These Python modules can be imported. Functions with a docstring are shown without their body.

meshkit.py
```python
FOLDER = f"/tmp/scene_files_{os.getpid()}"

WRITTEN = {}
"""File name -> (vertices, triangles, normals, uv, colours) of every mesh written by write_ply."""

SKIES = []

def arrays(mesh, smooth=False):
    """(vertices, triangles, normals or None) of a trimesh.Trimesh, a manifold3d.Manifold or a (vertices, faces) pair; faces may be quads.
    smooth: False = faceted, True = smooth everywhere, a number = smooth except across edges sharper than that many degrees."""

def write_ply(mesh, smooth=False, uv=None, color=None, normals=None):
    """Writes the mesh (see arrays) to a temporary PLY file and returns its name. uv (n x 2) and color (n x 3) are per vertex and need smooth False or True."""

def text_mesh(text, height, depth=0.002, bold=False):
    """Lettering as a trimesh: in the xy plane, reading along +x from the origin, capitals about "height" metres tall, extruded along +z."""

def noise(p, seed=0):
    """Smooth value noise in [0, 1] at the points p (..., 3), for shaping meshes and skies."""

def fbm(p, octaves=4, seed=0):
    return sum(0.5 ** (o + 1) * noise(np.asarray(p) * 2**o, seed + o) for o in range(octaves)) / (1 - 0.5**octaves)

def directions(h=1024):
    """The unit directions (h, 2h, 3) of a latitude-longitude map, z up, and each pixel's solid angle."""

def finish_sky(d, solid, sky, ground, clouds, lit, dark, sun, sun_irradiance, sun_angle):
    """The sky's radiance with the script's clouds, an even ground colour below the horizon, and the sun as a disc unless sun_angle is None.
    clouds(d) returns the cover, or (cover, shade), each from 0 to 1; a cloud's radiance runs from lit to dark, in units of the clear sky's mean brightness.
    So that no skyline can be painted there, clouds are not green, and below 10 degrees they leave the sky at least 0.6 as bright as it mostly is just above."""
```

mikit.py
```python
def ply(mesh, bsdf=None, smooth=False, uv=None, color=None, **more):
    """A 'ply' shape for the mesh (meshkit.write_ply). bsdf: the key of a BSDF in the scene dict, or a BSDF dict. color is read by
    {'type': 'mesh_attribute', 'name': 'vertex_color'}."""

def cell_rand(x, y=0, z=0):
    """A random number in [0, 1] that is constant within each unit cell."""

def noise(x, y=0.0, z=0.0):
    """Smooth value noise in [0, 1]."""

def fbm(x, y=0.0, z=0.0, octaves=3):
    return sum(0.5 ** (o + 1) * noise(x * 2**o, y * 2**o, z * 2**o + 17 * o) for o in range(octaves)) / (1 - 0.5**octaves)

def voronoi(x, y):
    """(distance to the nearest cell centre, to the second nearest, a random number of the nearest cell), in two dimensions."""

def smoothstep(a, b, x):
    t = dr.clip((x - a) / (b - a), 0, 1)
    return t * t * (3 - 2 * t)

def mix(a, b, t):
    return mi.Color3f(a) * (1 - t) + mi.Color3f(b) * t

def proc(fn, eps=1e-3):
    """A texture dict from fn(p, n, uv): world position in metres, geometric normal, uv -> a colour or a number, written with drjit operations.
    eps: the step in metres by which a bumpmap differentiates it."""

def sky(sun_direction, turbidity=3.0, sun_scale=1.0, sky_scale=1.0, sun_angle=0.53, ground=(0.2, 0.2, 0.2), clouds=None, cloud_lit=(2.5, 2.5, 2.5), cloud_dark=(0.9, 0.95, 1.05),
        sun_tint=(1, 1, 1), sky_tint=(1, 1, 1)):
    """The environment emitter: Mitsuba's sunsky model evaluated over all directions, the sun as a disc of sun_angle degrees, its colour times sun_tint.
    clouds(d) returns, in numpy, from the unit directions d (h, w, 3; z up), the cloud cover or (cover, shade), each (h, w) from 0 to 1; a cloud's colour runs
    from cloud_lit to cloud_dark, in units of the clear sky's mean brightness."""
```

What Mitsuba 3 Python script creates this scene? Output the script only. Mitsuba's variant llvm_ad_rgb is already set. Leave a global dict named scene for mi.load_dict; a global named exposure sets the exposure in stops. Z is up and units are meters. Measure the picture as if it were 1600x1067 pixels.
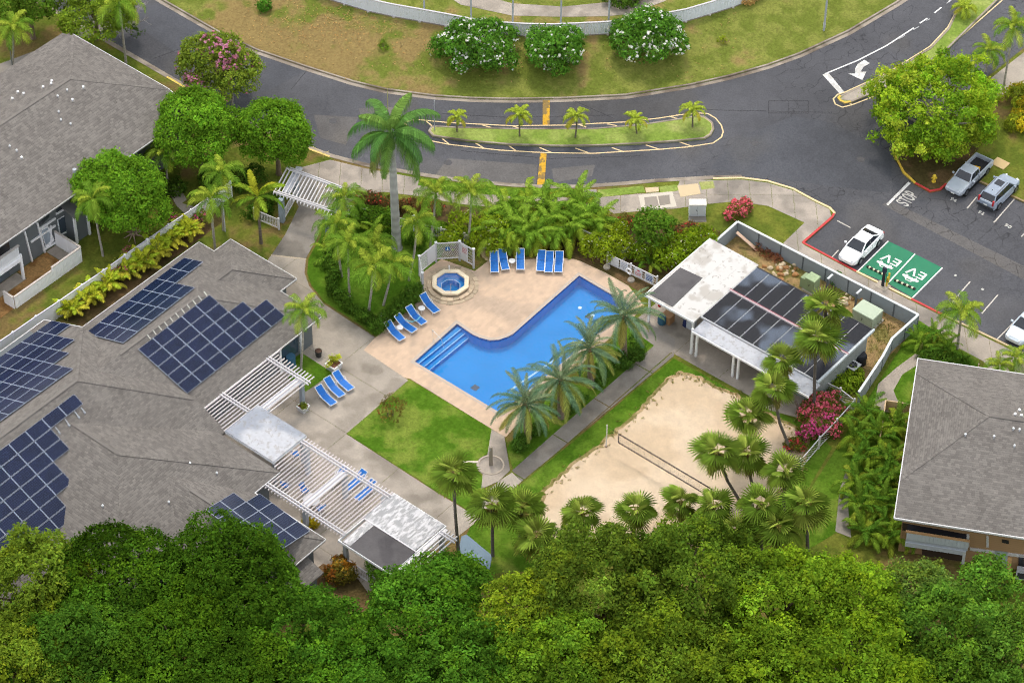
import math, random
import numpy as np, trimesh, drjit as dr, mitsuba as mi
import manifold3d as m3
from shapely.geometry import Polygon, LineString, Point, box as sbox, MultiPolygon
from shapely.ops import unary_union, split as ssplit
from shapely import affinity
import mikit, meshkit
from mikit import proc, noise, fbm, voronoi, cell_rand, smoothstep, mix

# ------------------------------------------------------------------ camera, sky, exposure
F, TH, RO, CAMH = 4500.0, math.radians(43.957), math.radians(0.742), 161.7     # focal length in photo pixels, tilt, roll, height
D0 = CAMH / math.tan(TH)
T = mi.ScalarTransform4f
_fw = np.array([0, math.cos(TH), -math.sin(TH)]); _up0 = np.array([0, math.sin(TH), math.cos(TH)]); _rt = np.array([1.0, 0, 0])
_up = math.cos(RO) * _up0 - math.sin(RO) * _rt
CAM = np.array([0, -D0, CAMH])
scene, labels = {}, {}
scene['camera'] = {'type': 'perspective', 'fov': math.degrees(2 * math.atan(800 / F)), 'fov_axis': 'x', 'near_clip': 1.0, 'far_clip': 6000.0,
                   'to_world': T().look_at(origin=CAM.tolist(), target=(CAM + _fw * 10).tolist(), up=_up.tolist())}
exposure = 2.28
scene['sky'] = mikit.sky((-0.08, 0.42, 0.9), turbidity=3, sun_scale=0.3, sun_angle=12, sun_tint=(.94, 1, 1.1), clouds=lambda d: 1.0, cloud_lit=(2.45, 2.5, 2.6))

# ------------------------------------------------------------------ measuring: a photo pixel and a height give a point of the place
def P(u, v, z=0.0):
    x = (u - 800) / F; y = (533.5 - v) / F
    c, s = math.cos(RO), math.sin(RO); x, y = c * x - s * y, s * x + c * y
    r = np.array([x, math.cos(TH) + y * math.sin(TH), -math.sin(TH) + y * math.cos(TH)])
    p = r * ((CAMH - z) / -r[2]); return np.array([p[0], p[1] - D0, z])
def PL(pts, z=0.0): return np.array([P(u, v, z) for u, v in pts])
def Q(c, r, pts): return [(400 * c + x * .253, 270 * r + y * .253) for x, y in pts]
def onplane(u, v, p0, n):
    a, b = P(u, v, 0), P(u, v, 10); d = b - a; t = np.dot(np.asarray(p0) - a, n) / np.dot(d, n); return a + d * t
def hgt(u, v0, v1): return abs(v0 - v1) / 13.95            # metres of a vertical of that many pixels
AX = math.radians(-39.2)
A = np.array([math.cos(AX), math.sin(AX), 0]); B = np.array([-A[1], A[0], 0]); UP = np.array([0, 0, 1.0])
def lab(a, b, z=0.0): return A * a + B * b + UP * z        # the club house's own axes
def AB(u, v, z=0.0): p = P(u, v, z); return float(p @ A), float(p @ B)
def C(r, g, b, k=1.12): return tuple(((x / 255 + .055) / 1.055) ** 2.4 / k if x > 10 else x / 255 / 12.92 / k for x in (r, g, b))
def rng(s): return np.random.default_rng(s)

# ------------------------------------------------------------------ meshes
class MB:
    def __init__(s): s.v, s.f, s.c, s.n = [], [], [], 0
    def add(s, v, f, c):
        v = np.asarray(v, float); f = np.asarray(f, int)
        if f.shape[1] == 4: f = np.vstack([f[:, [0, 1, 2]], f[:, [0, 2, 3]]])
        s.v.append(v); s.f.append(f + s.n); c = np.asarray(c, float)
        s.c.append(np.broadcast_to(c, (len(v), 3)) if c.ndim == 1 else c); s.n += len(v); return s
    def mesh(s, m, c): return s.add(m.vertices, m.faces, c)
    def hexa(s, b, t, c):                                     # four bottom and four top points, counterclockwise from above
        return s.add(np.vstack([b, t]), [[3, 2, 1, 0], [4, 5, 6, 7], [0, 1, 5, 4], [1, 2, 6, 5], [2, 3, 7, 6], [3, 0, 4, 7]], c)
    def box(s, ctr, sx, sy, sz, c, rz=0.0, taper=0.0):            # standing on ctr
        ca, sa = math.cos(rz), math.sin(rz); ux, uy = np.array([ca, sa, 0]), np.array([-sa, ca, 0]); ctr = np.asarray(ctr, float)
        q = [(-1, -1), (1, -1), (1, 1), (-1, 1)]
        b = [ctr + ux * i * sx / 2 + uy * j * sy / 2 for i, j in q]
        t = [ctr + ux * i * (sx / 2 - taper) + uy * j * (sy / 2 - taper) + UP * sz for i, j in q]
        return s.hexa(b, t, c)
    def bar(s, p, q, w, h, c, up=UP):                         # a beam from p to q, w wide, h high, its axis in the middle
        p, q = np.asarray(p, float), np.asarray(q, float); d = q - p; d = d / np.linalg.norm(d)
        x = np.cross(d, up); x = x / max(np.linalg.norm(x), 1e-9); y = np.cross(x, d)
        r = [(-1, -1), (1, -1), (1, 1), (-1, 1)]
        return s.add([p + x * i * w / 2 + y * j * h / 2 for i, j in r] + [q + x * i * w / 2 + y * j * h / 2 for i, j in r],
                     [[0, 1, 2, 3], [7, 6, 5, 4], [1, 0, 4, 5], [2, 1, 5, 6], [3, 2, 6, 7], [0, 3, 7, 4]], c)
    def tube(s, pts, rad, c, n=6, cap=True):
        pts = np.asarray(pts, float); rad = np.broadcast_to(rad, len(pts)); t = np.gradient(pts, axis=0); t /= np.linalg.norm(t, axis=1, keepdims=True)
        a = np.cross(t, [0.0, 0, 1]) if abs(t[0, 2]) < .9 else np.cross(t, [1.0, 0, 0]); a /= np.linalg.norm(a, axis=1, keepdims=True) + 1e-9; b = np.cross(a, t)
        an = np.arange(n) * 2 * math.pi / n
        v = pts[:, None] + rad[:, None, None] * (np.cos(an)[None, :, None] * a[:, None] + np.sin(an)[None, :, None] * b[:, None]); m = len(pts)
        f = [[i * n + j, (i + 1) * n + j, (i + 1) * n + (j + 1) % n, i * n + (j + 1) % n] for i in range(m - 1) for j in range(n)]
        s.add(v.reshape(-1, 3), f, c)
        if cap:
            for k in (0, m - 1): s.add(np.vstack([v[k], pts[k]]), [[j, (j + 1) % n, n] if k else [(j + 1) % n, j, n] for j in range(n)], c)
        return s
    def cyl(s, p, r, h, c, n=12, r2=None): p = np.asarray(p, float); return s.tube([p, p + UP * h], [r, r if r2 is None else r2], c, n)
    def prism(s, poly, z0, z1, c):
        for g in geoms(poly):
            m = trimesh.creation.extrude_polygon(g, z1 - z0, engine='earcut'); m.apply_translation([0, 0, z0]); s.mesh(m, c)
        return s
    def arrays(s): return np.vstack(s.v), np.vstack(s.f), np.vstack(s.c)
    def __bool__(s): return s.n > 0
def geoms(p): return [g for g in getattr(p, 'geoms', [p]) if isinstance(g, Polygon) and g.area > 1e-4]
def poly(pts, z=0.0): q = Polygon(PL(pts, z)[:, :2]); return q if q.is_valid else q.buffer(0)
def ngon(c, r, n, ph=0): return Polygon([(c[0] + r * math.cos(ph + 2 * math.pi * i / n), c[1] + r * math.sin(ph + 2 * math.pi * i / n)) for i in range(n)])

def numbered(name):
    if name not in scene and name not in labels: return name
    k = 1
    while f'{name}_{k:03d}' in scene or f'{name}_{k:03d}' in labels: k += 1
    return f'{name}_{k:03d}'
_cnt = {}
def partkey(parent, name):
    k = _cnt.get((parent, name), 0); _cnt[(parent, name)] = k + 1
    return f'{parent}__{name}' + (f'_{k:03d}' if k else '')
def shape(mb, bsdf='paint', smooth=False):
    v, f, c = mb.arrays(); t = c.sum(1) + 1e-6                    # a part's own plain colour rides in its uv (so that parts of one material load as one mesh)
    uv = np.stack([(np.floor(c[:, 0] / t * 500) + .25 + .5 * c[:, 1] / t) / 512, t / 3], 1)
    return mikit.ply((v, f), bsdf, smooth=bool(smooth), uv=uv if bsdf in PLAIN else None)
def thing(name, label, cat, group=None):
    k = numbered(name); labels[k] = {'label': label, 'category': cat}
    if group: labels[k]['group'] = group
    return k
def part(parent, name, mb, bsdf='paint', smooth=False, label=None):
    k = partkey(parent, name); scene[k] = shape(mb, bsdf, smooth) if isinstance(mb, MB) else mb
    if label: labels[k] = {'label': label}
    return k
def solo(name, mb, label, cat, group=None, bsdf='paint', smooth=False):
    k = thing(name, label, cat, group); scene[k] = shape(mb, bsdf, smooth); return k
def struct(name, mb, bsdf, label, smooth=False, kind='structure'):
    k = numbered(name); scene[k] = shape(mb, bsdf, smooth); labels[k] = {'label': label, 'category': name.replace('_', ' '), 'kind': kind}; return k
def sheet(name, pol, z, bsdf, label, th=.2):
    return struct(name, MB().prism(pol, z - th, z, (.3, .3, .3)), bsdf, label)

# ------------------------------------------------------------------ materials
def mat(key, **kw): scene[key] = kw
PLAIN = ('paint', 'gloss', 'metal', 'darkglass', 'leaf')
def plain_fn(p, n, uv):
    k = uv.x * 512; i = dr.floor(k); r, g, t = i / 500 + .001, (k - i - .25) * 2, uv.y * 3; return mi.Color3f(r * t, g * t, dr.maximum((1 - r - g) * t, 0.001))
VC = proc(plain_fn)
def two(d): return {'type': 'twosided', 'bsdf': d}
mat('paint', **two({'type': 'principled', 'base_color': VC, 'roughness': .6, 'specular': .35}))
mat('gloss', **two({'type': 'principled', 'base_color': VC, 'roughness': .25, 'specular': .5, 'clearcoat': .8, 'clearcoat_gloss': .9}))
mat('metal', **two({'type': 'principled', 'base_color': VC, 'roughness': .35, 'metallic': .8}))
mat('darkglass', **two({'type': 'principled', 'base_color': VC, 'roughness': .06, 'specular': .7}))
mat('leaf', type='principledthin', base_color=VC, roughness=.55, spec_trans=0.0, diff_trans=.65, eta=1.35)
mat('waterskin', type='thindielectric', int_ior=1.33)
def diffuse(key, fn, bump=None, scale=.02, rough=None, eps=1e-2):
    d = {'type': 'diffuse', 'reflectance': proc(fn)} if rough is None else {'type': 'principled', 'base_color': proc(fn), 'roughness': rough, 'specular': .4}
    if bump: d = {'type': 'bumpmap', 'arbitrary': proc(bump, eps), 'scale': scale, 'bsdf': d}
    mat(key, **two(d))
def cl(c): return mi.Color3f(*[float(x) for x in c])
def asphalt_fn(base, crack, seed):
    def fn(p, n, uv):
        big = fbm(p.x * .11 + seed, p.y * .11, 0, 3); mid = fbm(p.x * .9, p.y * .9 + seed, 0, 3); fine = noise(p.x * 11, p.y * 11)
        wob = noise(p.x * 1.1, p.y * 1.1, 5) * .8
        a, b, w = voronoi(p.x * .62 + wob, p.y * .62 + wob + noise(p.x * 2.3, p.y * 2.3) * .25)
        zone = smoothstep(.46, .6, fbm(p.x * .09 + 3.3 + seed, p.y * .09 + 9, 0, 2)) * (.25 + .75 * smoothstep(12, 22, p.x))
        ck = (1 - smoothstep(.015, .06, b - a)) * zone * crack * (.5 + .5 * noise(p.x * 1.7, p.y * 1.7, 3))
        k = (.58 + .62 * big + .22 * mid) * (.86 + .28 * fine)
        warm = smoothstep(.55, .75, fbm(p.x * .2 + 20, p.y * .2, 0, 2))
        return mix(cl(base), cl([base[0] * 1.22, base[1] * 1.14, base[2] * .98]), warm * .4) * k * (1 - .62 * ck)
    return fn
diffuse('asphalt', asphalt_fn(C(92, 93, 98), .8, 0), lambda p, n, uv: noise(p.x * 14, p.y * 14), .004)
diffuse('asphalt_new', asphalt_fn(C(87, 89, 95), 0.12, 7.7))
diffuse('asphalt_worn', asphalt_fn(C(112, 110, 110), 0.7, 3.1))
def concrete_fn(base, alt, seed, sp=1.0, joint=0.0):
    def fn(p, n, uv):
        big = fbm(p.x * .3 * sp + seed, p.y * .3 * sp, 0, 3); mid = fbm(p.x * 1.6 + seed, p.y * 1.6, 0, 3); fine = noise(p.x * 12, p.y * 12)
        st = smoothstep(.52, .7, fbm(p.x * .55 + 31 + seed, p.y * .55, 0, 3))
        return mix(cl(base), cl(alt), .65 * st + .5 * smoothstep(.4, .7, big)) * (.8 + .28 * mid + .14 * fine)
    return fn
diffuse('concrete', concrete_fn(C(178, 168, 157), C(146, 139, 131), 0))
diffuse('concrete_dark', concrete_fn(C(178, 169, 158), C(150, 142, 132), 5))
diffuse('walkway_grey', concrete_fn(C(152, 146, 140), C(122, 117, 111), 9, 1.5))
diffuse('kerb_stone', concrete_fn(C(170, 160, 148), C(126, 116, 106), 12, 2.0))
def deck_fn(p, n, uv):
    a, b = p.x * float(A[0]) + p.y * float(A[1]), p.x * float(B[0]) + p.y * float(B[1])
    row = dr.floor(a / .22); cr = cell_rand(row, dr.floor(b / .45 + .5 * row))
    ln = dr.maximum(smoothstep(.93, 1.0, a / .22 - row), 0.0) * .12
    st = smoothstep(.5, .75, fbm(p.x * .5, p.y * .5, 0, 3))
    base = mix(cl(C(210, 185, 162)), cl(C(192, 171, 152)), st)
    return base * (.86 + .1 * cr + .2 * fbm(p.x * 2.1, p.y * 2.1, 0, 3)) * (1 - ln)
diffuse('deck', deck_fn)
def grass_fn(g1, g2, dry, amt, seed, f=1.0, west=0.0, dmax=.9):
    def fn(p, n, uv):
        big = fbm(p.x * .16 * f + seed, p.y * .16 * f + seed, 0, 3); mid = fbm(p.x * .85 + seed, p.y * .85, 0, 3); fin = noise(p.x * 7, p.y * 7, seed); fin2 = noise(p.x * 19, p.y * 19, 1)
        d = smoothstep(.62 - amt, .82 - amt, big * .65 + mid * .45 + (smoothstep(4, -18, p.x) * west if west else 0))
        return mix(mix(cl(g1), cl(g2), smoothstep(.3, .7, mid)), cl(dry), d * dmax) * (.72 + .36 * fin + .24 * fin2)
    return fn
gb = lambda p, n, uv: noise(p.x * 9, p.y * 9) + .6 * noise(p.x * 22, p.y * 22)
diffuse('grass_bank', grass_fn(C(112, 124, 54), C(134, 140, 70), C(150, 128, 86), .02, 3, west=.2), gb, .05)
diffuse('grass_lush', grass_fn(C(80, 116, 32), C(102, 134, 44), C(136, 146, 68), -.02, 11, dmax=.6), gb, .05)
diffuse('grass_median', grass_fn(C(128, 152, 68), C(150, 166, 88), C(170, 172, 112), .02, 15), gb, .04)
diffuse('grass_yard', grass_fn(C(98, 112, 44), C(120, 126, 54), C(128, 108, 72), .1, 23), gb, .05)
def dirt_fn(base, alt, seed):
    def fn(p, n, uv):
        m = fbm(p.x * .8 + seed, p.y * .8, 0, 4); return mix(cl(base), cl(alt), smoothstep(.35, .65, m)) * (.7 + .5 * noise(p.x * 9, p.y * 9) + .15 * noise(p.x * 24, p.y * 24))
    return fn
diffuse('dirt', dirt_fn(C(122, 98, 70), C(96, 84, 54), 2), gb, .05)
diffuse('sandy_edge', dirt_fn(C(186, 162, 124), C(140, 132, 84), 4), gb, .05)
diffuse('yard_earth', dirt_fn(C(164, 138, 98), C(130, 122, 72), 14), gb, .05)
diffuse('bark_chips', dirt_fn(C(186, 146, 96), C(150, 112, 70), 6), gb, .05)
diffuse('mulch', dirt_fn(C(112, 92, 66), C(84, 76, 48), 8), gb, .06)
def sand_fn(p, n, uv):
    m = fbm(p.x * .35, p.y * .35, 0, 3); r = fbm(p.x * 2.2, p.y * 2.2, 0, 3)
    return mix(cl(C(224, 204, 178)), cl(C(212, 190, 162)), smoothstep(.35, .7, m)) * (.87 + .18 * r + .1 * noise(p.x * 13, p.y * 13))
diffuse('sand', sand_fn, lambda p, n, uv: fbm(p.x * 2.4, p.y * 2.4, 0, 3) * 2 + noise(p.x * 7, p.y * 7), .045)
def shingle_fn(p, n, uv):
    s = dr.maximum(dr.sqrt(n.x * n.x + n.y * n.y), 1e-3); t = (p.y * n.x - p.x * n.y) / s
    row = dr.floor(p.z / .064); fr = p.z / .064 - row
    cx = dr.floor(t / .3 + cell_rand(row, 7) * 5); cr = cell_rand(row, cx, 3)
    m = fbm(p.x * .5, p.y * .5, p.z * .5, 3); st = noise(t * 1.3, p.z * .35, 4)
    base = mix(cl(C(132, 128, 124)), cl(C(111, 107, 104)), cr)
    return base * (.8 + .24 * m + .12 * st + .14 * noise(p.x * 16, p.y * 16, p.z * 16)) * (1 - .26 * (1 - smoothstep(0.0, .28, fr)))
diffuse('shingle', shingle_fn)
def tin_fn(p, n, uv):
    st = smoothstep(.44, .66, fbm(p.x * .4 + 3, p.y * .4, 0, 4)); sp = smoothstep(.62, .72, noise(p.x * 4.1, p.y * 4.1) * .6 + noise(p.x * 11, p.y * 11) * .4)
    return mix(mix(cl(C(198, 201, 208)), cl(C(148, 156, 170)), st * .75), cl(C(150, 140, 128)), sp * .35) * (.9 + .12 * noise(p.x * 7, p.y * 7))
diffuse('tin', tin_fn)
def membrane_fn(p, n, uv):
    a, b = p.x * float(A[0]) + p.y * float(A[1]), p.x * float(B[0]) + p.y * float(B[1])
    st = smoothstep(.5, .7, fbm(p.x * .9, p.y * .9, 0, 4)); spk = smoothstep(.68, .8, fbm(p.x * 3.2 + 9, p.y * 3.2, 0, 3))
    sm = dr.maximum(smoothstep(.975, .995, a / 1.32 - dr.floor(a / 1.32)), 0.0) * smoothstep(.4, .6, noise(p.x * .8, p.y * .8, 2))
    return mix(mix(cl(C(214, 213, 211)), cl(C(190, 186, 180)), st), cl(C(160, 154, 146)), spk * .6) * (1 - .3 * sm)
diffuse('membrane', membrane_fn)
diffuse('felt', concrete_fn(C(104, 102, 104), C(84, 82, 85), 3))
def foil_fn(p, n, uv):
    a, b = p.x * float(A[0]) + p.y * float(A[1]), p.x * float(B[0]) + p.y * float(B[1]); w = fbm(a * 7, b * 2.4, 0, 4); return mix(cl(C(152, 154, 158)), cl(C(206, 206, 210)), smoothstep(.34, .72, w))
diffuse('foil', foil_fn, lambda p, n, uv: fbm(p.x * 3, p.y * 3, 0, 3), .05, rough=.35)
def pv_fn(p, n, uv):
    cx, cy = uv.x * 10, uv.y * 6; fx, fy = cx - dr.floor(cx), cy - dr.floor(cy)
    ln = dr.maximum(smoothstep(.42, .5, dr.abs(fx - .5)), smoothstep(.42, .5, dr.abs(fy - .5)))
    k = .8 + .4 * cell_rand(dr.floor(p.x * 1.1), dr.floor(p.y * 1.1), 4)
    return mix(cl(C(18, 26, 56)) * k, cl(C(84, 106, 146)), ln * .42)
mat('pv', **two({'type': 'principled', 'base_color': proc(pv_fn), 'roughness': .18, 'specular': .28}))
def heater_fn(p, n, uv):
    s = uv.x * 26; fs = dr.abs(s - dr.floor(s) - .5); w = smoothstep(.5, .72, fbm(p.x * .45 + 5, p.y * .45, 0, 3))
    return mix(cl(C(24, 27, 36)), cl(C(96, 108, 126)), w * .8) * (.75 + .5 * smoothstep(.1, .4, fs))
mat('heater', **two({'type': 'principled', 'base_color': proc(heater_fn), 'roughness': .3, 'specular': .25}))
def worn_fn(c, amt=.7):
    def fn(p, n, uv): w = smoothstep(.46, .56, fbm(p.x * 2.3, p.y * 2.3, 0, 4)); return mix(cl(c), cl(C(110, 104, 92)), w * amt) * (.85 + .2 * noise(p.x * 9, p.y * 9))
    return fn
diffuse('worn_yellow', worn_fn(C(216, 170, 64))); diffuse('worn_white', worn_fn(C(236, 236, 234), .3))
def siding_fn(base):
    def fn(p, n, uv):
        k = p.z / .2; f = k - dr.floor(k); return cl(base) * (.86 + .14 * smoothstep(0, .2, f) + .1 * fbm(p.x, p.y, p.z, 2) - .05)
    return fn
diffuse('siding_grey', siding_fn(C(118, 124, 128)))
diffuse('siding_tan', siding_fn(C(180, 148, 112)))
def plaster_fn(p, n, uv): return cl(C(44, 132, 204, 1.0)) * (.92 + .16 * fbm(p.x * .5, p.y * .5, p.z, 3))
diffuse('pool_plaster', plaster_fn)
# ================================================================== THE SETTING
G0 = (.3, .3, .3)
ZR = -.12                                                       # the road lies below the kerbs
far_kerb = [(140, -70), (253, 0), (300, 27), (347, 54), (400, 78), (476, 104), (552, 128), (602, 140), (678, 150), (740, 154), (800, 155), (876, 154), (977, 149), (1078, 133), (1140, 119), (1200, 102), (1250, 84), (1326, 49), (1402, 4), (1500, -60)]
near_kerb = [(-60, -60), (60, 4), (147, 54), (197, 83), (273, 127), (330, 160), (400, 198), (483, 232), (516, 244), (569, 258), (655, 273), (720, 283), (800, 290), (860, 293), (914, 292), (970, 288), (1028, 283), (1114, 278), (1160, 277), (1200, 282), (1240, 294), (1271, 311), (1298, 324), (1306, 333), (1302, 340), (1257, 379), (1339, 423), (1425, 466), (1473, 490), (1564, 533), (1800, 650)]
bed_edge = [(1900, -100), (1700, 0), (1600, 75), (1554, 112), (1480, 165), (1425, 203), (1400, 224), (1395, 240), (1410, 269), (1429, 287), (1453, 300), (1470, 297), (1480, 288), (1498, 270), (1600, 316), (1800, 410)]
median = [(1312, 158), (1308, 153), (1316, 148), (1387, 116), (1453, 75), (1481, 45), (1512, -20), (1580, -20), (1478, 80), (1400, 132), (1330, 160), (1320, 162)]
island_px = [(669, 205), (673, 199), (678, 197), (714, 199), (800, 201), (926, 201), (1000, 195), (1053, 187), (1090, 181), (1101, 182), (1114, 192), (1116, 202), (1111, 211), (1101, 217), (1060, 221), (1002, 225), (940, 228), (876, 229), (800, 227), (729, 221), (676, 213)]
FK, NK = PL(far_kerb)[:, :2], PL(near_kerb)[:, :2]
pool_px = [(648, 565), (714, 506), (737, 522), (750, 528), (765, 532), (780, 531), (792, 527), (803, 521), (905, 431), (986, 478), (783, 646)]
POOL = poly(pool_px)
SPA_C = P(704, 440, .45)[:2]
SPA = ngon(SPA_C, 1.62, 8, math.pi / 8)
land = Polygon(list(map(tuple, NK)) + [(90, -90), (-90, -90), (-90, 60)])
land = land.difference(POOL.buffer(.02)).difference(SPA.buffer(-.1))
struct('ground', MB().add([[-1500, -900, -2.4], [1500, -900, -2.4], [1500, 2500, -2.4], [-1500, 2500, -2.4]], [[0, 1, 2, 3]], G0), 'dirt', 'brown earth far around the estate')
sheet('road', sbox(-110, -20, 120, 130).difference(Polygon(land.exterior).buffer(-.3)), ZR, 'asphalt', 'worn grey asphalt of the curving road and parking lot', .3)
sheet('grass_ground', land, 0, 'grass_yard', 'thin green and brown grass between paths, fences and buildings', 2.3)
right_bed = poly(bed_edge)
sheet('planting_bed', right_bed, 0, 'grass_yard', 'raised ground under the sprawling tree by the parking lot', .4)
MEDIAN = poly(median); ISLAND = poly(island_px)
sheet('median_strip', MEDIAN, 0, 'grass_median', 'grass strip dividing the side road at upper right', .35)
sheet('traffic_island', ISLAND, .03, 'grass_median', 'long grass traffic island in the middle of the road', .35)
# the bank beyond the road rises to the white fence
bank_top = [(-60, -160), (120, -130), (300, -75), (420, -28), (514, 0), (577, 19), (620, 28), (678, 38), (740, 50), (800, 57), (870, 58), (949, 54), (1010, 46), (1078, 33), (1167, 5), (1260, -40), (1420, -130)]
BZ = 1.0
BTp = PL(bank_top, BZ)[:, :2]
def gz(x, y):
    yk = np.interp(x, FK[:, 0], FK[:, 1]); yf = np.interp(x, BTp[:, 0], BTp[:, 1]); t = np.clip((y - yk) / np.maximum(yf - yk, .1), 0, 1); return BZ * t ** 1.15
def Pg(u, v):
    z = 0.0
    for _ in range(6): p = P(u, v, z); z = float(gz(p[0], p[1])) if p[1] > np.interp(p[0], FK[:, 0], FK[:, 1]) else 0.0
    return P(u, v, z)
xs = np.linspace(max(FK[0, 0], BTp[0, 0]) + .1, FK[-1, 0] - .1, 110); m = MB(); rows = []
for t in np.linspace(0, 1, 16):
    y = np.interp(xs, FK[:, 0], FK[:, 1]) * (1 - t) + np.interp(xs, BTp[:, 0], BTp[:, 1]) * t
    rows.append(np.stack([xs, y, BZ * t ** 1.15 + .05 * (meshkit.fbm(np.stack([xs * .5, y * .5, xs * 0], 1), 3, 4) - .5) * (t > 0) * (t < 1)], 1))
for off in (30, 110): rows.append(rows[15] + [0, off, 0])
V = np.vstack([rows[0] - [0, 0, .35]] + rows); n = len(xs)
m.add(V, [[i * n + j, i * n + j + 1, (i + 1) * n + j + 1, (i + 1) * n + j] for i in range(len(rows)) for j in range(n - 1)], G0)
struct('grass_bank', m, 'grass_bank', 'sloping bank of dry and green grass above the road', smooth=30)
# kerbs and gutters
def kerb(line, side, label, z=.03, w=.17, color=None):
    return struct('kerb', MB().prism(LineString(line).buffer(side * w, single_sided=True), -.3, z, color or G0), 'paint' if color else 'kerb_stone', label)
def subline(pts, z=0.0): return [tuple(p[:2]) for p in PL(pts, z)]
kerb(FK, 1, 'long concrete kerb on the far side of the road')   # the road lies to the right of the far line
struct('gutter', MB().prism(LineString(FK).buffer(-.4, single_sided=True), ZR - .1, ZR + .012, G0), 'kerb_stone', 'pale concrete gutter along the far kerb')
kerb(NK[:25], -1, 'concrete kerb on the near side of the road')
struct('gutter', MB().prism(LineString(NK[:19]).buffer(.42, single_sided=True), ZR - .1, ZR + .012, G0), 'kerb_stone', 'pale concrete gutter along the near kerb')
YEL, CREAM, RED, WHT, ORA = C(222, 186, 72), C(228, 204, 158), C(196, 66, 66), C(232, 232, 232), C(214, 168, 62)
def pk(pts, side, label, color, w=.2): struct('kerb', MB().prism(LineString(subline(pts)).buffer(side * w, single_sided=True), -.25, .036, color), 'paint', label)
pk([(1114, 278), (1160, 277), (1200, 282), (1240, 294), (1271, 311), (1298, 324), (1306, 333)], -1, 'cream painted kerb round the pavement corner by the parking lot', CREAM)
pk([(1305, 334), (1302, 340), (1257, 379), (1339, 423)], -1, 'red painted kerb round the corner stall of the white sedan', RED)
pk([(1339, 423), (1425, 466)], -1, 'cream kerb in front of the green stalls', CREAM)
pk([(1425, 466), (1473, 490)], -1, 'red kerb right of the green stalls', RED)
pk([(1473, 490), (1564, 533), (1700, 601)], -1, 'pale kerb in front of the empty stalls', C(196, 176, 140))
pk([(1395, 228), (1395, 240), (1410, 269), (1429, 287)], 1, 'yellow painted kerb at the bed under the sprawling tree', YEL)
pk([(1429, 287), (1453, 300), (1470, 297), (1480, 288)], 1, 'red painted kerb at the tip of the hydrant bed', RED)
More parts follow.
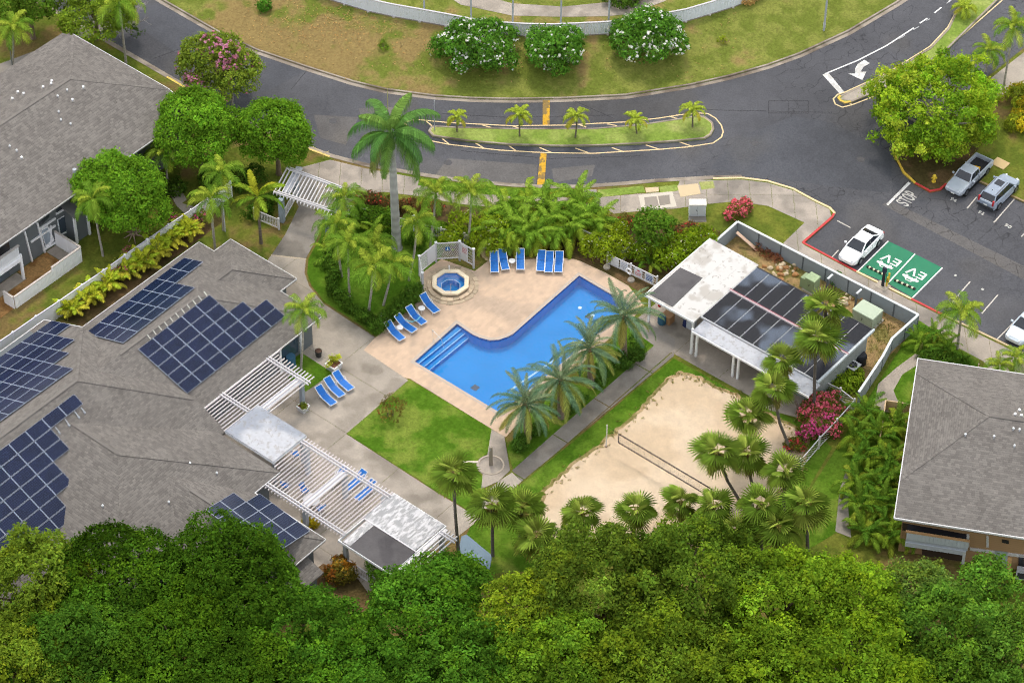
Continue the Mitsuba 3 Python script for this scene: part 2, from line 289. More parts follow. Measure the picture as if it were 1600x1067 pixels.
pk([(1480, 288), (1498, 270), (1600, 316), (1700, 362)], 1, 'weathered kerb behind the pickup and the grey wagon', C(150, 130, 92))
pk([(441, 214), (483, 232), (516, 244)], -1, 'yellow kerb by the entrance pergola', C(226, 200, 120))
pk([(262, 120), (290, 136)], -1, 'short yellow kerb piece beyond the apartment roof', C(226, 200, 90))
kl = MB().prism(ISLAND.difference(ISLAND.buffer(-.16)), -.2, .06, G0)
struct('kerb', kl, 'kerb_stone', 'grey kerb round the traffic island')
pk([(676, 213), (669, 205), (673, 199), (680, 197)], -1, 'cream nose kerb at the left tip of the island', CREAM)
pk([(1090, 181), (1101, 182), (1114, 192), (1116, 202), (1111, 211), (1101, 217)], -1, 'cream nose kerb at the right tip of the island', CREAM)
struct('kerb', MB().prism(MEDIAN.difference(MEDIAN.buffer(-.18)), -.2, .035, G0), 'kerb_stone', 'grey kerb round the median strip')
pk([(1330, 160), (1320, 162), (1312, 158), (1308, 153), (1312, 149)], -1, 'yellow nose kerb at the tip of the median strip', YEL)
sheet('median_paving', poly([(1314, 156), (1318, 150), (1375, 124), (1410, 102), (1424, 114), (1396, 131), (1332, 158)]), .02, 'concrete_dark', 'grey concrete infill at the tip of the median strip')
sheet('island_margin', poly([(631, 199), (634, 190), (650, 187), (800, 197), (977, 191), (1061, 180), (1104, 177), (1126, 195), (1129, 213), (1114, 224), (1028, 234), (927, 240), (851, 239), (701, 226), (650, 215)]).difference(ISLAND), ZR + .006, 'asphalt_new', 'dark asphalt margin round the traffic island', .1)
sheet('asphalt_patch', poly([(218, -20), (253, 6), (347, 60), (400, 84), (476, 110), (420, 140), (380, 150), (300, 96), (270, 78), (215, 40), (140, -5)]), ZR + .005, 'asphalt_new', 'newer dark asphalt lane at upper left', .1)
sheet('asphalt_patch', poly([(1378, 318), (1392, 312), (1620, 424), (1620, 446)]), ZR + .005, 'asphalt_worn', 'paler worn strip down the middle of the parking lane', .1)
sheet('asphalt_patch', poly([(560, 168), (618, 166), (622, 176), (564, 180)]), ZR + .005, 'asphalt_worn', 'small pale repair patch in the road left of the island', .1)
sheet('asphalt_patch', poly([(700, 246), (840, 256), (838, 288), (760, 284), (680, 272)]), ZR + .005, 'asphalt_worn', 'pale worn patch in the near lane left of the speed hump', .1)
sheet('asphalt_patch', poly([(862, 262), (930, 256), (925, 274), (866, 284)]), ZR + .005, 'asphalt_worn', 'pale worn patch in the near lane right of the speed hump', .1)
sheet('asphalt_patch', poly([(490, 178), (560, 182), (540, 225), (500, 214)]), ZR + .005, 'asphalt_worn', 'pale worn patch opposite the entrance pergola', .1)
sheet('asphalt_patch', poly([(1240, 180), (1300, 190), (1395, 240), (1390, 300), (1300, 290), (1200, 275), (1110, 262), (1150, 215)]), ZR + .004, 'asphalt_new', 'smoother dark asphalt at the junction', .1)
# painted markings, parts of the road
def mark(name, pts, w, color, z=.012, closed=False):
    l = LineString(subline(pts + pts[:1] * closed, ZR)); part('road', name, MB().prism(l.buffer(w / 2, cap_style=2, join_style=1), ZR - .02, ZR + z, color))
def area(name, pts, color, z=.012, bsdf='paint'): part('road', name, MB().prism(poly(pts, ZR), ZR - .02, ZR + z, color), bsdf)
RINGC = C(232, 204, 158)
mark('edge_line', [(634, 191), (650, 187), (700, 192), (800, 197), (880, 196), (977, 191), (1030, 185), (1061, 180), (1090, 177), (1106, 178), (1118, 185), (1127, 196), (1130, 206), (1127, 215), (1114, 224), (1075, 230), (1028, 234), (927, 240), (851, 239), (780, 235), (701, 226), (655, 217), (636, 208), (631, 199)], .12, RINGC, closed=True)
for a in ([(633, 192), (644, 209)], [(666, 190), (675, 197)], [(754, 196), (771, 201)], [(800, 197), (812, 201)], [(904, 195), (916, 199)], [(949, 194), (964, 197)], [(1045, 182), (1059, 186)], [(691, 217), (702, 226)], [(743, 224), (756, 232)], [(795, 228), (806, 236)], [(843, 231), (862, 239)], [(899, 232), (919, 239)], [(956, 231), (975, 238)], [(1009, 227), (1031, 234)], [(1061, 222), (1081, 229)]):
    mark('hatch_line', a, .12, RINGC)
area('speed_hump_stripe', [(848, 157), (859, 157), (859, 195), (848, 196)], ORA, .02, 'worn_yellow')
area('speed_hump_stripe', [(844, 240), (854, 240), (851, 289), (839, 289)], ORA, .02, 'worn_yellow')
mark('edge_line', [(1319, 145), (1387, 114), (1453, 73), (1481, 43), (1504, 0), (1530, -60)], .12, CREAM)
mark('edge_line', [(1319, 145), (1309, 148), (1302, 155), (1305, 163), (1316, 168), (1332, 164), (1377, 147), (1420, 122), (1478, 78), (1567, 0), (1640, -70)], .12, CREAM)
mark('edge_line', [(1321, 159), (1332, 164)], .12, CREAM); mark('edge_line', [(1538, 17), (1547, 19)], .1, CREAM)
area('stop_bar', [(1285, 117), (1295, 115), (1319, 144), (1312, 147)], WHT, .012, 'worn_white')
mark('lane_line', [(1289, 116), (1340, 95), (1385, 72), (1428, 44)], .14, WHT)
for a in ([(1437, 37), (1449, 29)], [(1460, 21), (1471, 12)], [(1482, 4), (1490, -4)]): mark('lane_line', a, .14, WHT)
for a in ([(1405, 61), (1414, 56)], [(1427, 47), (1436, 42)], [(1447, 33), (1453, 30)], [(1479, 6), (1486, 1)]): mark('lane_line', a, .08, C(180, 182, 186))
ar = Q(3, 0, [(595, 372), (628, 393), (590, 415), (572, 445), (607, 445), (583, 497), (497, 456), (540, 457), (538, 428), (552, 400)])
area('turn_arrow', ar, WHT, .012, 'worn_white')
area('stop_line', Q(3, 1, [(730, 195), (742, 203), (882, 66), (866, 57)]), C(210, 208, 204), .012, 'worn_white')
for a in ([(1308, 345), (1329, 356)], [(1300, 402), (1310, 391)], [(1488, 472), (1516, 440)], [(1534, 490), (1559, 461)], [(1510, 512), (1520, 500)], [(1556, 532), (1600, 488)],
          [(1511, 326), (1526, 308)], [(1553, 348), (1595, 300)], [(1596, 370), (1640, 320)]): mark('stall_line', a, .11, C(196, 190, 182))
GRN = C(34, 126, 92)
s0b, s0t, s1b, s1t, s2b, s2t = Q(3, 1, [(555, 608), (743, 422), (740, 682), (908, 502), (893, 772), (1077, 587)])
area('green_stall', [s0b, s1b, s1t, s0t], GRN, .006); area('green_stall', [s1b, s2b, s2t, s1t], GRN, .006)
for a in ([s0b, s0t], [s1b, s1t], [s2b, s2t]): mark('stall_line', list(a), .12, WHT)
def text_on(name, txt, u, v, h, right, up, color, sx=1.0, bold=True, z=ZR):
    t = meshkit.text_mesh(txt, 1.0, .02, bold); t.apply_translation([-t.bounds[:, 0].mean(), -t.bounds[:, 1].mean(), 0])
    p = P(u, v, z); r, q = np.asarray(right) * sx, np.asarray(up) * h; w = t.vertices
    part('road', name, MB().add(p + w[:, :1] * r + w[:, 1:2] * q + w[:, 2:] * UP, t.faces, color))
SA, SB = PL([s0b, s2b], ZR), PL([s0b, s0t], ZR)
sa = (SA[1] - SA[0]) / np.linalg.norm(SA[1] - SA[0]); sb = (SB[1] - SB[0]) / np.linalg.norm(SB[1] - SB[0])
for (u, v) in Q(3, 1, [(758, 540), (915, 622)]): text_on('ev_lettering', 'EV', u, v, .85, -sa, -sb, WHT, 1.0)
for (u, v) in Q(3, 1, [(727, 565), (885, 647)]):                 # the plug-in car sign above each pair of letters
    p = P(u, v, ZR); body = Polygon([(-.9, 0), (-.85, .28), (-.5, .34), (-.25, .62), (.3, .62), (.55, .34), (.9, .26), (.92, 0)]).difference(Polygon([(-.3, .36), (-.14, .54), (.24, .54), (.38, .36)]))
    body = unary_union([body, Point(-.5, 0).buffer(.16), Point(.52, 0).buffer(.16)]); mm = trimesh.creation.extrude_polygon(geoms(body)[0], .02, engine='earcut').vertices; mf = trimesh.creation.extrude_polygon(geoms(body)[0], .02, engine='earcut').faces
    part('road', 'car_symbol', MB().add(p - mm[:, :1] * sa * .85 - mm[:, 1:2] * sb * .85 + mm[:, 2:] * UP, mf, WHT))
text_on('stop_lettering', 'STOP', *Q(3, 1, [(858, 160)])[0], 1.15, sb, -sa, C(190, 188, 184), .52)
for (t, q) in (('94', (1147, 167)), ('91', (1318, 248)), ('90', (1483, 330))): text_on('stall_number', t, *Q(3, 1, [q])[0], .36, sa, sb, C(214, 212, 206), .36)
for q in ((1158, 634), (1325, 720)): part('road', 'paint_blot', MB().prism(ngon(P(*Q(3, 1, [q])[0], ZR)[:2], .13, 7), ZR - .02, ZR + .012, C(190, 190, 186)))

SEAL = C(52, 52, 58)
for a in ([(1201, 158), (1263, 158), (1263, 177), (1201, 177)],): mark('sealed_joint', a, .07, SEAL, closed=True)
for a in ([(1232, 158), (1232, 177)], [(1105, 172), (1200, 174), (1300, 176)], [(690, 178), (800, 184), (960, 180)], [(455, 140), (480, 110)], [(300, 70), (240, 92)], [(880, 150), (960, 186)], [(720, 236), (860, 248), (1000, 244)]): mark('sealed_joint', a, .05, SEAL)
for i, (u, v) in enumerate(((700, 255), (1180, 225), (1345, 250), (520, 190))): part('road', 'manhole_cover', MB().cyl(P(u, v, ZR - .05), .36, .062, C(74, 74, 78), 20))
# paved surfaces in slabs with open joints
def slabs(holder, pol, org, d, du, dv, z, bsdf, gap=.03, th=.12, tone=(.3, .3, .3)):
    e = np.array([-d[1], d[0]]); M = affinity.affine_transform(pol, [d[0], d[1], e[0], e[1], -org[0] * d[0] - org[1] * d[1], -org[0] * e[0] - org[1] * e[1]])
    x0, y0, x1, y1 = M.bounds
    for i in range(math.floor(x0 / du), math.ceil(x1 / du)):
        for j in range(math.floor(y0 / dv), math.ceil(y1 / dv)):
            c = M.intersection(sbox(i * du + gap / 2, j * dv + gap / 2, (i + 1) * du - gap / 2, (j + 1) * dv - gap / 2))
            if c.area < .05: continue
            w = affinity.affine_transform(c, [d[0], e[0], d[1], e[1], org[0], org[1]])
            part(holder, 'slab', MB().prism(w, z - th, z, tone), bsdf)
def holder(name, label):
    k = numbered(name); labels[k] = {'label': label, 'category': name.replace('_', ' '), 'kind': 'structure'}; return k
side = [(516, 250), (569, 263), (655, 279), (653, 290), (720, 301), (800, 307), (911, 309), (911, 297), (932, 296), (934, 309), (1000, 303), (1057, 299), (1062, 282), (1095, 281), (1114, 282), (1160, 281), (1200, 286), (1240, 298), (1271, 315), (1296, 327), (1299, 338), (1252, 379), (1258, 384), (1339, 427), (1425, 471), (1473, 495), (1564, 539), (1700, 606), (1660, 640), (1560, 577), (1500, 545), (1440, 503), (1400, 483), (1300, 430), (1232, 394), (1224, 380), (1257, 348), (1200, 322), (1150, 315), (1105, 319), (1057, 326), (1000, 330), (960, 334), (880, 333), (800, 327), (718, 319), (655, 307), (600, 300), (565, 305), (540, 320), (470, 330), (455, 300), (470, 262)]
SIDE = poly(side)
k = holder('pavement', 'concrete pavement along the near side of the road')
slabs(k, SIDE, P(800, 300)[:2], np.array([1.0, 0.0]), 1.85, 30.0, .014, 'concrete')
sheet('grass_verge', poly([(655, 278), (720, 287), (800, 294), (911, 296), (911, 309), (800, 307), (720, 301), (653, 290)]), .02, 'grass_lush', 'green verge between kerb and pavement behind the palms')
sheet('grass_verge', poly([(934, 297), (1005, 291), (1008, 301), (934, 309)]), .02, 'grass_median', 'short verge right of the small utility slab')
sheet('grass_verge', poly([(1030, 292), (1058, 289), (1061, 298), (1032, 302)]), .02, 'grass_median', 'tiny verge left of the tan utility slab')
sheet('grass_verge', poly([(1092, 285), (1114, 283), (1117, 294), (1096, 297)]), .02, 'grass_median', 'last tiny verge before the wide pavement')
SLABC = C(206, 186, 150)
for pts, l in ((Q(2, 1, [(822, 95), (905, 90), (907, 118), (828, 124)]), 'narrow tan utility slab in the verge'), (Q(2, 1, [(1020, 82), (1148, 68), (1166, 132), (1040, 152)]), 'square tan utility slab by the white cabinet')):
    solo('utility_slab', MB().prism(poly(pts), -.05, .035, SLABC), l, 'slab')
u = thing('utility_vault', 'framed concrete utility vault lids in the pavement', 'vault lid')
fr = poly(Q(2, 1, [(780, 140), (990, 117), (1018, 212), (800, 232)])); i1 = poly(Q(2, 1, [(815, 155), (893, 147), (908, 206), (825, 214)])); i2 = poly(Q(2, 1, [(900, 146), (972, 138), (980, 195), (914, 205)]))
part(u, 'frame', MB().prism(fr.difference(i1).difference(i2), -.05, .03, C(204, 196, 182)), 'paint'); part(u, 'lid', MB().prism(i1.buffer(-.04), -.05, .026, C(150, 142, 132))); part(u, 'lid', MB().prism(i2.buffer(-.04), -.05, .026, C(142, 134, 124)))
solo('utility_slab', MB().prism(poly(Q(2, 1, [(455, 108), (518, 108), (520, 150), (455, 152)])), -.05, .03, C(150, 145, 138)), 'small grey handhole slab crossing the verge', 'slab')
sheet('corner_lawn', poly([(1112, 322), (1150, 318), (1200, 325), (1250, 348), (1222, 376), (1180, 356), (1150, 345), (1118, 372), (1060, 372), (1040, 345), (1068, 340)]), .016, 'grass_yard', 'dry corner lawn by the grey wall and pink bush')
# promenade and approach path round the club house
prom = [(468, 321), (508, 335), (496, 371), (478, 404), (476, 427), (483, 447), (506, 475), (552, 505), (586, 527), (568, 547), (632, 590), (638, 594), (541, 678), (685, 771), (735, 801), (753, 775), (779, 752), (800, 738), (815, 752), (742, 817), (718, 836), (690, 850), (560, 935), (420, 900), (250, 700), (300, 560), (424, 399), (446, 366)]
PROM = poly(prom)
k = holder('promenade', 'weathered concrete promenade round the club house')
cut = poly([(416, 399), (482, 405), (540, 330), (440, 290)])
slabs(k, PROM.difference(cut), lab(0, 0)[:2] + AB(542, 677)[0] * A[:2] + AB(542, 677)[1] * B[:2], A[:2], 5.6, 5.1, .018, 'concrete_dark')
part(k, 'approach_path', MB().prism(PROM.intersection(cut), -.1, .019, G0), 'walkway_grey'); part(k, 'joint_strip', MB().prism(LineString(subline([(424, 399), (478, 405)])).buffer(.05), -.05, .025, C(196, 180, 156)))
WALK = poly([(800, 735), (1022, 540), (981, 511), (1000, 496), (1055, 530), (1053, 556), (815, 752)])
k = holder('walkway', 'grey concrete walk between the date palms and the sand court')
slabs(k, WALK, lab(0, 0)[:2] + AB(952, 636)[0] * A[:2] + AB(952, 636)[1] * B[:2], A[:2], 30, 5.2, .02, 'walkway_grey', gap=.09)
k = holder('pavilion_floor', 'concrete floor under and around the open pavilion')
slabs(k, poly([(985, 506), (1032, 541), (1053, 553), (1170, 618), (1200, 640), (1275, 660), (1300, 600), (1180, 520), (1080, 462), (1030, 470)]), P(1053, 553)[:2], A[:2], 4.4, 9.0, .016, 'concrete')
# pool deck
deck_px = [(586, 528), (653, 472), (662, 452), (655, 430), (690, 405), (742, 424), (764, 407), (881, 404), (892, 404), (906, 408), (947, 427), (982, 447), (1006, 478), (981, 506), (962, 520), (820, 650), (790, 683), (768, 670), (641, 592), (632, 590), (568, 547)]
DECK = poly(deck_px).difference(POOL.buffer(.28)).difference(SPA.buffer(-.2))
sheet('pool_deck', DECK, .026, 'deck', 'tan stamped concrete deck round the pool', .1)
# lawns, court, beds
sheet('lawn', poly([(640, 593), (768, 671), (762, 708), (747, 718), (745, 735), (754, 745), (752, 775), (735, 799), (685, 769), (542, 677)]), .03, 'grass_lush', 'bright green lawn beside the pool')
sheet('lawn', poly([(463, 546), (520, 583), (478, 612), (450, 592)]), .03, 'grass_lush', 'small lawn by the planters and the club house')
sheet('lawn', poly([(508, 345), (500, 372), (482, 404), (480, 427), (487, 447), (509, 473), (554, 502), (586, 524), (653, 470), (664, 440), (690, 400), (700, 372), (655, 350), (560, 322)]), .012, 'grass_lush', 'grass triangle with white-trunked palms between hedge and spa')
sheet('lawn', poly([(815, 756), (1053, 560), (1165, 622), (1270, 668), (1300, 700), (1240, 800), (1180, 870), (700, 900), (735, 822)]), .012, 'grass_lush', 'grass margin round the sand court')
sheet('lawn', poly([(1250, 790), (1345, 640), (1435, 500), (1450, 508), (1530, 555), (1528, 590), (1436, 560), (1400, 720), (1310, 830), (1260, 860)]), .012, 'grass_lush', 'green strip between grey wall and right-hand building')
SAND = poly([(1066, 585), (1085, 590), (1120, 607), (1156, 622), (1175, 640), (1215, 655), (1240, 668), (1258, 692), (1250, 730), (1200, 790), (1150, 830), (1100, 850), (900, 862), (846, 830), (850, 790), (852, 770), (880, 742), (902, 722), (930, 703), (962, 678), (1000, 646), (1024, 618), (1045, 594)])
m = MB(); r = rng(5); pts = np.array(SAND.exterior.segmentize(.5).coords); pts += r.normal(0, .09, pts.shape)
sheet('sand_court', Polygon(pts).buffer(0), .034, 'sand', 'pale sand of the volleyball court')
sheet('court_margin', Polygon(pts).buffer(0).buffer(.3), .022, 'sandy_edge', 'worn earth rim of the sand court')
sheet('palm_bed', poly([(800, 690), (822, 652), (964, 524), (984, 510), (1022, 540), (802, 733), (792, 700)]), .012, 'grass_lush', 'grass bed under the date palms')
sheet('mulch_bed', poly([(690, 372), (764, 400), (881, 402), (945, 425), (1010, 462), (1110, 380), (1000, 345), (880, 335), (740, 325), (600, 310), (560, 320)]), .01, 'mulch', 'dark mulch under the hedge of areca palms')
sheet('service_yard', poly([(1120, 378), (1152, 362), (1435, 505), (1382, 566), (1345, 610), (1290, 600)]), .012, 'yard_earth', 'bare earth yard inside the grey wall')
sheet('mulch_bed', poly([(100, 500), (300, 352), (338, 330), (350, 345), (310, 375), (130, 512)]), .012, 'mulch', 'shaded mulch strip along the white fence')
sheet('mulch_bed', poly([(1395, 243), (1410, 268), (1429, 285), (1453, 297), (1470, 294), (1530, 232), (1480, 215), (1420, 215)]), .012, 'mulch', 'leaf-strewn soil under the sprawling tree')
sheet('mulch_bed', poly([(505, 880), (560, 905), (600, 960), (540, 1000), (480, 900)]), .022, 'dirt', 'reddish earth beside the croton bush')
sheet('garden_path', poly([(0, 100), (60, 78), (150, 30), (180, 38), (110, 75), (100, 100), (60, 130), (0, 165)]), .016, 'walkway_grey', 'grey path by the tree at upper left')
sheet('garden_path', poly([(262, 297), (280, 292), (292, 312), (284, 318), (330, 330), (300, 345), (276, 322)]), .02, 'concrete_dark', 'short paved path behind the round tree')
sheet('garden_path', poly([(1365, 640), (1372, 600), (1400, 575), (1430, 553), (1450, 560), (1410, 585), (1396, 610), (1402, 625), (1428, 637), (1420, 650)]), .02, 'concrete', 'curved path by the right-hand building')
sheet('garden_path', poly([(1500, 545), (1560, 577), (1600, 600), (1600, 640), (1552, 600), (1545, 575), (1528, 555)]), .022, 'concrete', 'wide concrete apron by the parked car at the right edge')
sheet('garden_path', poly([(1305, 830), (1312, 765), (1322, 735), (1332, 735), (1325, 790), (1330, 840)]), .02, 'walkway_grey', 'narrow grey path under the palm row at right')
sheet('side_pavement', poly([(1554, 118), (1600, 82), (1700, 10), (1700, 60), (1600, 130), (1560, 152), (1500, 190), (1490, 175)]), .016, 'concrete_dark', 'pavement beside the side road at upper right')
sheet('back_path', poly([(700, -60), (735, -12), (800, 6), (880, 11), (950, 4), (1010, -12), (1060, -40), (1090, -40), (1040, 2), (985, 22), (950, 26), (880, 27), (800, 25), (720, 8), (660, -30)], BZ), BZ + .02, 'concrete_dark', 'footpath beyond the white fence at the top')
solo('painted_slab', MB().prism(poly([(721, 838), (729, 835), (769, 868), (765, 890), (716, 862)]), -.05, .04, C(118, 142, 162)), 'blue grey painted slab beyond the lower canopy', 'slab')
# ================================================================== BUILDINGS
WHITE, OFFW, LGREY = C(236, 238, 242, 1.0), C(222, 220, 214), C(176, 182, 190)
class Frame:                                                     # a building's own axes: u along, w across
    def __init__(s, deg): t = math.radians(deg); s.X = np.array([math.cos(t), math.sin(t), 0]); s.Y = np.array([-s.X[1], s.X[0], 0])
    def __call__(s, u, w, z=0.0): return s.X * u + s.Y * w + UP * z
    def inv(s, u, v, z): p = P(u, v, z); return float(p @ s.X), float(p @ s.Y)
LA, LR = Frame(-39.2), Frame(-11.1)
def hull(pts): return m3.Manifold.hull_points(np.array(pts, float))
def hip(fr, u0, u1, w0, w1, z, slope, along='w', drop=.22, g0=False, g1=False):
    """A hip roof over a rectangle; the ridge runs along u or w; g0, g1 make an end a gable."""
    pts = [fr(u, w, z + d) for u in (u0, u1) for w in (w0, w1) for d in (-drop, 0)]
    if along == 'w': h = (u1 - u0) / 2; ends = [(w0 if g0 else w0 + h), (w1 if g1 else w1 - h)]; pts += [fr((u0 + u1) / 2, e, z + h * slope) for e in ends]
    else: h = (w1 - w0) / 2; ends = [(u0 if g0 else u0 + h), (u1 if g1 else u1 - h)]; pts += [fr(e, (w0 + w1) / 2, z + h * slope) for e in ends]
    return hull(pts)
def wedge(fr, u0, u1, w0, w1, z, d=.22):                          # z: heights at the corners (u0w0, u1w0, u1w1, u0w1)
    c = [(u0, w0), (u1, w0), (u1, w1), (u0, w1)]; return hull([fr(*q, h + k) for q, h in zip(c, z) for k in (-d, 0)])
def mmb(m, c=(.2, .2, .2)): t = m.to_mesh(); return MB().add(t.vert_properties[:, :3], t.tri_verts, c)
def rect(fr, u0, u1, w0, w1): return Polygon([tuple(fr(*q)[:2]) for q in ((u0, w0), (u1, w0), (u1, w1), (u0, w1))])
def wallbox(fr, u0, u1, w0, w1, z0, z1, c=(.3, .3, .3)): b = [(u0, w0), (u1, w0), (u1, w1), (u0, w1)]; return MB().hexa([fr(*q, z0) for q in b], [fr(*q, z1) for q in b], c)
def gutter(parent, fr, pts, c=C(220, 220, 222), w=.08, h=.11):                # pts: (u, w, z) along an eave
    for p, q in zip(pts, pts[1:]): part(parent, 'gutter', MB().bar(fr(*p), fr(*q), w, h, c))
def vent(parent, p, h=.45, kind=0):
    h *= .8; m = MB().cyl(p - UP * .1, .05, h, LGREY, 8)
    if kind: m.cyl(p + UP * (h - .12), .1, .08, WHITE, 10); m.cyl(p - UP * .02, .2, .05, C(150, 146, 142), 10)
    else: m.cyl(p + UP * (h - .12), .1, .1, WHITE, 10, .04)
    part(parent, 'roof_vent', m)
# --- club house
ch = thing('club_house', 'sprawling grey-shingled club house with solar panels on several roof slopes', 'building')
SL = .43
cb = [hip(LA, -25.2, -11.52, -40, -10.0, 3, SL), hip(LA, -23.46, -16.07, -20, -8.05, 3, .4),
      hip(LA, -24.25, -11.75, -60, -24.07, 4.2, .45), hip(LA, -17, -2.35, -41.6, -24.72, 3, .357, 'u', g0=True), hip(LA, -14, 4.9, -35.5, -27.55, 3, .44, 'u')]
cr = cb[0]
for b in cb[1:]: cr = cr + b
cr = cr + wedge(LA, -28.85, -24.25, -60, -24.07, (2.13, 4.2, 4.2, 2.13)) + wedge(LA, -11.75, -8.62, -60, -24.07, (4.2, 2.79, 2.79, 4.2)) + wedge(LA, -24.2, -11.8, -58, -24.15, (4.1,) * 4, 1.4)
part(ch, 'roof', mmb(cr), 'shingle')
rid = MB()
def cap(fr, p, q): rid.bar(fr(*p), fr(*q), .26, .05, C(132, 126, 120))
zr1 = 3 + 6.84 * SL
for p, q in (((-18.36, -16.84, zr1), (-18.36, -25.5, zr1)), ((-18.36, -16.84, zr1), (-11.6, -10.1, 3.02)), ((-18.0, -30.32, 7.01), (-18.0, -58, 7.01)), ((-18.0, -30.32, 7.01), (-24.15, -24.17, 4.24)), ((-18.0, -30.32, 7.01), (-11.85, -24.17, 4.24)),
             ((-10.78, -33.16, 6.01), (-15.7, -33.16, 6.01)), ((-10.78, -33.16, 6.01), (-2.45, -24.8, 3.03)), ((.9, -31.5, 4.75), (-5, -31.5, 4.75)), ((.9, -31.5, 4.75), (4.8, -27.65, 3.03)), ((-19.7, -11.7, 4.47), (-19.7, -14, 4.47)), ((-19.7, -11.7, 4.47), (-16.15, -8.15, 3.03))): cap(LA, p, q)
part(ch, 'ridge_cap', rid, 'shingle')
for g in ([(-25.2, -23.4, 2.95), (-25.2, -10, 2.95), (-23.46, -10, 2.95), (-23.46, -8.05, 2.95), (-16.07, -8.05, 2.95), (-16.07, -10, 2.95), (-11.52, -10, 2.95), (-11.52, -23.6, 2.95)],
          [(-24.25, -24.07, 4.15), (-28.85, -24.07, 2.1), (-28.85, -60, 2.1)], [(-2.35, -24.72, 2.95), (-2.35, -27.5, 2.95), (4.9, -27.55, 2.95), (4.9, -35.5, 2.95)]): gutter(ch, LA, g)
part(ch, 'wall', wallbox(LA, -24.6, -12.1, -26, -10.6, 0, 2.85), 'siding_grey'); part(ch, 'wall', wallbox(LA, -22.9, -16.7, -10.6, -8.7, 0, 2.85), 'siding_grey')
part(ch, 'wall', wallbox(LA, -28.4, -12, -58, -26, 0, 2.6), 'siding_grey'); part(ch, 'wall', wallbox(LA, -12, -3, -41, -25.4, 0, 2.85), 'siding_grey'); part(ch, 'wall', wallbox(LA, -3, 4.2, -35, -28.2, 0, 2.85), 'siding_grey')
part(ch, 'lean_to_roof', mmb(wedge(LA, 4.4, 6.3, -33, -29.35, (2.55, 1.9, 1.9, 2.55), .15)), 'shingle'); part(ch, 'wall', wallbox(LA, 4.2, 5.9, -33, -29.7, 0, 1.95), 'siding_grey')
w = part(ch, 'window', MB().bar(LA(-12.05, -14.6, 1.45), LA(-12.05, -12.4, 1.45), .1, 1.9, C(58, 76, 92)), 'darkglass')
for b in (-14.7, -12.3): part(ch, 'post', MB().box(LA(-11.75, b, 0), .16, .16, 2.85, WHITE, AX))
part(ch, 'water_drum', MB().cyl(LA(-11.7, -13.6, 0), .38, 1.1, C(66, 110, 140), 14))
def plane_z(p0, n): return (np.asarray(p0, float), np.asarray(n, float) / np.linalg.norm(n))
PW1R = plane_z(LA(-11.52, 0, 3), LA.X * SL + UP); PW1L = plane_z(LA(-25.2, 0, 3), -LA.X * SL + UP)
PML = plane_z(LA(-24.25, 0, 4.2), -LA.X * .45 + UP); PMR = plane_z(LA(-11.75, 0, 4.2), LA.X * .45 + UP); PX3 = plane_z(LA(0, -27.55, 3), LA.Y * .44 + UP)
PVF = C(170, 180, 198)
def pv_array(plane, org, pb, nb, pa, na, cells, lift=.16):
    """org: pixel of the array's first corner; pb, pa: the pixels nb panels and na panels away from it."""
    p0, n = plane; o = onplane(*org, p0, n); ub = (onplane(*pb, p0, n) - o) / nb; ua = (onplane(*pa, p0, n) - o) / na; o = o + n * lift
    gb, ga = .016 / np.linalg.norm(ub), .03 / np.linalg.norm(ua)
    for i, j in cells:
        q = [o + ub * (i + s) + ua * (j + t) for s, t in ((gb, ga), (1 - gb, ga), (1 - gb, 1 - ga), (gb, 1 - ga))]
        if np.dot(np.cross(q[1] - q[0], q[3] - q[0]), n) < 0: q = q[::-1]
        k = part(ch, 'solar_panel', MB().hexa([x - n * .05 for x in q], q, PVF))
        c = sum(q) / 4; s = [c + (x - c) * .965 + n * .006 for x in q]
        scene[k + '__cells'] = mikit.ply((np.array(s), [[0, 1, 2], [0, 2, 3]]), 'pv', uv=np.array([[0, 0], [1, 0], [1, 1], [0, 1]]) if np.linalg.norm(q[1] - q[0]) > np.linalg.norm(q[2] - q[1]) else np.array([[0, 0], [0, 1], [1, 1], [1, 0]]))
R1 = lambda x, y: (x * .32808, 350 + y * .32802)
R2 = lambda x, y: (x * .32808, 560 + y * .32802)
pv_array(PW1R, R1(655, 600), R1(995, 340), 5, R1(890, 812), 5, [(i, j) for j in range(5) for i in range([5, 5, 6, 7, 7][j])])
wl = [2, 2.6, 4, 4, 4, 4, 4]
pv_array(PW1L, R1(880, 168), R1(432, 510), 6.65, R1(1064, 207), 4, [(i, j) for i in range(7) for j in range([2, 2, 4, 4, 4, 4, 4][i])])
pv_array(PML, R1(250, 467), R1(30, 622), 3, R1(574, 536), 7, [(i, j) for i in range(9) for j in range([2, 4, 5, 7, 7, 7, 7, 7, 7][i])])
pv_array(PMR, R2(350, 172), R2(195, 290), 2, R2(440, 268), 2, [(0, 0), (1, 0)] + [(i, j) for j in range(0, 7) for i in range([2, 2, 2, 3, 3, 4, 4][j], 9) if (i, j) != (2, 0) or True])
pv_array(PX3, R2(1235, 650), R2(1475, 828), 4, R2(1170, 690), 1, [(i, j) for i in range(4) for j in range(0, 2)] + [(-1, 1), (-1, 2), (0, 2), (1, 2), (2, 2)])
n = PMR[1]
for (x0, y0, x1, y1) in ((383, 236, 402, 258), (352, 254, 375, 282), (308, 292, 328, 320), (262, 330, 282, 355)):
    p, q = (onplane(*R2(*a), *PMR) for a in ((x0, y0), (x1, y1))); part(ch, 'panel_rail', MB().bar(p + n * .12, q + n * .12, .06, .05, LGREY).box(q - UP * .05, .22, .12, .16, LGREY, AX))
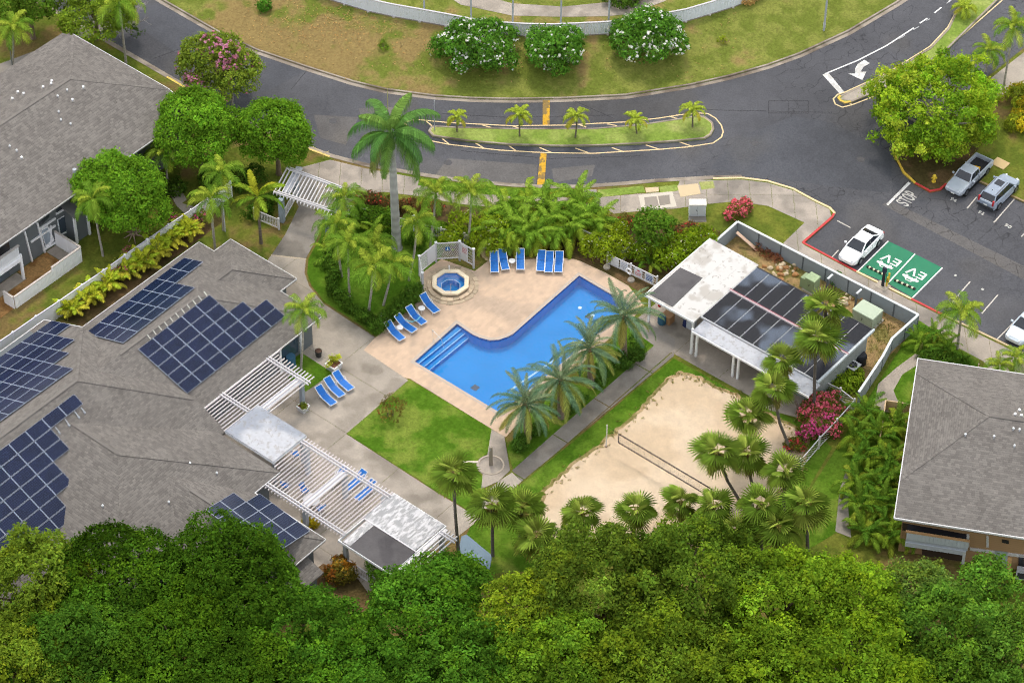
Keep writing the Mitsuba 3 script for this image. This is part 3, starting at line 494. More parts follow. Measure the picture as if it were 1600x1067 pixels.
for k in range(11):
    a, b = R1(970 - 27 * k, 325 + 20.5 * k), R1(985 - 27 * k, 345 + 20.5 * k); p, q = onplane(*a, *PW1R), onplane(*b, *PW1R); part(ch, 'panel_rail', MB().bar(p + n * .1, q + n * .1, .06, .05, OFFW))
PX2 = plane_z(LA(-2.35, 0, 3), LA.X * .357 + UP); PX2f = plane_z(LA(0, -41.6, 3), -LA.Y * .357 + UP)
for (x, y, pl) in ((1033, 552, PX2), (805, 690, PX2), (490, 708, PX2f), (905, 498, PX2)): vent(ch, onplane(*R2(x, y), *pl), .4 if x != 905 else .2, 0)
# --- apartment building at upper left
ap = thing('apartment_building', 'two-storey grey apartment block with a brown-grey shingle roof at upper left', 'building')
ZH, SLp = 6.0, .285
ar_ = hip(LA, -50.0, -38.3, -60, .12, ZH, SLp) + wedge(LA, -38.3, -35.35, -60, .12, (ZH, 5.16, 5.16, ZH)) + wedge(LA, -51.2, -50, -60, -.1, (5.66, ZH, ZH, 5.66))
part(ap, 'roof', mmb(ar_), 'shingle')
gutter(ap, LA, [(-50.0, .12, 5.95), (-38.3, .12, 5.95), (-35.35, .12, 5.1), (-35.35, -60, 5.1)])
rid = MB(); zz = ZH + 5.85 * SLp
cap(LA, (-44.15, -5.73, zz), (-44.15, -58, zz)); cap(LA, (-44.15, -5.73, zz), (-38.4, .02, ZH)); cap(LA, (-44.15, -5.73, zz), (-49.9, .02, ZH)); part(ap, 'ridge_cap', rid, 'shingle')
part(ap, 'wall', wallbox(LA, -50.2, -36.6, -58, -.6, 0, 5.05), 'siding_grey')
PAF = plane_z(LA(-35.35, 0, 5.16), LA.X * SLp + UP); PAL = plane_z(LA(-50, 0, 6), -LA.X * SLp + UP)
R5 = lambda x, y: (x * .1875, 40 + y * .1875)
for (x, y) in ((432, 470), (428, 492), (360, 520), (150, 562), (198, 576), (105, 618)): vent(ap, onplane(*R5(x, y), *PAL), .3, 1)
for (x, y) in ((560, 548), (482, 598), (605, 630), (695, 525), (490, 728), (508, 795), (590, 828), (82, 1015), (140, 1050)): vent(ap, onplane(*R5(x, y), *PAF), .35, (int(x) % 2))
vent(ap, onplane(34, 248, *PAF), .3, 1)
part(ap, 'flue_pipe', MB().cyl(onplane(118, 279, *PAF) - UP * .1, .17, 1.1, LGREY, 12))
def wall_p(u, v, a): # a point of the front wall plane
    return onplane(u, v, LA(a, 0, 0), LA.X)
R6 = lambda x, y: (x * .22489, 240 + y * .22493)
AW = -36.6
def panel_on(parent, name, pts, a, t, color, bsdf='paint'):
    q = [wall_p(*R6(*p), a) for p in pts]; q2 = [p + LA.X * t for p in q]; return part(parent, name, MB().hexa(q, q2, color), bsdf)
for pts in ([(280, 530), (330, 500), (375, 600), (318, 655)],): k = panel_on(ap, 'window', pts, AW, .07, WHITE); c = np.array(pts, float); c = c.mean(0) + (c - c.mean(0)) * .8; scene[k + '__pane'] = shape(MB().hexa([wall_p(*R6(*p), AW + .05) for p in c], [wall_p(*R6(*p), AW + .085) for p in c], C(150, 164, 178)), 'darkglass')
for pts in ([(395, 460), (525, 380), (545, 505), (415, 570)],):
    k = panel_on(ap, 'sliding_door', pts, AW, .07, WHITE); c = np.array(pts, float)
    for s0, s1, col in ((.06, .46, C(70, 82, 94)), (.52, .95, C(128, 142, 156))):
        q = [c[0] * (1 - s) * (1 - t) + c[1] * s * (1 - t) + c[2] * s * t + c[3] * (1 - s) * t for s, t in ((s0, .07), (s1, .07), (s1, .93), (s0, .93))]
        key = partkey(k, 'pane') if k.count('__') < 2 else k; scene[key] = shape(MB().hexa([wall_p(*R6(*p), AW + .05) for p in q], [wall_p(*R6(*p), AW + .085) for p in q], col), 'darkglass')
for pts in ([(270, 480), (340, 420), (340, 440), (275, 505)], [(390, 390), (510, 310), (512, 330), (392, 408)]): panel_on(ap, 'window', pts, AW, .06, C(60, 66, 76), 'darkglass')
for a, b in (((258, 480), (320, 720)), ((170, 540), (235, 795)), ((515, 385), (548, 505)), ((352, 500), (352, 610))):
    p, q = wall_p(*R6(*a), AW + .06), wall_p(*R6(*b), AW + .06); part(ap, 'corner_trim', MB().bar(p, q, .16, .12, WHITE))
for a, b in (((215, 615), (385, 500)), ((275, 525), (385, 450)), ((390, 420), (515, 345)), ((235, 790), (320, 725)), ((300, 670), (390, 615))):
    p, q = wall_p(*R6(*a), AW + .06), wall_p(*R6(*b), AW + .06); part(ap, 'trim_band', MB().bar(p, q, .1, .2, WHITE))
# balcony and end porch
zb = 2.75
part(ap, 'balcony', wallbox(LA, -36.6, -35.5, -29, -20.4, zb - .25, zb, WHITE)); 
for i in range(36): part(ap, 'balcony_board', MB().hexa(*[[LA(a, -29.2 + .244 * (i + .04), z), LA(a + .06, -29.2 + .244 * (i + .04), z), LA(a + .06, -29.2 + .244 * (i + .96), z), LA(a, -29.2 + .244 * (i + .96), z)] for a, z in ((-35.56, zb - .2), (-35.56, zb + .95))], C(226, 230, 236)))
part(ap, 'balcony_rail', wallbox(LA, -35.62, -35.4, -29, -20.35, zb + .951, zb + 1.03, C(190, 186, 182)))
part(ap, 'lower_beam', wallbox(LA, -35.62, -35.42, -29, -20.3, 2.05, 2.45, WHITE))
for b in (-20.45, -24.8): part(ap, 'post', wallbox(LA, -35.6, -35.4, b, b + .2, 0, zb, WHITE))
part(ap, 'patio_door', wallbox(LA, -36.62, -36.52, -26.6, -20.9, .1, 2.2, C(84, 96, 106)), 'darkglass')
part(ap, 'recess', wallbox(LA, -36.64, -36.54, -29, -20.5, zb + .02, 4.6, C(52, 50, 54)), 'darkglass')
part(ap, 'porch', wallbox(LA, -36.6, -35.4, -14.4, -12.9, 0, 3.0), 'siding_grey'); part(ap, 'porch_roof', mmb(wedge(LA, -36.8, -35.1, -14.6, -12.7, (3.6, 3.05, 3.05, 3.6), .12)), 'paint')
for a, b in ((-35.4, -14.4), (-35.4, -12.95)): part(ap, 'post', wallbox(LA, a - .02, a + .16, b - .1, b + .1, 0, 3.0, WHITE))
# walled patio
pf = thing('patio_wall', 'low white boarded patio wall round a dry garden by the apartments', 'fence')
def boards(parent, fr, u0, w0, u1, w1, h, z=0.0, c=WHITE, step=.42, capc=C(206, 198, 192), t=.1):
    p, q = fr(u0, w0), fr(u1, w1); L = np.linalg.norm(q - p); nb = max(1, round(L / step)); d = (q - p) / nb
    for i in range(nb): part(parent, 'board', MB().bar(p + d * (i + .02) + UP * (z + h / 2), p + d * (i + .98) + UP * (z + h / 2), t, h, c))
    part(parent, 'cap', MB().bar(p + UP * (z + h + .03), q + UP * (z + h + .03), t + .08, .06, capc))
boards(pf, LA, -33.4, -23.2, -33.4, -19.0, 1.25); boards(pf, LA, -34.6, -23.3, -33.45, -23.3, 1.25); boards(pf, LA, -33.4, -19.0, -33.4, -15.7, 1.55); boards(pf, LA, -33.45, -15.7, -36.5, -15.7, 1.55)
solo('planting_patch', MB().prism(rect(LA, -35.3, -33.5, -29, -16.9).union(rect(LA, -36.5, -35.25, -20.1, -16.9)), -.05, .03, G0), 'dry tan bark patch inside the white patio wall', 'garden bed', bsdf='bark_chips')
solo('patio_slab', MB().prism(rect(LA, -36.5, -34.2, -16.85, -15.8), -.05, .035, G0), 'small concrete patio slab by the glass apartment door', 'patio', bsdf='concrete')
solo('patio_slab', MB().prism(rect(LA, -36.5, -35.35, -29, -20.2), -.05, .036, G0), 'concrete patio slab under the apartment balcony', 'patio', bsdf='concrete_dark')
# --- right-hand building
rb = thing('apartment_building', 'tan apartment block with a grey shingle roof at the right edge', 'building')
rr = hip(LR, 32.35, 75, -14.7, -3.05, 6.2, .385, 'u') + wedge(LR, 32.35, 75, -3.05, -.55, (6.2, 6.2, 5.25, 5.25)) + wedge(LR, 32.35, 75, -17.6, -14.7, (5.1, 5.1, 6.2, 6.2))
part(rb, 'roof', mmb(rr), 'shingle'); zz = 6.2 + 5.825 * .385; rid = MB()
cap(LR, (38.17, -8.87, zz), (74, -8.87, zz)); cap(LR, (38.17, -8.87, zz), (32.45, -3.15, 6.22)); cap(LR, (38.17, -8.87, zz), (32.45, -14.6, 6.22)); part(rb, 'ridge_cap', rid, 'shingle')
gutter(rb, LR, [(75, -.55, 5.2), (32.35, -.55, 5.2), (32.35, -3.05, 6.15), (32.35, -14.7, 6.15), (32.35, -17.6, 5.05), (75, -17.6, 5.05)], h=.16)
part(rb, 'wall', wallbox(LR, 33, 74, -16.1, -1.2, 0, 5.0), 'siding_tan')
PRF = plane_z(LR(0, -17.6, 5.1), -LR.Y * .385 + UP); PRT = plane_z(LR(0, -.55, 5.25), LR.Y * .385 + UP)
R7 = lambda x, y: (1340 + x * .1625, 540 + y * .16244)
for (x, y) in ((1310, 885), (1505, 975), (1495, 810), (1555, 820), (1035, 868)): vent(rb, onplane(*R7(x, y), *PRF), .4, 0)
for (x, y) in ((1512, 668), (1573, 680), (1555, 628)): vent(rb, onplane(*R7(x, y), *PRT), .3, 1)
R8 = lambda x, y: (1340 + x * .1625, 740 + y * .16244)
def rp(x, y, d=-16.1): return onplane(*R8(x, y), LR(0, d, 0), LR.Y)
def quad_on(name, pts, d, t, c, bsdf='paint'): q = [rp(*p, d) for p in pts]; return part(rb, name, MB().hexa([p - LR.Y * t for p in q], q, c), bsdf)
quad_on('recess', [(430, 470), (1050, 580), (1060, 640), (430, 540)], -16.12, .04, C(40, 38, 44), 'darkglass')
bal0, bal1 = rp(470, 590, -17.0), rp(1065, 690, -17.0); zt = (rp(1070, 650, -17.0)[2]); zl = rp(1060, 715, -17.0)[2]
ub0, ub1 = float(bal0 @ LR.X), float(rp(1065, 690, -17.0) @ LR.X)
nb = 16
for i in range(nb): part(rb, 'balcony_board', MB().hexa(*[[LR(ub0 + (ub1 - ub0) * (i + e) / nb, d, z) for e, d in ((.03, -17.05), (.97, -17.05), (.97, -16.98), (.03, -16.98))] for z in (zl, zt)], C(196, 206, 214)))
part(rb, 'balcony_rail', wallbox(LR, ub0 - .1, ub1 + .05, -17.1, -16.93, zt + .001, zt + .12, C(206, 164, 118))); part(rb, 'balcony_floor', wallbox(LR, ub0, ub1, -17.0, -16.1, zl - .3, zl - .01, C(178, 186, 196)))
part(rb, 'lower_beam', wallbox(LR, ub0, ub1 - .1, -17.1, -16.9, zl - .75, zl - .32, C(188, 196, 206)))
quad_on('lower_recess', [(620, 690), (1010, 760), (1000, 860), (620, 830)], -16.12, .05, C(70, 58, 50))
for x in (1062, 1250): quad_on('corner_trim', [(x - 12, 575 if x < 1100 else 590), (x + 12, 580 if x < 1100 else 600), (x + 12, 700), (x - 12, 700)], -16.11, .08, C(212, 214, 214))
quad_on('trim_band', [(1080, 705), (1600, 775), (1600, 800), (1080, 730)], -16.11, .08, C(212, 214, 214))
k = quad_on('window', [(1390, 628), (1455, 640), (1455, 668), (1390, 655)], -16.11, .08, C(46, 44, 52), 'darkglass')
k = quad_on('window', [(1320, 735), (1445, 752), (1440, 900), (1310, 890)], -16.11, .1, C(170, 188, 184))
quad_on('door', [(1550, 770), (1600, 775), (1600, 920), (1545, 900)], -16.11, .08, C(58, 60, 66), 'darkglass')
part(rb, 'post', MB().bar(rp(1462, 815, -17.3), rp(1445, 1000, -17.3) , .3, .3, C(206, 166, 112), LR.X)); part(rb, 'post', MB().bar(rp(1030, 745, -17.0), rp(1012, 860, -17.0), .22, .22, C(200, 206, 208), LR.X))
hv = thing('air_conditioner', 'white air conditioner unit by the tan wall at the right edge', 'air conditioner')
p = P(1596, 897, .3); part(hv, 'case', MB().box(p - UP * .3, .8, .5, .9, C(190, 196, 204), math.radians(-11))); part(hv, 'grille', MB().box(p - UP * .2 - LR.Y * .26, .6, .02, .6, C(60, 62, 66), math.radians(-11)))
boardfence = thing('low_fence', 'low tan timber edging fence under the palms by the right-hand building', 'fence')
for a, b in (((1383, 632), (1421, 638)), ((1383, 632), (1378, 668)), ((1378, 668), (1374, 690))): part(boardfence, 'rail', MB().bar(P(*a, .5), P(*b, .5), .1, 1.0, C(214, 186, 150)))

# --- pergolas and canopies beside the club house
def pergola_slats(key, avals, lo, hi, z, c=C(226, 220, 222), w=.055, h=.12):
    for a, l, t in zip(avals, lo, hi): part(key, 'slat', MB().bar(LA(a, l, z), LA(a, t, z), w, h, c))
PW = C(222, 220, 224)
p1 = thing('pergola', 'white slatted pergola under the large solar array of the club house', 'pergola')
av = [-11.42] + list(np.linspace(-11.15, -7.35, 13)); lo = [-23.7 - .21 * min(i, 9) / 1 if a < -8.6 else -20.7 for i, a in enumerate(av)]
lo = [(-23.68 - (a + 11.54) / 2.83 * .6) if a < -8.55 else -20.62 for a in av]
pergola_slats(p1, av, lo, [-14.85] + [-15.45] * 13, 2.95)
for b in (-16.35, -21.6):
    for d in (-.13, .13): part(p1, 'rail', MB().bar(LA(-11.5, b + d, 3.08), LA(-7.0 if b > -20 else -8.55, b + d, 3.08), .07, .16, PW))
part(p1, 'beam', wallbox(LA, -8.35, -7.85, -20.6, -16.2, 2.62, 2.86, C(226, 230, 236)))
for b in (-16.5, -20.3): part(p1, 'post', MB().box(LA(-7.75, b, 0), .3, .3, 2.75, C(150, 160, 172), AX))
c1 = thing('canopy', 'flat white metal canopy between the two pergolas', 'canopy')
cp = unary_union([rect(LA, -8.5, -3.42, -24.3, -20.62)]); part(c1, 'roof_sheet', MB().prism(cp, 2.99, 3.07, G0), 'tin'); part(c1, 'fascia', MB().prism(cp.buffer(.02).difference(cp.buffer(-.06)), 2.8, 2.985, WHITE))
for a, b in ((-8.2, -20.9), (-3.7, -20.9), (-3.7, -24.0)): part(c1, 'post', MB().box(LA(a, b, 0), .18, .18, 2.8, LGREY, AX))
p2 = thing('pergola', 'long white slatted pergola over tables in front of the club house', 'pergola')
av = list(np.linspace(-3.05, 5.5, 28)); pergola_slats(p2, av, [-24.6 if a < -2.2 else -26.65 for a in av], [-20.72] * 28, 2.95)
for b in (-21.32, -26.33):
    for d in (-.13, .13): part(p2, 'rail', MB().bar(LA(-3.3 if b > -25 else -2.2, b + d, 3.08), LA(5.75, b + d, 3.08), .07, .16, PW))
part(p2, 'beam', wallbox(LA, 1.05, 1.55, -25.9, -21.5, 2.62, 2.86, C(226, 230, 236)))
for a, b in ((1.3, -25.9), (1.3, -21.5), (-2.6, -21.5), (5.3, -21.5)): part(p2, 'post', MB().box(LA(a, b, 0), .34, .34, 2.75, C(176, 184, 192), AX))
c2 = thing('canopy', 'canopy roofed half in silver foil and half in black felt', 'canopy')
part(c2, 'silver_roof', mmb(wedge(LA, 5.62, 10.7, -24.15, -20.76, (3.02, 3.02, 2.96, 2.96), .08)), 'foil'); part(c2, 'felt_roof', mmb(wedge(LA, 5.95, 10.78, -26.92, -24.18, (2.93, 2.93, 3.0, 3.0), .08)), 'felt')
part(c2, 'silver_patch', mmb(wedge(LA, 5.97, 6.7, -26.85, -24.2, (2.945, 2.945, 3.014, 3.014), .02)), 'foil')
cp = rect(LA, 5.6, 10.8, -26.95, -20.72); part(c2, 'fascia', MB().prism(cp.buffer(.02).difference(cp.buffer(-.06)), 2.68, 2.915, WHITE))
part(c2, 'valley_trim', MB().bar(LA(5.7, -24.17, 3.03), LA(10.8, -24.17, 3.03), .09, .05, PW))
for i, a in enumerate((11.0, 11.35, 11.7, 12.05)): part(c2, 'slat', MB().bar(LA(a, -27.2, 2.8), LA(a, -20.9, 2.8), .09 if i else .3, .12, PW))
for d in (0, .25): part(c2, 'rail', MB().bar(LA(10.8, -21.6 + d, 2.93), LA(12.4, -21.6 + d, 2.93), .08, .14, PW))
for a, b in ((6.1, -26.7), (10.6, -26.7), (6.1, -21.0), (10.6, -21.0)): part(c2, 'post', MB().box(LA(a, b, 0), .3, .3, 2.7, C(170, 178, 184), AX))
rl = thing('railing', 'short white picket railing under the black felt canopy', 'railing')
for i in range(20): part(rl, 'picket', MB().box(LA(6.4 + .19 * i, -26.75, .1), .06, .05, .9, PW, AX))
part(rl, 'rail', MB().bar(LA(6.2, -26.75, 1.02), LA(10.4, -26.75, 1.02), .09, .07, PW)); part(rl, 'rail', MB().bar(LA(6.2, -26.75, .12), LA(10.4, -26.75, .12), .09, .07, PW))
gp = thing('pergola', 'white entrance pergola over the gate at the end of the approach path', 'pergola')
for i in range(18):
    u, v = 427 + 5.3 * i, 303 + 2.0 * i; part(gp, 'slat', MB().bar(P(u, v, 2.62), P(u + 22.5, v - 42, 2.62), .075, .16, PW))
for (a, b) in (((427, 300), (526, 333)), ((447, 263), (548, 301))):
    for d in (0, .22): q = B * d; part(gp, 'rail', MB().bar(P(*a, 2.74) + q, P(*b, 2.74) + q, .08, .16, PW))
part(gp, 'beam', MB().bar(P(446, 302, 2.4), P(468, 262, 2.4), .55, .2, C(206, 210, 218)))
for (u, v) in ((441, 346), (514, 371), (463, 305), (531, 333)): part(gp, 'post', MB().box(P(u, v), .42, .42, 2.5, C(150, 164, 176), math.radians(-20)))
# ================================================================== VEGETATION
def unit(a): return a / (np.linalg.norm(a, axis=-1, keepdims=True) + 1e-9)
def leaves(mb, ctr, nrm, size, col, r, aspect=.6, fold=.12):
    n = len(ctr); nrm = unit(nrm); t = unit(np.cross(nrm, r.normal(size=(n, 3)))); s = np.cross(nrm, t); L = np.broadcast_to(size, n)[:, None] * r.uniform(.75, 1.25, (n, 1))
    v = np.stack([ctr - t * L / 2, ctr + s * L * aspect / 2 + nrm * L * fold, ctr + t * L / 2, ctr - s * L * aspect / 2 + nrm * L * fold], 1).reshape(-1, 3)
    b = np.arange(n)[:, None] * 4; mb.add(v, np.vstack([b + [0, 1, 2], b + [0, 2, 3]]), np.repeat(col, 4, 0))
def tint(col, n, r, j=.2, hue=.08):
    k = np.exp(r.normal(0, j, (n, 1))); h = r.normal(0, hue, (n, 1)); return np.clip(np.asarray(col) * k * np.concatenate([1 + h * 1.3, 1 + h * .25, 1 - h * .5 + 0 * h], 1), .004, .9)
def foliage(clumps, leaf, cover, col, r, low=-.35, jit=.22, upb=.45, cj=.16, hue=.07, cols=None, aspect=.6):
    """Leaf-sized faces over a set of ellipsoid clumps (x, y, z, rx, ry, rz)."""
    K = np.asarray(clumps, float); mb = MB(); allp, alln, allc = [], [], []
    for i, k in enumerate(K):
        c, R = k[:3], k[3:]; area = 4 * math.pi * ((R[0] * R[1]) ** 1.6 / 3 + (R[0] * R[2]) ** 1.6 / 3 + (R[1] * R[2]) ** 1.6 / 3) ** (1 / 1.6)
        n = max(6, int(r.uniform(.65, 1.2) * area * (1 - low) / 2 * cover / (leaf * leaf * aspect * .5 + 1e-9)))
        nt = max(5, n // 8); d = unit(r.normal(size=(nt * 3, 3))); d = d[d[:, 2] > low][:nt]; nt = len(d)          # tufts, then the leaves of each
        lump = meshkit.fbm(d * 2.2 + i * 7.1, 3, 3)[:, None]; tp = c + d * R * (r.uniform(1 - jit, 1.08, (nt, 1)) + .4 * (lump - .5)); tn = unit(d / R + UP * upb + r.normal(0, .3, (nt, 3))); w = r.integers(nt, size=n); tk = np.exp(r.normal(0, .14, nt))
        p = tp[w] + r.normal(0, leaf * .62, (n, 3)); nr = tn[w] + r.normal(0, .45, (n, 3))
        q = (p[:, None] - K[None, :, :3]) / (K[None, :, 3:] * .8); ins = (q ** 2).sum(-1); ins[:, i] = 9; keep = ins.min(1) > 1 if len(K) > 1 else np.ones(n, bool)
        base = np.asarray(col if cols is None else cols[r.integers(len(cols))]) * math.exp(r.normal(0, cj))
        allp.append(p[keep]); alln.append(nr[keep]); allc.append(np.clip(tint(base, keep.sum(), r, .14, hue) * tk[w[keep]][:, None], 0, .9))
    p, nn, c = np.vstack(allp), np.vstack(alln), np.vstack(allc); leaves(mb, p, nn, leaf * np.where(r.random(len(p)) < .25, 1.35, .9), c, r, aspect); return mb
BARK = C(128, 112, 96); BARKG = C(166, 160, 150)
def dome(c, R, rz, n, cr, crz, r, low=-.15, shell=.74):
    """Clumps spread over a dome of radius R and height rz."""
    out = []; g = math.pi * (3 - math.sqrt(5))
    for i in range(n):
        z = 1 - (i + .5) / n * (1 - low); s = math.sqrt(max(0, 1 - z * z)); a = i * g + r.normal(0, .25); k = shell * r.uniform(.84, 1.14) * (1 + .5 * (meshkit.fbm(np.array([[s * math.cos(a) * 1.4 + c[0], s * math.sin(a) * 1.4 + c[1], z]]), 2, 9)[0] - .5)); f = r.uniform(.55, 1.35)
        out.append((c[0] + R * k * s * math.cos(a), c[1] + R * k * s * math.sin(a), c[2] + rz * k * z + r.normal(0, .12 * rz), cr * f, cr * f, crz * f * r.uniform(.85, 1.1)))
    return out
def limbs(base, clumps, r, rad, c=BARK, n=7, fork=.4):
    m = MB(); K = np.asarray(clumps); base = np.asarray(base, float); mid = K[:, :3].mean(0); top = base + (mid - base) * np.array([.6, .6, fork])
    top[2] = base[2] + (K[:, 2].min() - base[2]) * .8 if K[:, 2].min() > base[2] + .5 else base[2] + .4
    m.tube([base - UP * .1, base + (top - base) * .12, base + (top - base) * .5, top], [rad * 1.5, rad * 1.05, rad * .9, rad * .8], c, 8)
    for i in r.permutation(len(K))[:n]:
        q = K[i, :3]; mm = (top + q) / 2 + np.array([0, 0, .12 * np.linalg.norm(q - top)]); m.tube([top - UP * .1, top + (mm - top) * .5, mm, q], [rad * .62, rad * .5, rad * .34, rad * .12], c, 6)
    return m
def tree(name, label, u, v, Rpx, zc, rz, col, seed, n=40, cr=1.0, crz=.7, leaf=.22, cover=1.5, base=None, group=None, low=-.15, trad=.22, extra=None, squash=1.0, bark=BARK, limbn=9, cols=None, cat='tree', shell=.74, upb=.45, jit=.3, cj=.16):
    r = rng(seed); c = P(u, v, zc); R = Rpx / 19.2
    cl_ = dome(c, R, rz, n, cr, crz, r, low, shell)
    k = thing(name, label, cat, group)
    part(k, 'crown', foliage(cl_, leaf, cover, col, r, cols=cols, upb=upb, jit=jit, cj=cj), 'leaf')
    b = P(*base) if base else np.array([c[0], c[1], 0.0]); part(k, 'trunk', limbs(b, cl_, r, trad, bark, limbn), 'paint', smooth=True)
    return k, cl_, r
GMID, GDARK, GOLV, GLIME, GYEL = C(118, 164, 46), C(94, 138, 38), C(124, 150, 48), C(150, 186, 52), C(182, 194, 62)
# trees by the apartments
tree('round_tree', 'round bright green tree with spreading roots beside the white fence', 190, 306, 74, 4.2, 3.0, GMID, 11, 62, 1.0, .85, cover=1.9, base=(210, 366))
m = MB(); r = rng(3); b = P(210, 366)
for i in range(9): a = i * .7 + r.normal(0, .2); L = r.uniform(.7, 1.3); m.tube([b + UP * .35, b + np.array([math.cos(a) * .35, math.sin(a) * .35, .08]), b + np.array([math.cos(a + .2) * L, math.sin(a + .2) * L, .02])], [.12, .08, .03], C(170, 150, 132), 6)
part('round_tree', 'root', m, smooth=True)
tree('round_tree', 'round bright green tree above the lamp, nearest the apartment roof corner', 312, 205, 70, 4.4, 3.0, GMID, 12, 62, 1.0, .85, cover=1.9, base=(318, 275))
tree('round_tree', 'round green tree left of the entrance pergola, beside the road', 430, 213, 58, 4.4, 3.2, C(114, 158, 44), 13, 56, .95, .85, cover=1.9, base=(436, 272))
k, cl_, r = tree('flowering_tree', 'dense tree with pink blossom clusters beside the road', 345, 108, 70, 3.4, 2.6, C(136, 158, 56), 14, 46, .95, .75, base=(350, 150))
def blossoms(k, cl_, r, col, n, size, name='blossoms', sel=None, out=1.02):
    m = MB(); K = np.asarray(cl_); p, q = [], []
    for _ in range(n):
        e = K[r.integers(len(K))] if sel is None else sel[r.integers(len(sel))]; d = unit(r.normal(size=3) + [0, -.3, .5]); p.append(e[:3] + d * e[3:] * out); q.append(d)
    p, q = np.array(p), np.array(q)
    for j in range(3): leaves(m, p + r.normal(0, size * .3, p.shape), q + r.normal(0, .5, p.shape), size, tint(col, len(p), r, .12, .05), r, .95)
    part(k, name, m, 'leaf')
K = np.asarray(cl_); q1, q2, q3 = P(350, 86, 5.2), P(404, 128, 4.0), P(305, 128, 4.0); dd = lambda q: np.linalg.norm(K[:, :3] - q, axis=1); sel = K[(dd(q1) < 1.5) | (dd(q2) < 1.0) | (dd(q3) < .9)]; sel = sel if len(sel) else K
blossoms(k, cl_, r, C(222, 150, 180), 300, .24, sel=sel, out=1.18); blossoms(k, cl_, r, C(222, 140, 170), 50, .2, out=1.15)
tree('street_tree', 'leafy tree at the upper left corner in front of the apartment roof', 150, 22, 72, 3.4, 2.2, C(136, 162, 52), 15, 46, .8, .6, base=(150, 62), cover=1.4)
tree('street_tree', 'dark green tree at the very top left corner', 45, 8, 55, 3.6, 2.2, C(108, 142, 46), 16, 36, .95, .7, base=(52, 60))
r = rng(17); m = MB(); b = P(205, 52)
for i in range(14):
    a = r.uniform(0, 6.28); L = r.uniform(1.2, 2.2); h = r.uniform(1.6, 3.0); q = b + np.array([math.cos(a) * L, math.sin(a) * L, h]); mid = b + np.array([math.cos(a) * L * .4, math.sin(a) * L * .4, h * .6]); m.tube([b + UP * .5, mid, q], [.05, .035, .015], C(196, 188, 184), 5)
    for j in range(4): m.tube([mid + (q - mid) * .5, q + r.normal(0, .45, 3)], [.02, .008], C(196, 188, 184), 4)
kb = thing('bare_tree', 'bare pale-branched tree over the road beside the tall palm', 'tree'); m.tube([b, b + UP * .7], [.09, .06], BARKG, 7); part(kb, 'trunk', m, smooth=True)
part(kb, 'crown', foliage([(b[0] - .6, b[1] - .5, 1.0, .8, .6, .5), (b[0] + .4, b[1] - .9, .9, .7, .6, .5)], .2, .5, C(96, 130, 40), r), 'leaf')
# sprawling tree right, over the parking lot
r = rng(21); c = P(1464, 168, 3.6); cl_ = [(x + r.normal(0, .4), y + r.normal(0, .4), max(1.5, z + r.normal(0, .3)), a_, b_, c_) for x, y, z, a_, b_, c_ in dome(c, 6.1, 3.7, 230, .66, .42, r, -.75, .84)]
k = thing('sprawling_tree', 'large sprawling yellow-green tree beside the junction, over the hydrant bed', 'tree')
cl_ = [q for q in cl_ if not (np.linalg.norm(np.array(q[:2]) - P(1532, 262, 1.5)[:2]) < 2.6 and q[2] < 4.2)]
part(k, 'crown', foliage(cl_, .26, 1.35, GYEL, r, cols=[C(168, 198, 54), C(150, 190, 50), C(132, 172, 48), C(184, 204, 66)], low=-.5, jit=.5), 'leaf'); part(k, 'trunk', limbs(P(1470, 240), cl_, r, .3, BARKG, 26), smooth=True)
# flowering trees on the bank
for (u, v, Rp, s, l) in ((743, 76, 66, 31, 'white-flowered round tree on the bank, leftmost of the three'), (868, 80, 54, 32, 'white-flowered round tree on the bank, middle and smallest of the three'), (1013, 60, 65, 33, 'white-flowered round tree on the bank, rightmost of the three')):
    p = Pg(u, v + 30); zc = p[2] + 1.5; k, cl_, r = tree('plumeria_tree', l, u, v, Rp, zc, 1.9, C(100, 150, 52), s, 44, .85, .65, leaf=.24, base=None, group='white-flowered trees along the bank', trad=.14, cover=1.7)
    blossoms(k, cl_, r, C(244, 242, 232, 1.0), 300 if Rp > 60 else 210, .25, out=1.16)
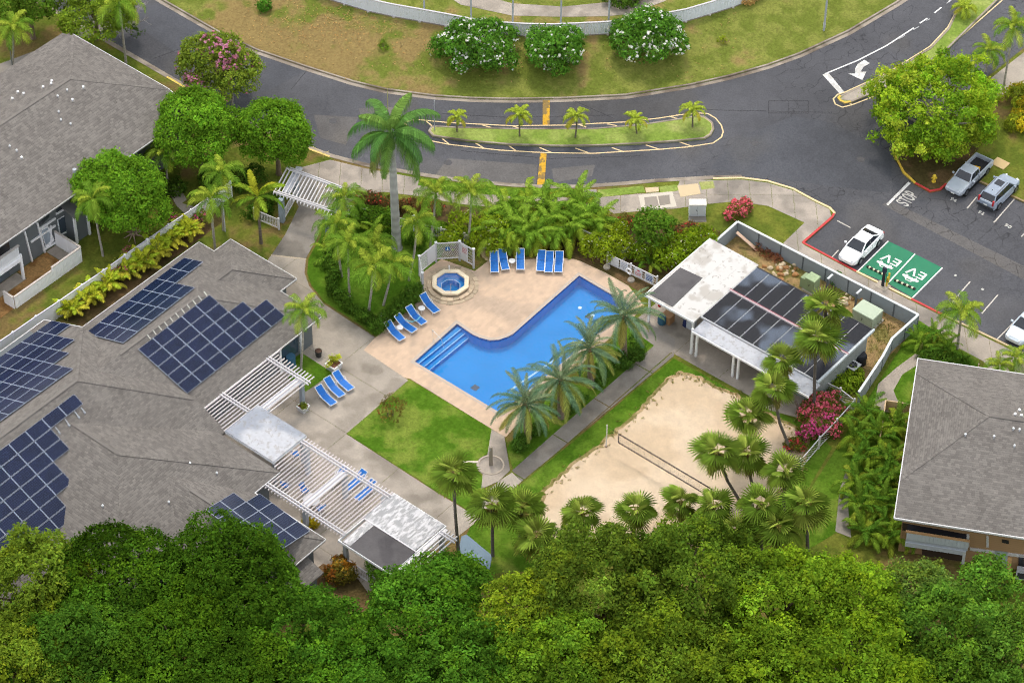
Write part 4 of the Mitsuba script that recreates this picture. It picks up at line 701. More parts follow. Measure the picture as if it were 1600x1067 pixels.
# trees along the bottom edge
BT = [(60, 905, 105, 6.5, GOLV, 'yellowish tree with fine foliage at the left edge, below the solar array'), (25, 1030, 110, 6.5, C(132, 158, 48), 'tree in the lower left corner of the grove'),
      (190, 905, 100, 7.0, GDARK, 'dark green padded tree below the club house valley'), (345, 900, 105, 7.0, GDARK, 'dark green padded tree below the vents of the club house roof'),
      (374, 852, 54, 5.6, C(98, 148, 42), 'green tree crown poking over the small solar array'), (150, 1010, 110, 7.0, C(92, 136, 44), 'dark padded tree second from the lower left corner'),
      (300, 1035, 125, 7.0, GDARK, 'dark padded tree at the bottom edge, below the club house'), (470, 985, 105, 6.5, C(94, 142, 42), 'mid green tree left of the reddish bare earth'),
      (648, 965, 105, 6.0, C(94, 142, 42), 'leafy green tree below the black felt canopy'), (545, 1060, 115, 6.0, C(90, 138, 40), 'green tree at the bottom edge below the bare earth'),
      (700, 895, 62, 5.0, C(92, 140, 42), 'green tree crown beside the painted slab'), (730, 1055, 115, 6.0, C(92, 138, 42), 'green tree at the bottom edge below the lower canopy'),
      (830, 940, 85, 6.5, C(146, 172, 48), 'yellow-tipped tree below the leftmost cluster of fan palms'), (940, 905, 125, 7.5, C(112, 138, 46), 'broad olive tree below the sand court'),
      (1075, 895, 125, 7.5, C(108, 138, 44), 'broad olive tree below the volleyball net'), (880, 1040, 115, 7.0, C(120, 160, 46), 'lime-flecked tree at the bottom edge below the sand court'),
      (1035, 1035, 130, 7.5, C(116, 144, 42), 'broad olive tree at the bottom centre edge'), (1215, 925, 110, 7.0, C(130, 164, 44), 'yellow-green feathery tree below the right group of fan palms'),
      (1310, 930, 95, 6.5, C(132, 168, 44), 'yellow-green feathery tree below the palm row'), (1190, 1045, 115, 7.0, C(124, 158, 42), 'yellow-green tree at the bottom edge, right of centre'),
      (1330, 1040, 115, 6.5, C(126, 162, 42), 'yellow-green tree at the bottom edge beside the dark corner grove'), (1480, 985, 105, 5.0, C(104, 146, 50), 'dark green tree below the tan apartment block'),
      (1590, 1010, 90, 5.0, C(108, 148, 52), 'dark green tree in the lower right corner'), (1430, 905, 62, 4.0, C(128, 160, 70), 'pale green tree before the balcony of the tan block'),
      (1460, 1062, 90, 5.0, C(112, 152, 48), 'green tree at the bottom edge near the lower right corner'), (1542, 890, 42, 3.4, C(112, 160, 56), 'small bright tree against the tan wall'),
      (90, 1120, 115, 6.0, GOLV, 'tree cut by the bottom edge, first from the left'), (240, 1125, 115, 6.5, GDARK, 'dark tree cut by the bottom edge, second from the left'), (400, 1115, 120, 6.0, GDARK, 'dark tree cut by the bottom edge, third from the left'), (640, 1120, 115, 5.5, C(92, 138, 42), 'green tree cut by the bottom edge, fourth from the left'), (810, 1120, 110, 6.0, C(120, 160, 46), 'lime tree cut by the bottom edge, fifth from the left'),
      (960, 1125, 120, 6.5, C(116, 144, 42), 'olive tree cut by the bottom edge, sixth from the left'), (1110, 1120, 115, 6.5, C(124, 158, 42), 'yellow-green tree cut by the bottom edge, third from the right'), (1265, 1120, 115, 6.0, C(126, 162, 42), 'yellow-green tree cut by the bottom edge, second from the right'), (1400, 1115, 100, 5.0, C(112, 152, 48), 'green tree cut by the bottom edge, nearest the right corner'), (1550, 1115, 110, 5.0, C(104, 146, 50), 'dark tree cut by the bottom edge in the right corner')]
for i, (u, v, Rp, zc, col, l) in enumerate(BT):
    R = Rp / 19.2; dark = i in (2, 3, 4, 5, 6, 27, 28)
    col = tuple(np.array(col) * (.7 if dark else .93)); cols = [np.array(col) * k for k in (.75, 1.0, 1.15)] + [np.array(col) * [1.25, 1.15, .9]]
    tree('canopy_tree', l, u, v + (26 if i != 4 else 40), Rp * (.92 if i != 4 else .8), zc, R * .62, col, 100 + i, int(16 + R * R * (.95 if dark else 3.8)), 1.6 if dark else .75, .72 if dark else .45, leaf=.225 if dark else .24, cover=(1.55 if dark else 1.35) * (.75 if i > 25 else 1), cols=cols, trad=.3, low=-.1, shell=.8, upb=.55 if dark else .8, jit=.1 if dark else .5)
tree('bush', 'round green bush against the railing of the lower canopy', 603, 892, 30, .9, .75, C(112, 156, 48), 140, 14, .5, .4, leaf=.2, cat='bush', trad=.08)

# ---------------- palms
def frond(L, e0, droop, nl, ll, lw, col, seed, fwd=.55, hang=.5, start=.12, vee=.35, rc=None, bend=1.3):
    r = rng(seed); s = np.linspace(0, 1, 15); e = np.radians(e0) - np.radians(droop) * s ** bend; d = np.stack([np.cos(e), 0 * e, np.sin(e)], 1)
    p = np.vstack([[0, 0, 0], np.cumsum((d[1:] + d[:-1]) / 2 * (L / 14), 0)]); m = MB()
    col = np.asarray(col); m.tube(p, np.linspace(.022, .006, 15) * max(1, L / 2.4), col * 1.25 if rc is None else rc, 4, False)
    V, Fc, Cc = [], [], []; q = 0
    for i in range(nl):
        t = start + (1 - start) * (i + .5) / nl; k = t * 14; j = min(int(k), 13); f = k - j; o = p[j] * (1 - f) + p[j + 1] * f; tn = unit(d[j] * (1 - f) + d[j + 1] * f); nn = np.array([-tn[2], 0, tn[0]])
        l0 = ll * (math.sin(math.pi * min(1, (t - start) / (1 - start) * .86 + .12)) ** .6) * r.uniform(.85, 1.1)
        for sd in (-1, 1):
            dr_ = unit(np.array([0, sd, 0]) + tn * (fwd + .7 * t) + nn * (vee * r.uniform(.6, 1.3))); w = tn * lw / 2
            a = o; b = o + dr_ * l0 * .5 - UP * l0 * hang * .16; c = o + dr_ * l0 * (1 - hang * .25) - UP * l0 * hang * .75
            V += [a - w, a + w, b - w * .9, b + w * .9, c]; Fc += [[q, q + 1, q + 3], [q, q + 3, q + 2], [q + 2, q + 3, q + 4]]; q += 5
            Cc += [col * math.exp(r.normal(0, .24))] * 5
    m.add(V, Fc, np.clip(Cc, 0, .9)); return m
def fan(R, pet, e0, droop, col, seed, nb=16, spread=92):
    r = rng(seed); col = np.asarray(col); s = np.linspace(0, 1, 6); e = np.radians(e0) - np.radians(droop) * .5 * s; d = np.stack([np.cos(e), 0 * e, np.sin(e)], 1)
    p = np.vstack([[0, 0, 0], np.cumsum(d[1:] * pet / 5, 0)]); m = MB(); m.tube(p, np.linspace(.035, .02, 6), C(186, 186, 96), 4, False)
    t = unit(d[-1]); nn = np.array([-t[2], 0, t[0]]); y = np.array([0, 1.0, 0]); o = p[-1]; V, Fc, Cc = [], [], []; q = 0
    def pt(a, rr, up=0): 
        x = math.cos(a) * rr; yy = math.sin(a) * rr; dz = -.2 * (rr / R) ** 2 * R * (droop / 60)
        return o + t * x + y * yy + nn * (dz + up) - UP * .14 * R * (rr / R) ** 4
    for i in range(nb):
        a0, a1 = (math.radians(-spread + 2 * spread * k / nb) for k in (i, i + 1)); am = (a0 + a1) / 2; hw = (a1 - a0) / 2; rl = R * (1 - .3 * (abs(am) / math.radians(spread)) ** 2) * r.uniform(.9, 1.06); h = .05 * R; k = math.exp(r.normal(0, .16))
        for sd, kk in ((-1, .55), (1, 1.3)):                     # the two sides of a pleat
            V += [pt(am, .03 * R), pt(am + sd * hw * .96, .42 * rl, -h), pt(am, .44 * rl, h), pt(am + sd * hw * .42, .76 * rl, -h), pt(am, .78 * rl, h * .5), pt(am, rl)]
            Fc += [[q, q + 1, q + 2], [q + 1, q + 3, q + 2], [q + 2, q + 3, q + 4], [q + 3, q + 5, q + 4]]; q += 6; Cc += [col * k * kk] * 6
    m.add(V, Fc, np.clip(Cc, 0, .9)); return m
def variants(fn, cols, es): return [shape(fn(*e, cols[i % len(cols)], 900 + i), 'leaf') for i, e in enumerate(es)]
MA, MB_, MC = C(136, 168, 58), C(116, 156, 52), C(166, 184, 66)
SPEC = {
    'manila': [shape(frond(L, e, dp, 24, .68, .066, c, 500 + i, hang=.9, fwd=.4, vee=.45), 'leaf') for i, (L, e, dp, c) in enumerate([(1.9, 74, 95, MC), (2.3, 60, 130, MA), (2.4, 48, 140, MB_), (2.4, 34, 130, MA), (2.3, 18, 110, MB_), (2.1, 4, 90, MC)])],
    'median': [shape(frond(L, e, dp, 16, .5, .08, c, 540 + i, hang=.7), 'leaf') for i, (L, e, dp, c) in enumerate([(1.2, 74, 95, MC), (1.4, 56, 125, MC), (1.45, 36, 125, C(160, 180, 60)), (1.35, 12, 95, C(184, 180, 62))])],
    'royal': [shape(frond(L, e, dp, 64, 1.05, .06, c, 560 + i, hang=1.5, fwd=.3, vee=.2), 'leaf') for i, (L, e, dp, c) in enumerate([(3.6, 76, 80, C(124, 160, 76)), (4.4, 58, 110, C(104, 148, 72)), (4.5, 40, 120, C(92, 140, 68)), (4.5, 20, 105, C(96, 144, 66)), (4.2, -4, 80, C(104, 140, 62)), (3.6, -36, 45, C(128, 136, 72))])],
    'date': [shape(frond(L, e, dp, 48, .55, .052, c, 580 + i, hang=.5, fwd=.8, vee=.6), 'leaf') for i, (L, e, dp, c) in enumerate([(3.0, 72, 65, C(130, 150, 112)), (3.4, 52, 90, C(108, 136, 104)), (3.5, 34, 95, C(98, 130, 98)), (3.4, 16, 90, C(116, 144, 94)), (3.2, 0, 75, C(158, 168, 84)), (2.8, -20, 60, C(176, 170, 92))])],
    'fan': [shape(fan(R, pet, e, dp, c, 600 + i), 'leaf') for i, (R, pet, e, dp, c) in enumerate([(1.25, .4, 66, 20, C(172, 190, 84)), (1.4, .55, 50, 30, C(150, 178, 70)), (1.45, .7, 32, 40, C(138, 170, 64)), (1.45, .8, 10, 50, C(146, 172, 66)), (1.35, .75, -16, 50, C(166, 180, 80)), (1.2, .7, -46, 40, C(180, 172, 100))])],
    'areca': [shape(frond(L, e, dp, 25, .58, .085, c, 620 + i, hang=.75), 'leaf') for i, (L, e, dp, c) in enumerate([(2.6, 84, 70, C(112, 146, 50)), (2.7, 74, 100, C(92, 134, 44)), (2.6, 62, 115, C(128, 158, 50)), (2.4, 48, 115, C(120, 152, 50)), (2.2, 34, 95, C(146, 162, 56))])],
    'arecag': [shape(frond(L, e, dp, 24, .62, .095, c, 640 + i, hang=.75), 'leaf') for i, (L, e, dp, c) in enumerate([(2.8, 84, 85, C(132, 166, 56)), (3.0, 72, 120, C(116, 156, 50)), (2.9, 58, 130, C(150, 176, 56)), (2.6, 44, 125, C(122, 156, 54)), (2.3, 30, 100, C(176, 182, 66))])],
    'croton': [shape(frond(L, e, dp, 11, .34, .12, c, 660 + i, hang=.5, start=.05), 'leaf') for i, (L, e, dp, c) in enumerate([(1.0, 80, 45, C(196, 204, 64)), (1.1, 62, 70, C(172, 194, 58)), (1.05, 45, 75, C(208, 204, 72)), (.9, 26, 60, C(186, 182, 70))])],
    'bottle': [shape(frond(L, e, dp, 26, .6, .11, c, 680 + i, hang=.45, fwd=.5), 'leaf') for i, (L, e, dp, c) in enumerate([(2.4, 72, 60, C(176, 180, 54)), (2.7, 50, 85, C(140, 168, 52)), (2.6, 30, 90, C(116, 152, 48)), (2.4, 8, 75, C(150, 160, 56))])],
}
GA = 2.399963
def put_fronds(k, sp, at, n, sc, seed, weights=None, name='frond', rad=0.0):
    r = rng(seed); S = SPEC[sp]; ph = r.uniform(0, 6.28)
    for i in range(n):
        lev = min(len(S) - 1, int((i / n) ** .9 * len(S) + r.uniform(-.3, .3) + .15)); lev = max(0, lev); az = math.degrees(ph + i * GA) + r.normal(0, 8); s = sc * r.uniform(.82, 1.14)
        q = at + np.array([r.normal(0, rad), r.normal(0, rad), 0]) if rad else at
        part(k, name, {**S[lev], 'to_world': T().translate(q.tolist()).rotate([0, 0, 1], az).rotate([1, 0, 0], float(r.normal(0, 14 if sp in ('date', 'fan') else 9))).rotate([0, 1, 0], float(r.normal(0, 7))).scale(s)})
TRUNKS = {'manila': (.085, .11, C(176, 170, 160)), 'median': (.06, .09, C(120, 112, 100)), 'royal': (.26, .42, C(178, 178, 176)), 'date': (.24, .27, C(138, 124, 112)), 'fan': (.11, .14, C(110, 104, 100)), 'bottle': (.1, .16, C(120, 110, 100))}
NF = {'manila': 19, 'median': 14, 'royal': 21, 'date': 38, 'fan': 19, 'bottle': 13}
def ringed(pts, r0, r1, c, r, n=22, sides=8, gap=.06):
    """A tapered trunk with leaf-scar rings."""
    pts = np.asarray(pts, float); t = np.linspace(0, 1, n); q = np.stack([np.interp(t, np.linspace(0, 1, len(pts)), pts[:, k]) for k in range(3)], 1); rr = (r0 + (r1 - r0) * (1 - t) ** 1.5) * (1 + gap * (np.arange(n) % 2)); rr[0] *= 1.25
    m = MB(); m.tube(q, rr, c, sides); m.c[0] = np.repeat(np.array([np.asarray(c) * (.82 if i % 2 else 1.05) * math.exp(r.normal(0, .07)) for i in range(n)]), sides, 0); return m
def palm(name, label, sp, base, crown, sc=1.0, seed=0, group=None, n=None, z0=None):
    r = rng(7000 + seed); h = hgt(0, base[1], crown[1]); b = P(*base) if z0 is None else Pg(*base); c = P(crown[0], crown[1], b[2] + h); k = thing(name, label, 'palm tree', group)
    mid = b * .55 + c * .45; mid[:2] += (b - c)[:2] * -.12; c2 = c - UP * (.0)
    r0, r1, col = TRUNKS[sp]; s = math.sqrt(sc) if sp != 'royal' else 1
    if sp == 'royal':
        m = ringed([b, b * .7 + c * .3, b * .35 + c * .65, c - UP * 1.6], r0 + .02, r1, col, r, 30, 12, .02); part(k, 'trunk', m, smooth=True); part(k, 'crownshaft', MB().tube([c - UP * 1.65, c - UP * 1.2, c - UP * .3, c + UP * .2], [r0 + .03, r0 + .05, r0 * .8, .1], C(112, 146, 80), 12), smooth=True)
    else:
        part(k, 'trunk', ringed([b - UP * .05, b * .7 + mid * .3, mid, c], r0 * s, r1 * s, col, r, max(8, int(h / .16)), 8, .05 if sp != 'date' else .14), smooth=sp != 'date')
        if sp == 'manila': part(k, 'crownshaft', MB().tube([c - UP * .55, c - UP * .3, c + UP * .1], [r0 * s * 1.1, r0 * s * 1.35, r0 * s * .7], C(132, 158, 84), 8), smooth=True)
        if sp in ('date', 'fan'): part(k, 'leaf_bases', MB().tube([c - UP * .55, c - UP * .25, c + UP * .1], [r0 * 1.15, r0 * 1.5, r0 * .8], C(112, 92, 58), 8), smooth=False)
    put_fronds(k, sp, c2, n or NF[sp], sc, 7000 + seed); return k
palm('royal_palm', 'tall royal palm with a thick smooth grey trunk above the picket fence', 'royal', (620, 388), (611, 208), 1.0, 1)
G1 = 'small palms along the traffic island'
for i, (b, c, l) in enumerate((((714, 206), (714, 183), 'first small palm from the left on the traffic island'), ((812, 213), (811, 180), 'second small palm from the left on the traffic island'), ((899, 215), (902, 182), 'third small palm from the left on the traffic island'), ((995, 209), (993, 187), 'fourth small palm from the left on the traffic island'), ((1082, 199), (1083, 172), 'rightmost small palm on the traffic island'))): palm('island_palm', l, 'median', b, c, (.85, 1.05, 1.1, .95, 1.0)[i], 20 + i, G1)
palm('island_palm', 'small palm on the median strip of the side road', 'median', (1509, 24), (1507, 12), 1.0, 27)
for i, (b, c, sc, l) in enumerate((
    ((534, 432), (524, 352), 1.0, 'white-trunked palm at the top left corner of the hedge triangle'), ((546, 463), (543, 380), 1.0, 'second white-trunked palm along the left hedge'), ((576, 486), (583, 416), 1.1, 'white-trunked palm at the lower tip of the hedge triangle'),
    ((599, 477), (612, 412), 1.05, 'white-trunked palm right of the lower tip of the grass triangle'), ((586, 447), (586, 382), 1.0, 'palm in the middle of the grass triangle'), ((639, 438), (653, 345), 1.0, 'leaning palm left of the spa screen'),
    ((672, 386), (681, 302), 1.0, 'palm beside the royal palm, above the spa'), ((731, 385), (737, 300), 1.0, 'palm behind the right end of the spa screen'), ((541, 352), (538, 310), 1.0, 'palm at the right end of the entrance pergola'),
    ((470, 577), (474, 486), .95, 'single palm on the small lawn beside the club house'), ((336, 389), (329, 312), 1.0, 'palm next to the globe lamp by the club house'), ((349, 360), (345, 270), 1.0, 'palm behind the globe lamp, right of the round tree'),
    ((161, 400), (145, 312), 1.05, 'leaning palm in front of the apartment porch'), ((262, 292), (258, 236), 1.05, 'palm between two round trees by the apartments'), ((363, 165), (362, 116), .95, 'palm in front of the pink flowering tree'),
    ((19, 112), (20, 42), 1.0, 'palm at the upper left edge of the estate'), ((1567, 141), (1584, 42), 1.05, 'palm with a dark slanting trunk at the upper right edge'), ((1540, 112), (1546, 80), .9, 'palm behind the sprawling tree'),
    ((1496, 545), (1503, 488), 1.1, 'palm at the head of the empty stalls'), ((1583, 590), (1586, 560), .8, 'small palm by the apron at the right edge'), ((1556, 600), (1560, 572), .7, 'low palm behind the right-hand roof'))):
    palm('palm_tree', l, 'manila', b, c, sc, 40 + i)
palm('palm_tree', 'tall palm with a bare grey trunk beside the apartment roof', 'manila', (197, 99), (186, 4), 1.25, 70, n=13)
palm('palm_tree', 'stout palm with broad yellow fronds beside the approach path', 'bottle', (408, 380), (402, 308), 1.0, 71)
for i, (b, c, sc, l) in enumerate((((825, 684), (821, 632), 1.0, 'feathery blue-green date palm at the lower corner of the pool'), ((877, 652), (875, 594), 1.08, 'feathery date palm second from the lower corner of the pool'), ((924, 604), (922, 545), 1.0, 'feathery date palm third along the long pool side'), ((975, 560), (974, 494), 1.05, 'feathery date palm nearest the pavilion'))): palm('date_palm', l, 'date', b, c, sc, 80 + i)
FP = [((716, 858), (708, 738), 1.0, 'lone fan palm between lawn and promenade'), ((770, 868), (769, 788), 1.0, 'fan palm right of the painted slab'), ((812, 850), (816, 792), 1.0, 'fan palm at the lower left corner of the sand court'), ((838, 890), (838, 838), 1.05, 'fan palm in front of the lower left corner of the court'),
      ((909, 850), (910, 800), .95, 'fan palm on the near edge of the sand court, left one'), ((991, 850), (992, 797), .95, 'fan palm on the near edge of the sand court, middle one'), ((1063, 835), (1064, 784), .9, 'fan palm on the near edge of the court below the net'), ((1116, 850), (1116, 790), .95, 'fan palm at the right post of the net'),
      ((1158, 786), (1121, 706), 1.05, 'fan palm with a leaning trunk over the sand'), ((1180, 775), (1168, 708), 1.05, 'fan palm right of the leaning one'), ((1178, 720), (1170, 648), 1.0, 'fan palm at the right edge of the sand'), ((1236, 705), (1207, 606), 1.0, 'fan palm before the pavilion floor'),
      ((1257, 655), (1223, 562), .95, 'fan palm before the white fascia of the pavilion'), ((1272, 650), (1276, 528), 1.1, 'tallest fan palm, before the heating panels'), ((1292, 600), (1290, 480), 1.05, 'fan palm rising behind the heating panels'), ((1225, 800), (1226, 736), 1.0, 'fan palm right of the lattice fence end'),
      ((1190, 860), (1190, 788), 1.0, 'fan palm in the lower right group, left one'), ((1262, 860), (1262, 786), 1.1, 'fan palm in the lower right group, right one'), ((1222, 880), (1215, 822), 1.05, 'lowest fan palm of the right group'), ((1150, 880), (1150, 830), 1.0, 'lowest fan palm above the olive trees')]
for i, (b, c, sc, l) in enumerate(FP): palm('fan_palm', l, 'fan', b, c, sc, 100 + i)
def clump(name, label, sp, u, v, n, sc, seed, rad=.22, cat='palm clump', group=None, z=0.0):
    k = thing(name, label, cat, group); b = P(u, v); r = rng(seed)
    m = MB()
    for i in range(max(4, n // 4)): q = b + np.array([r.normal(0, rad), r.normal(0, rad), 0]); m.tube([q, q + np.array([r.normal(0, .15), r.normal(0, .15), .9 * sc])], [.05, .04], C(150, 156, 84), 6)
    part(k, 'stems', m, smooth=True); put_fronds(k, sp, b + UP * .45 * sc, n, sc, seed, rad=rad); return k
AR = [(776, 392, 'first areca clump from the left in the hedge behind the loungers'), (806, 388, 'second areca clump in the hedge behind the loungers'), (838, 392, 'third areca clump in the hedge behind the loungers'), (868, 388, 'fourth areca clump in the hedge behind the loungers'), (898, 382, 'fifth areca clump in the hedge behind the loungers'), (930, 378, 'rightmost areca clump in the hedge behind the loungers'), (790, 356, 'left areca clump in the back row of the hedge'), (850, 354, 'middle areca clump in the back row of the hedge'), (905, 350, 'right areca clump in the back row of the hedge')]
for i, (u, v, l) in enumerate(AR): clump('areca_palm', l, 'arecag', u, v - 15, 27, 1.15, 300 + i, .3)
clump('areca_palm', 'yellowing small areca palm beside the pool sign fence', 'areca', 1018, 418, 12, .62, 310)
clump('areca_palm', 'dark leafy areca clump beside the picket fence left of the royal palm', 'arecag', 580, 372, 16, .8, 311); clump('areca_palm', 'areca clump under the palms at the end of the approach path', 'arecag', 518, 402, 12, .7, 312)
RP = [(1352, 655), (1338, 690), (1372, 690), (1395, 672), (1350, 725), (1385, 730), (1340, 762), (1372, 765), (1402, 760), (1345, 800), (1380, 802), (1412, 800), (1352, 842), (1388, 842), (1420, 845)]
names = ['topmost', 'second', 'third', 'fourth', 'fifth', 'sixth', 'seventh', 'eighth', 'ninth', 'tenth', 'eleventh', 'twelfth', 'thirteenth', 'fourteenth', 'lowest']
for i, (u, v) in enumerate(RP): clump('areca_palm', f'{names[i]} areca clump, counted downward, in the palm row left of the right-hand roof', 'areca', u, v, 16, .95, 330 + i, group='areca palms in the row by the right-hand building')
for i, (u, v, l) in enumerate(((1462, 530, 'areca clump left of the palm at the empty stalls'), (1480, 552, 'areca clump before the right-hand roof corner'), (1440, 545, 'small areca clump beside the grey wall corner'))): clump('areca_palm', l, 'areca', u, v, 14, .72, 350 + i)
for i, (u, v) in enumerate(((114, 492), (141, 473), (170, 453), (197, 432), (223, 420), (244, 400), (268, 384), (294, 368))): clump('croton_bush', f'{names[i] if i else "leftmost"} yellow-green bush from the left along the white fence', 'croton', u, v, 34, 1.35, 370 + i, .3, 'bush', 'yellow bushes along the white fence')
# ---------------- shrubs and hedges
def shrub(name, label, pts, rxy, h, col, seed, leaf=.16, cover=1.5, flowers=None, nf=0, fs=.12, cat='bush', group=None, cols=None, gnd=P):
    k = thing(name, label, cat, group); r = rng(seed); K = []
    for (u, v) in pts:
        b = gnd(u, v)
        for _ in range(5): K.append((b[0] + r.normal(0, rxy * .4), b[1] + r.normal(0, rxy * .4), b[2] + h * r.uniform(.4, .75), rxy * r.uniform(.5, .8), rxy * r.uniform(.5, .8), h * r.uniform(.35, .5)))
    part(k, 'foliage', foliage(K, leaf, cover, col, r, cols=cols, low=-.6), 'leaf')
    m = MB()
    for (u, v) in pts:
        b = gnd(u, v)
        for j in range(4): m.tube([b, b + np.array([r.normal(0, .2), r.normal(0, .2), h * .6])], [.03, .015], BARK, 5)
    part(k, 'stems', m)
    if flowers is not None: blossoms(k, K, r, flowers, nf, fs, out=1.05)
    return k
def line_pts(a, b, n): return [(a[0] + (b[0] - a[0]) * i / (n - 1), a[1] + (b[1] - a[1]) * i / (n - 1)) for i in range(n)]
HG = C(92, 128, 44)
shrub('hedge', 'dark clipped hedge along the left side of the grass triangle', line_pts((513, 385), (524, 462), 7) + line_pts((530, 470), (550, 487), 3), .5, .9, HG, 401, cat='hedge')
shrub('hedge', 'dark clipped hedge at the lower tip of the grass triangle', line_pts((562, 498), (588, 515), 4), .55, .9, HG, 402, cat='hedge')
shrub('hedge', 'dark clipped hedge between the grass triangle and the loungers', line_pts((594, 512), (624, 488), 4) + line_pts((630, 480), (648, 464), 3), .6, .95, HG, 403, cat='hedge', flowers=C(230, 230, 220), nf=30, fs=.08)
for i, (u, v, s, l) in enumerate(((813, 697, .75, 'round shrub at the foot of the first date palm'), (838, 680, .6, 'small round shrub between first and second date palm'), (896, 632, .75, 'round shrub right of the second date palm'), (880, 645, .6, 'small shrub at the foot of the second date palm'), (944, 588, .7, 'shrub right of the third date palm'), (930, 598, .55, 'small shrub at the foot of the third date palm'), (966, 570, .7, 'shrub left of the fourth date palm'), (992, 552, .75, 'shrub right of the fourth date palm'), (955, 577, .5, 'low shrub between third and fourth date palm'))): shrub('shrub', l, [(u, v)], s * 1.1, 1.0, C(92, 130, 50), 420 + i, group=None)
shrub('flowering_shrub', 'yellow-green shrub with small white flowers left of the sign fence', [(945, 392), (965, 385), (955, 405), (975, 400), (930, 400)], 1.0, 1.9, C(146, 168, 40), 440, .2, 1.3, C(244, 240, 214), 130, .1)
shrub('flowering_shrub', 'yellow-green shrub with small white flowers beside the white roof', [(1050, 415), (1075, 402), (1095, 392), (1060, 398)], 1.1, 1.9, C(140, 168, 40), 441, .2, 1.3, C(244, 240, 214), 150, .1)
shrub('flowering_shrub', 'yellow-green shrub with white flowers right of the sign fence', [(1000, 408), (1020, 400)], .9, 1.5, C(134, 164, 40), 442, .2, 1.3, C(244, 240, 214), 60, .1)
shrub('flowering_shrub', 'yellow-green shrub with small white flowers at the left end of the areca hedge', [(768, 372), (778, 360), (786, 384), (765, 388)], 1.0, 2.0, C(150, 174, 46), 448, .2, 1.4, C(244, 240, 214), 110, .1)
shrub('flowering_shrub', 'yellow-green shrub behind the spa screen', [(705, 385), (742, 372), (752, 385), (728, 360)], .9, 1.7, C(146, 170, 42), 443, .2, 1.3, C(240, 236, 200), 70, .1)
tree('small_tree', 'dense dark green small tree between areca hedge and white roof', 1021, 360, 34, 2.2, 1.9, C(110, 150, 48), 444, 26, .6, .5, base=(1022, 392), trad=.1); 
shrub('shrub', 'green shrubs along the picket fence left of the royal palm', line_pts((560, 348), (606, 356), 4), .8, 1.5, C(96, 134, 40), 445, .2)
shrub('shrub', 'green shrub to the right of the royal palm', [(640, 378), (655, 385), (652, 368)], .7, 1.5, C(96, 136, 40), 446, .2)
shrub('shrub', 'low dark shrubs behind the picket fence, right of the royal palm', line_pts((660, 360), (715, 372), 5), .6, 1.1, C(104, 136, 40), 447, .18)
IX = C(240, 104, 92)
shrub('flower_hedge', 'red-flowered hedge outside the picket fence, left of the royal palm', line_pts((570, 316), (612, 327), 5), .6, .9, C(112, 100, 54), 450, .15, 1.2, IX, 160, .13, 'hedge')
shrub('flower_hedge', 'red-flowered hedge outside the picket fence, right of the royal palm', line_pts((628, 326), (680, 332), 6), .6, .9, C(120, 100, 58), 451, .15, 1.2, IX, 110, .13, 'hedge')
shrub('flower_hedge', 'red-flowered hedge between the dark small tree and the grey wall', line_pts((1050, 368), (1078, 365), 3), .6, .9, C(118, 104, 64), 452, .15, 1.0, C(222, 84, 84), 120, .14, 'hedge')
shrub('flower_hedge', 'dry red-tipped hedge beside the grey wall', line_pts((1085, 368), (1112, 374), 3), .6, .8, C(136, 116, 86), 453, .14, .8, IX, 50, .13, 'hedge')
shrub('flower_hedge', 'small red-flowered patch left of the dark small tree', line_pts((975, 350), (990, 352), 2), .6, .8, C(128, 116, 60), 454, .14, 1.0, IX, 40, .13, 'hedge')
shrub('bougainvillea', 'pink bougainvillea bush on the corner lawn by the pavement', [(1143, 340), (1156, 334), (1166, 328)], .65, 1.0, C(120, 120, 50), 460, .15, 1.0, C(255, 130, 146), 380, .19)
shrub('bougainvillea', 'large pink bougainvillea beside the lattice fence', [(1266, 650), (1282, 642), (1300, 644), (1274, 657), (1290, 655)], .95, 1.5, C(110, 120, 44), 461, .15, 1.0, C(255, 128, 150), 950, .2)
shrub('bougainvillea', 'magenta bougainvillea below the large pink one', [(1262, 682), (1274, 677), (1284, 670)], .8, 1.3, C(110, 120, 44), 462, .15, 1.0, C(252, 112, 176), 560, .2)
shrub('bougainvillea', 'small red bougainvillea at the lower end of the lattice fence', [(1238, 702), (1246, 698)], .6, .9, C(110, 120, 44), 463, .15, .9, C(222, 84, 92), 90, .15)
for i, (u, v, l) in enumerate(((182, 432, 'pink bougainvillea low on the white fence, left one'), (202, 412, 'pink bougainvillea on the white fence, between yellow bushes'), (274, 358, 'pink bougainvillea near the upper end of the white fence'), (308, 350, 'red-pink bougainvillea at the upper end of the white fence'))): shrub('bougainvillea', l, [(u, v)], .6, 1.3, C(140, 150, 60), 470 + i, .15, .9, C(226, 110, 160), 70, .16)
shrub('croton', 'orange and brown leaved croton by the railing of the lower canopy', [(528, 898), (538, 905), (522, 908)], .75, 1.3, C(176, 128, 50), 480, .2, 1.3, cols=[C(196, 140, 50), C(150, 96, 40), C(110, 104, 40), C(206, 170, 70)])
shrub('croton', 'yellow croton by the post under the long pergola', [(484, 822), (490, 828)], .4, .8, C(184, 168, 40), 481, .16)
shrub('shrub', 'thin reddish shrub on the bright lawn', [(606, 652), (614, 650)], .95, 1.4, C(134, 124, 60), 482, .14, .28, C(186, 96, 66), 22, .1)
shrub('shrub', 'yellow-green shrubs by the air conditioner and grey wall', [(1320, 605), (1330, 598), (1310, 612)], .8, .9, C(142, 170, 48), 483, .2)
shrub('shrub', 'low spiky shrub inside the grey wall', [(1305, 440)], .55, .7, C(92, 124, 70), 484, .2, .8)
shrub('shrub', 'small green shrub on the bank at upper left', [(413, 17)], .7, .8, C(96, 150, 50), 485, .2, gnd=Pg)
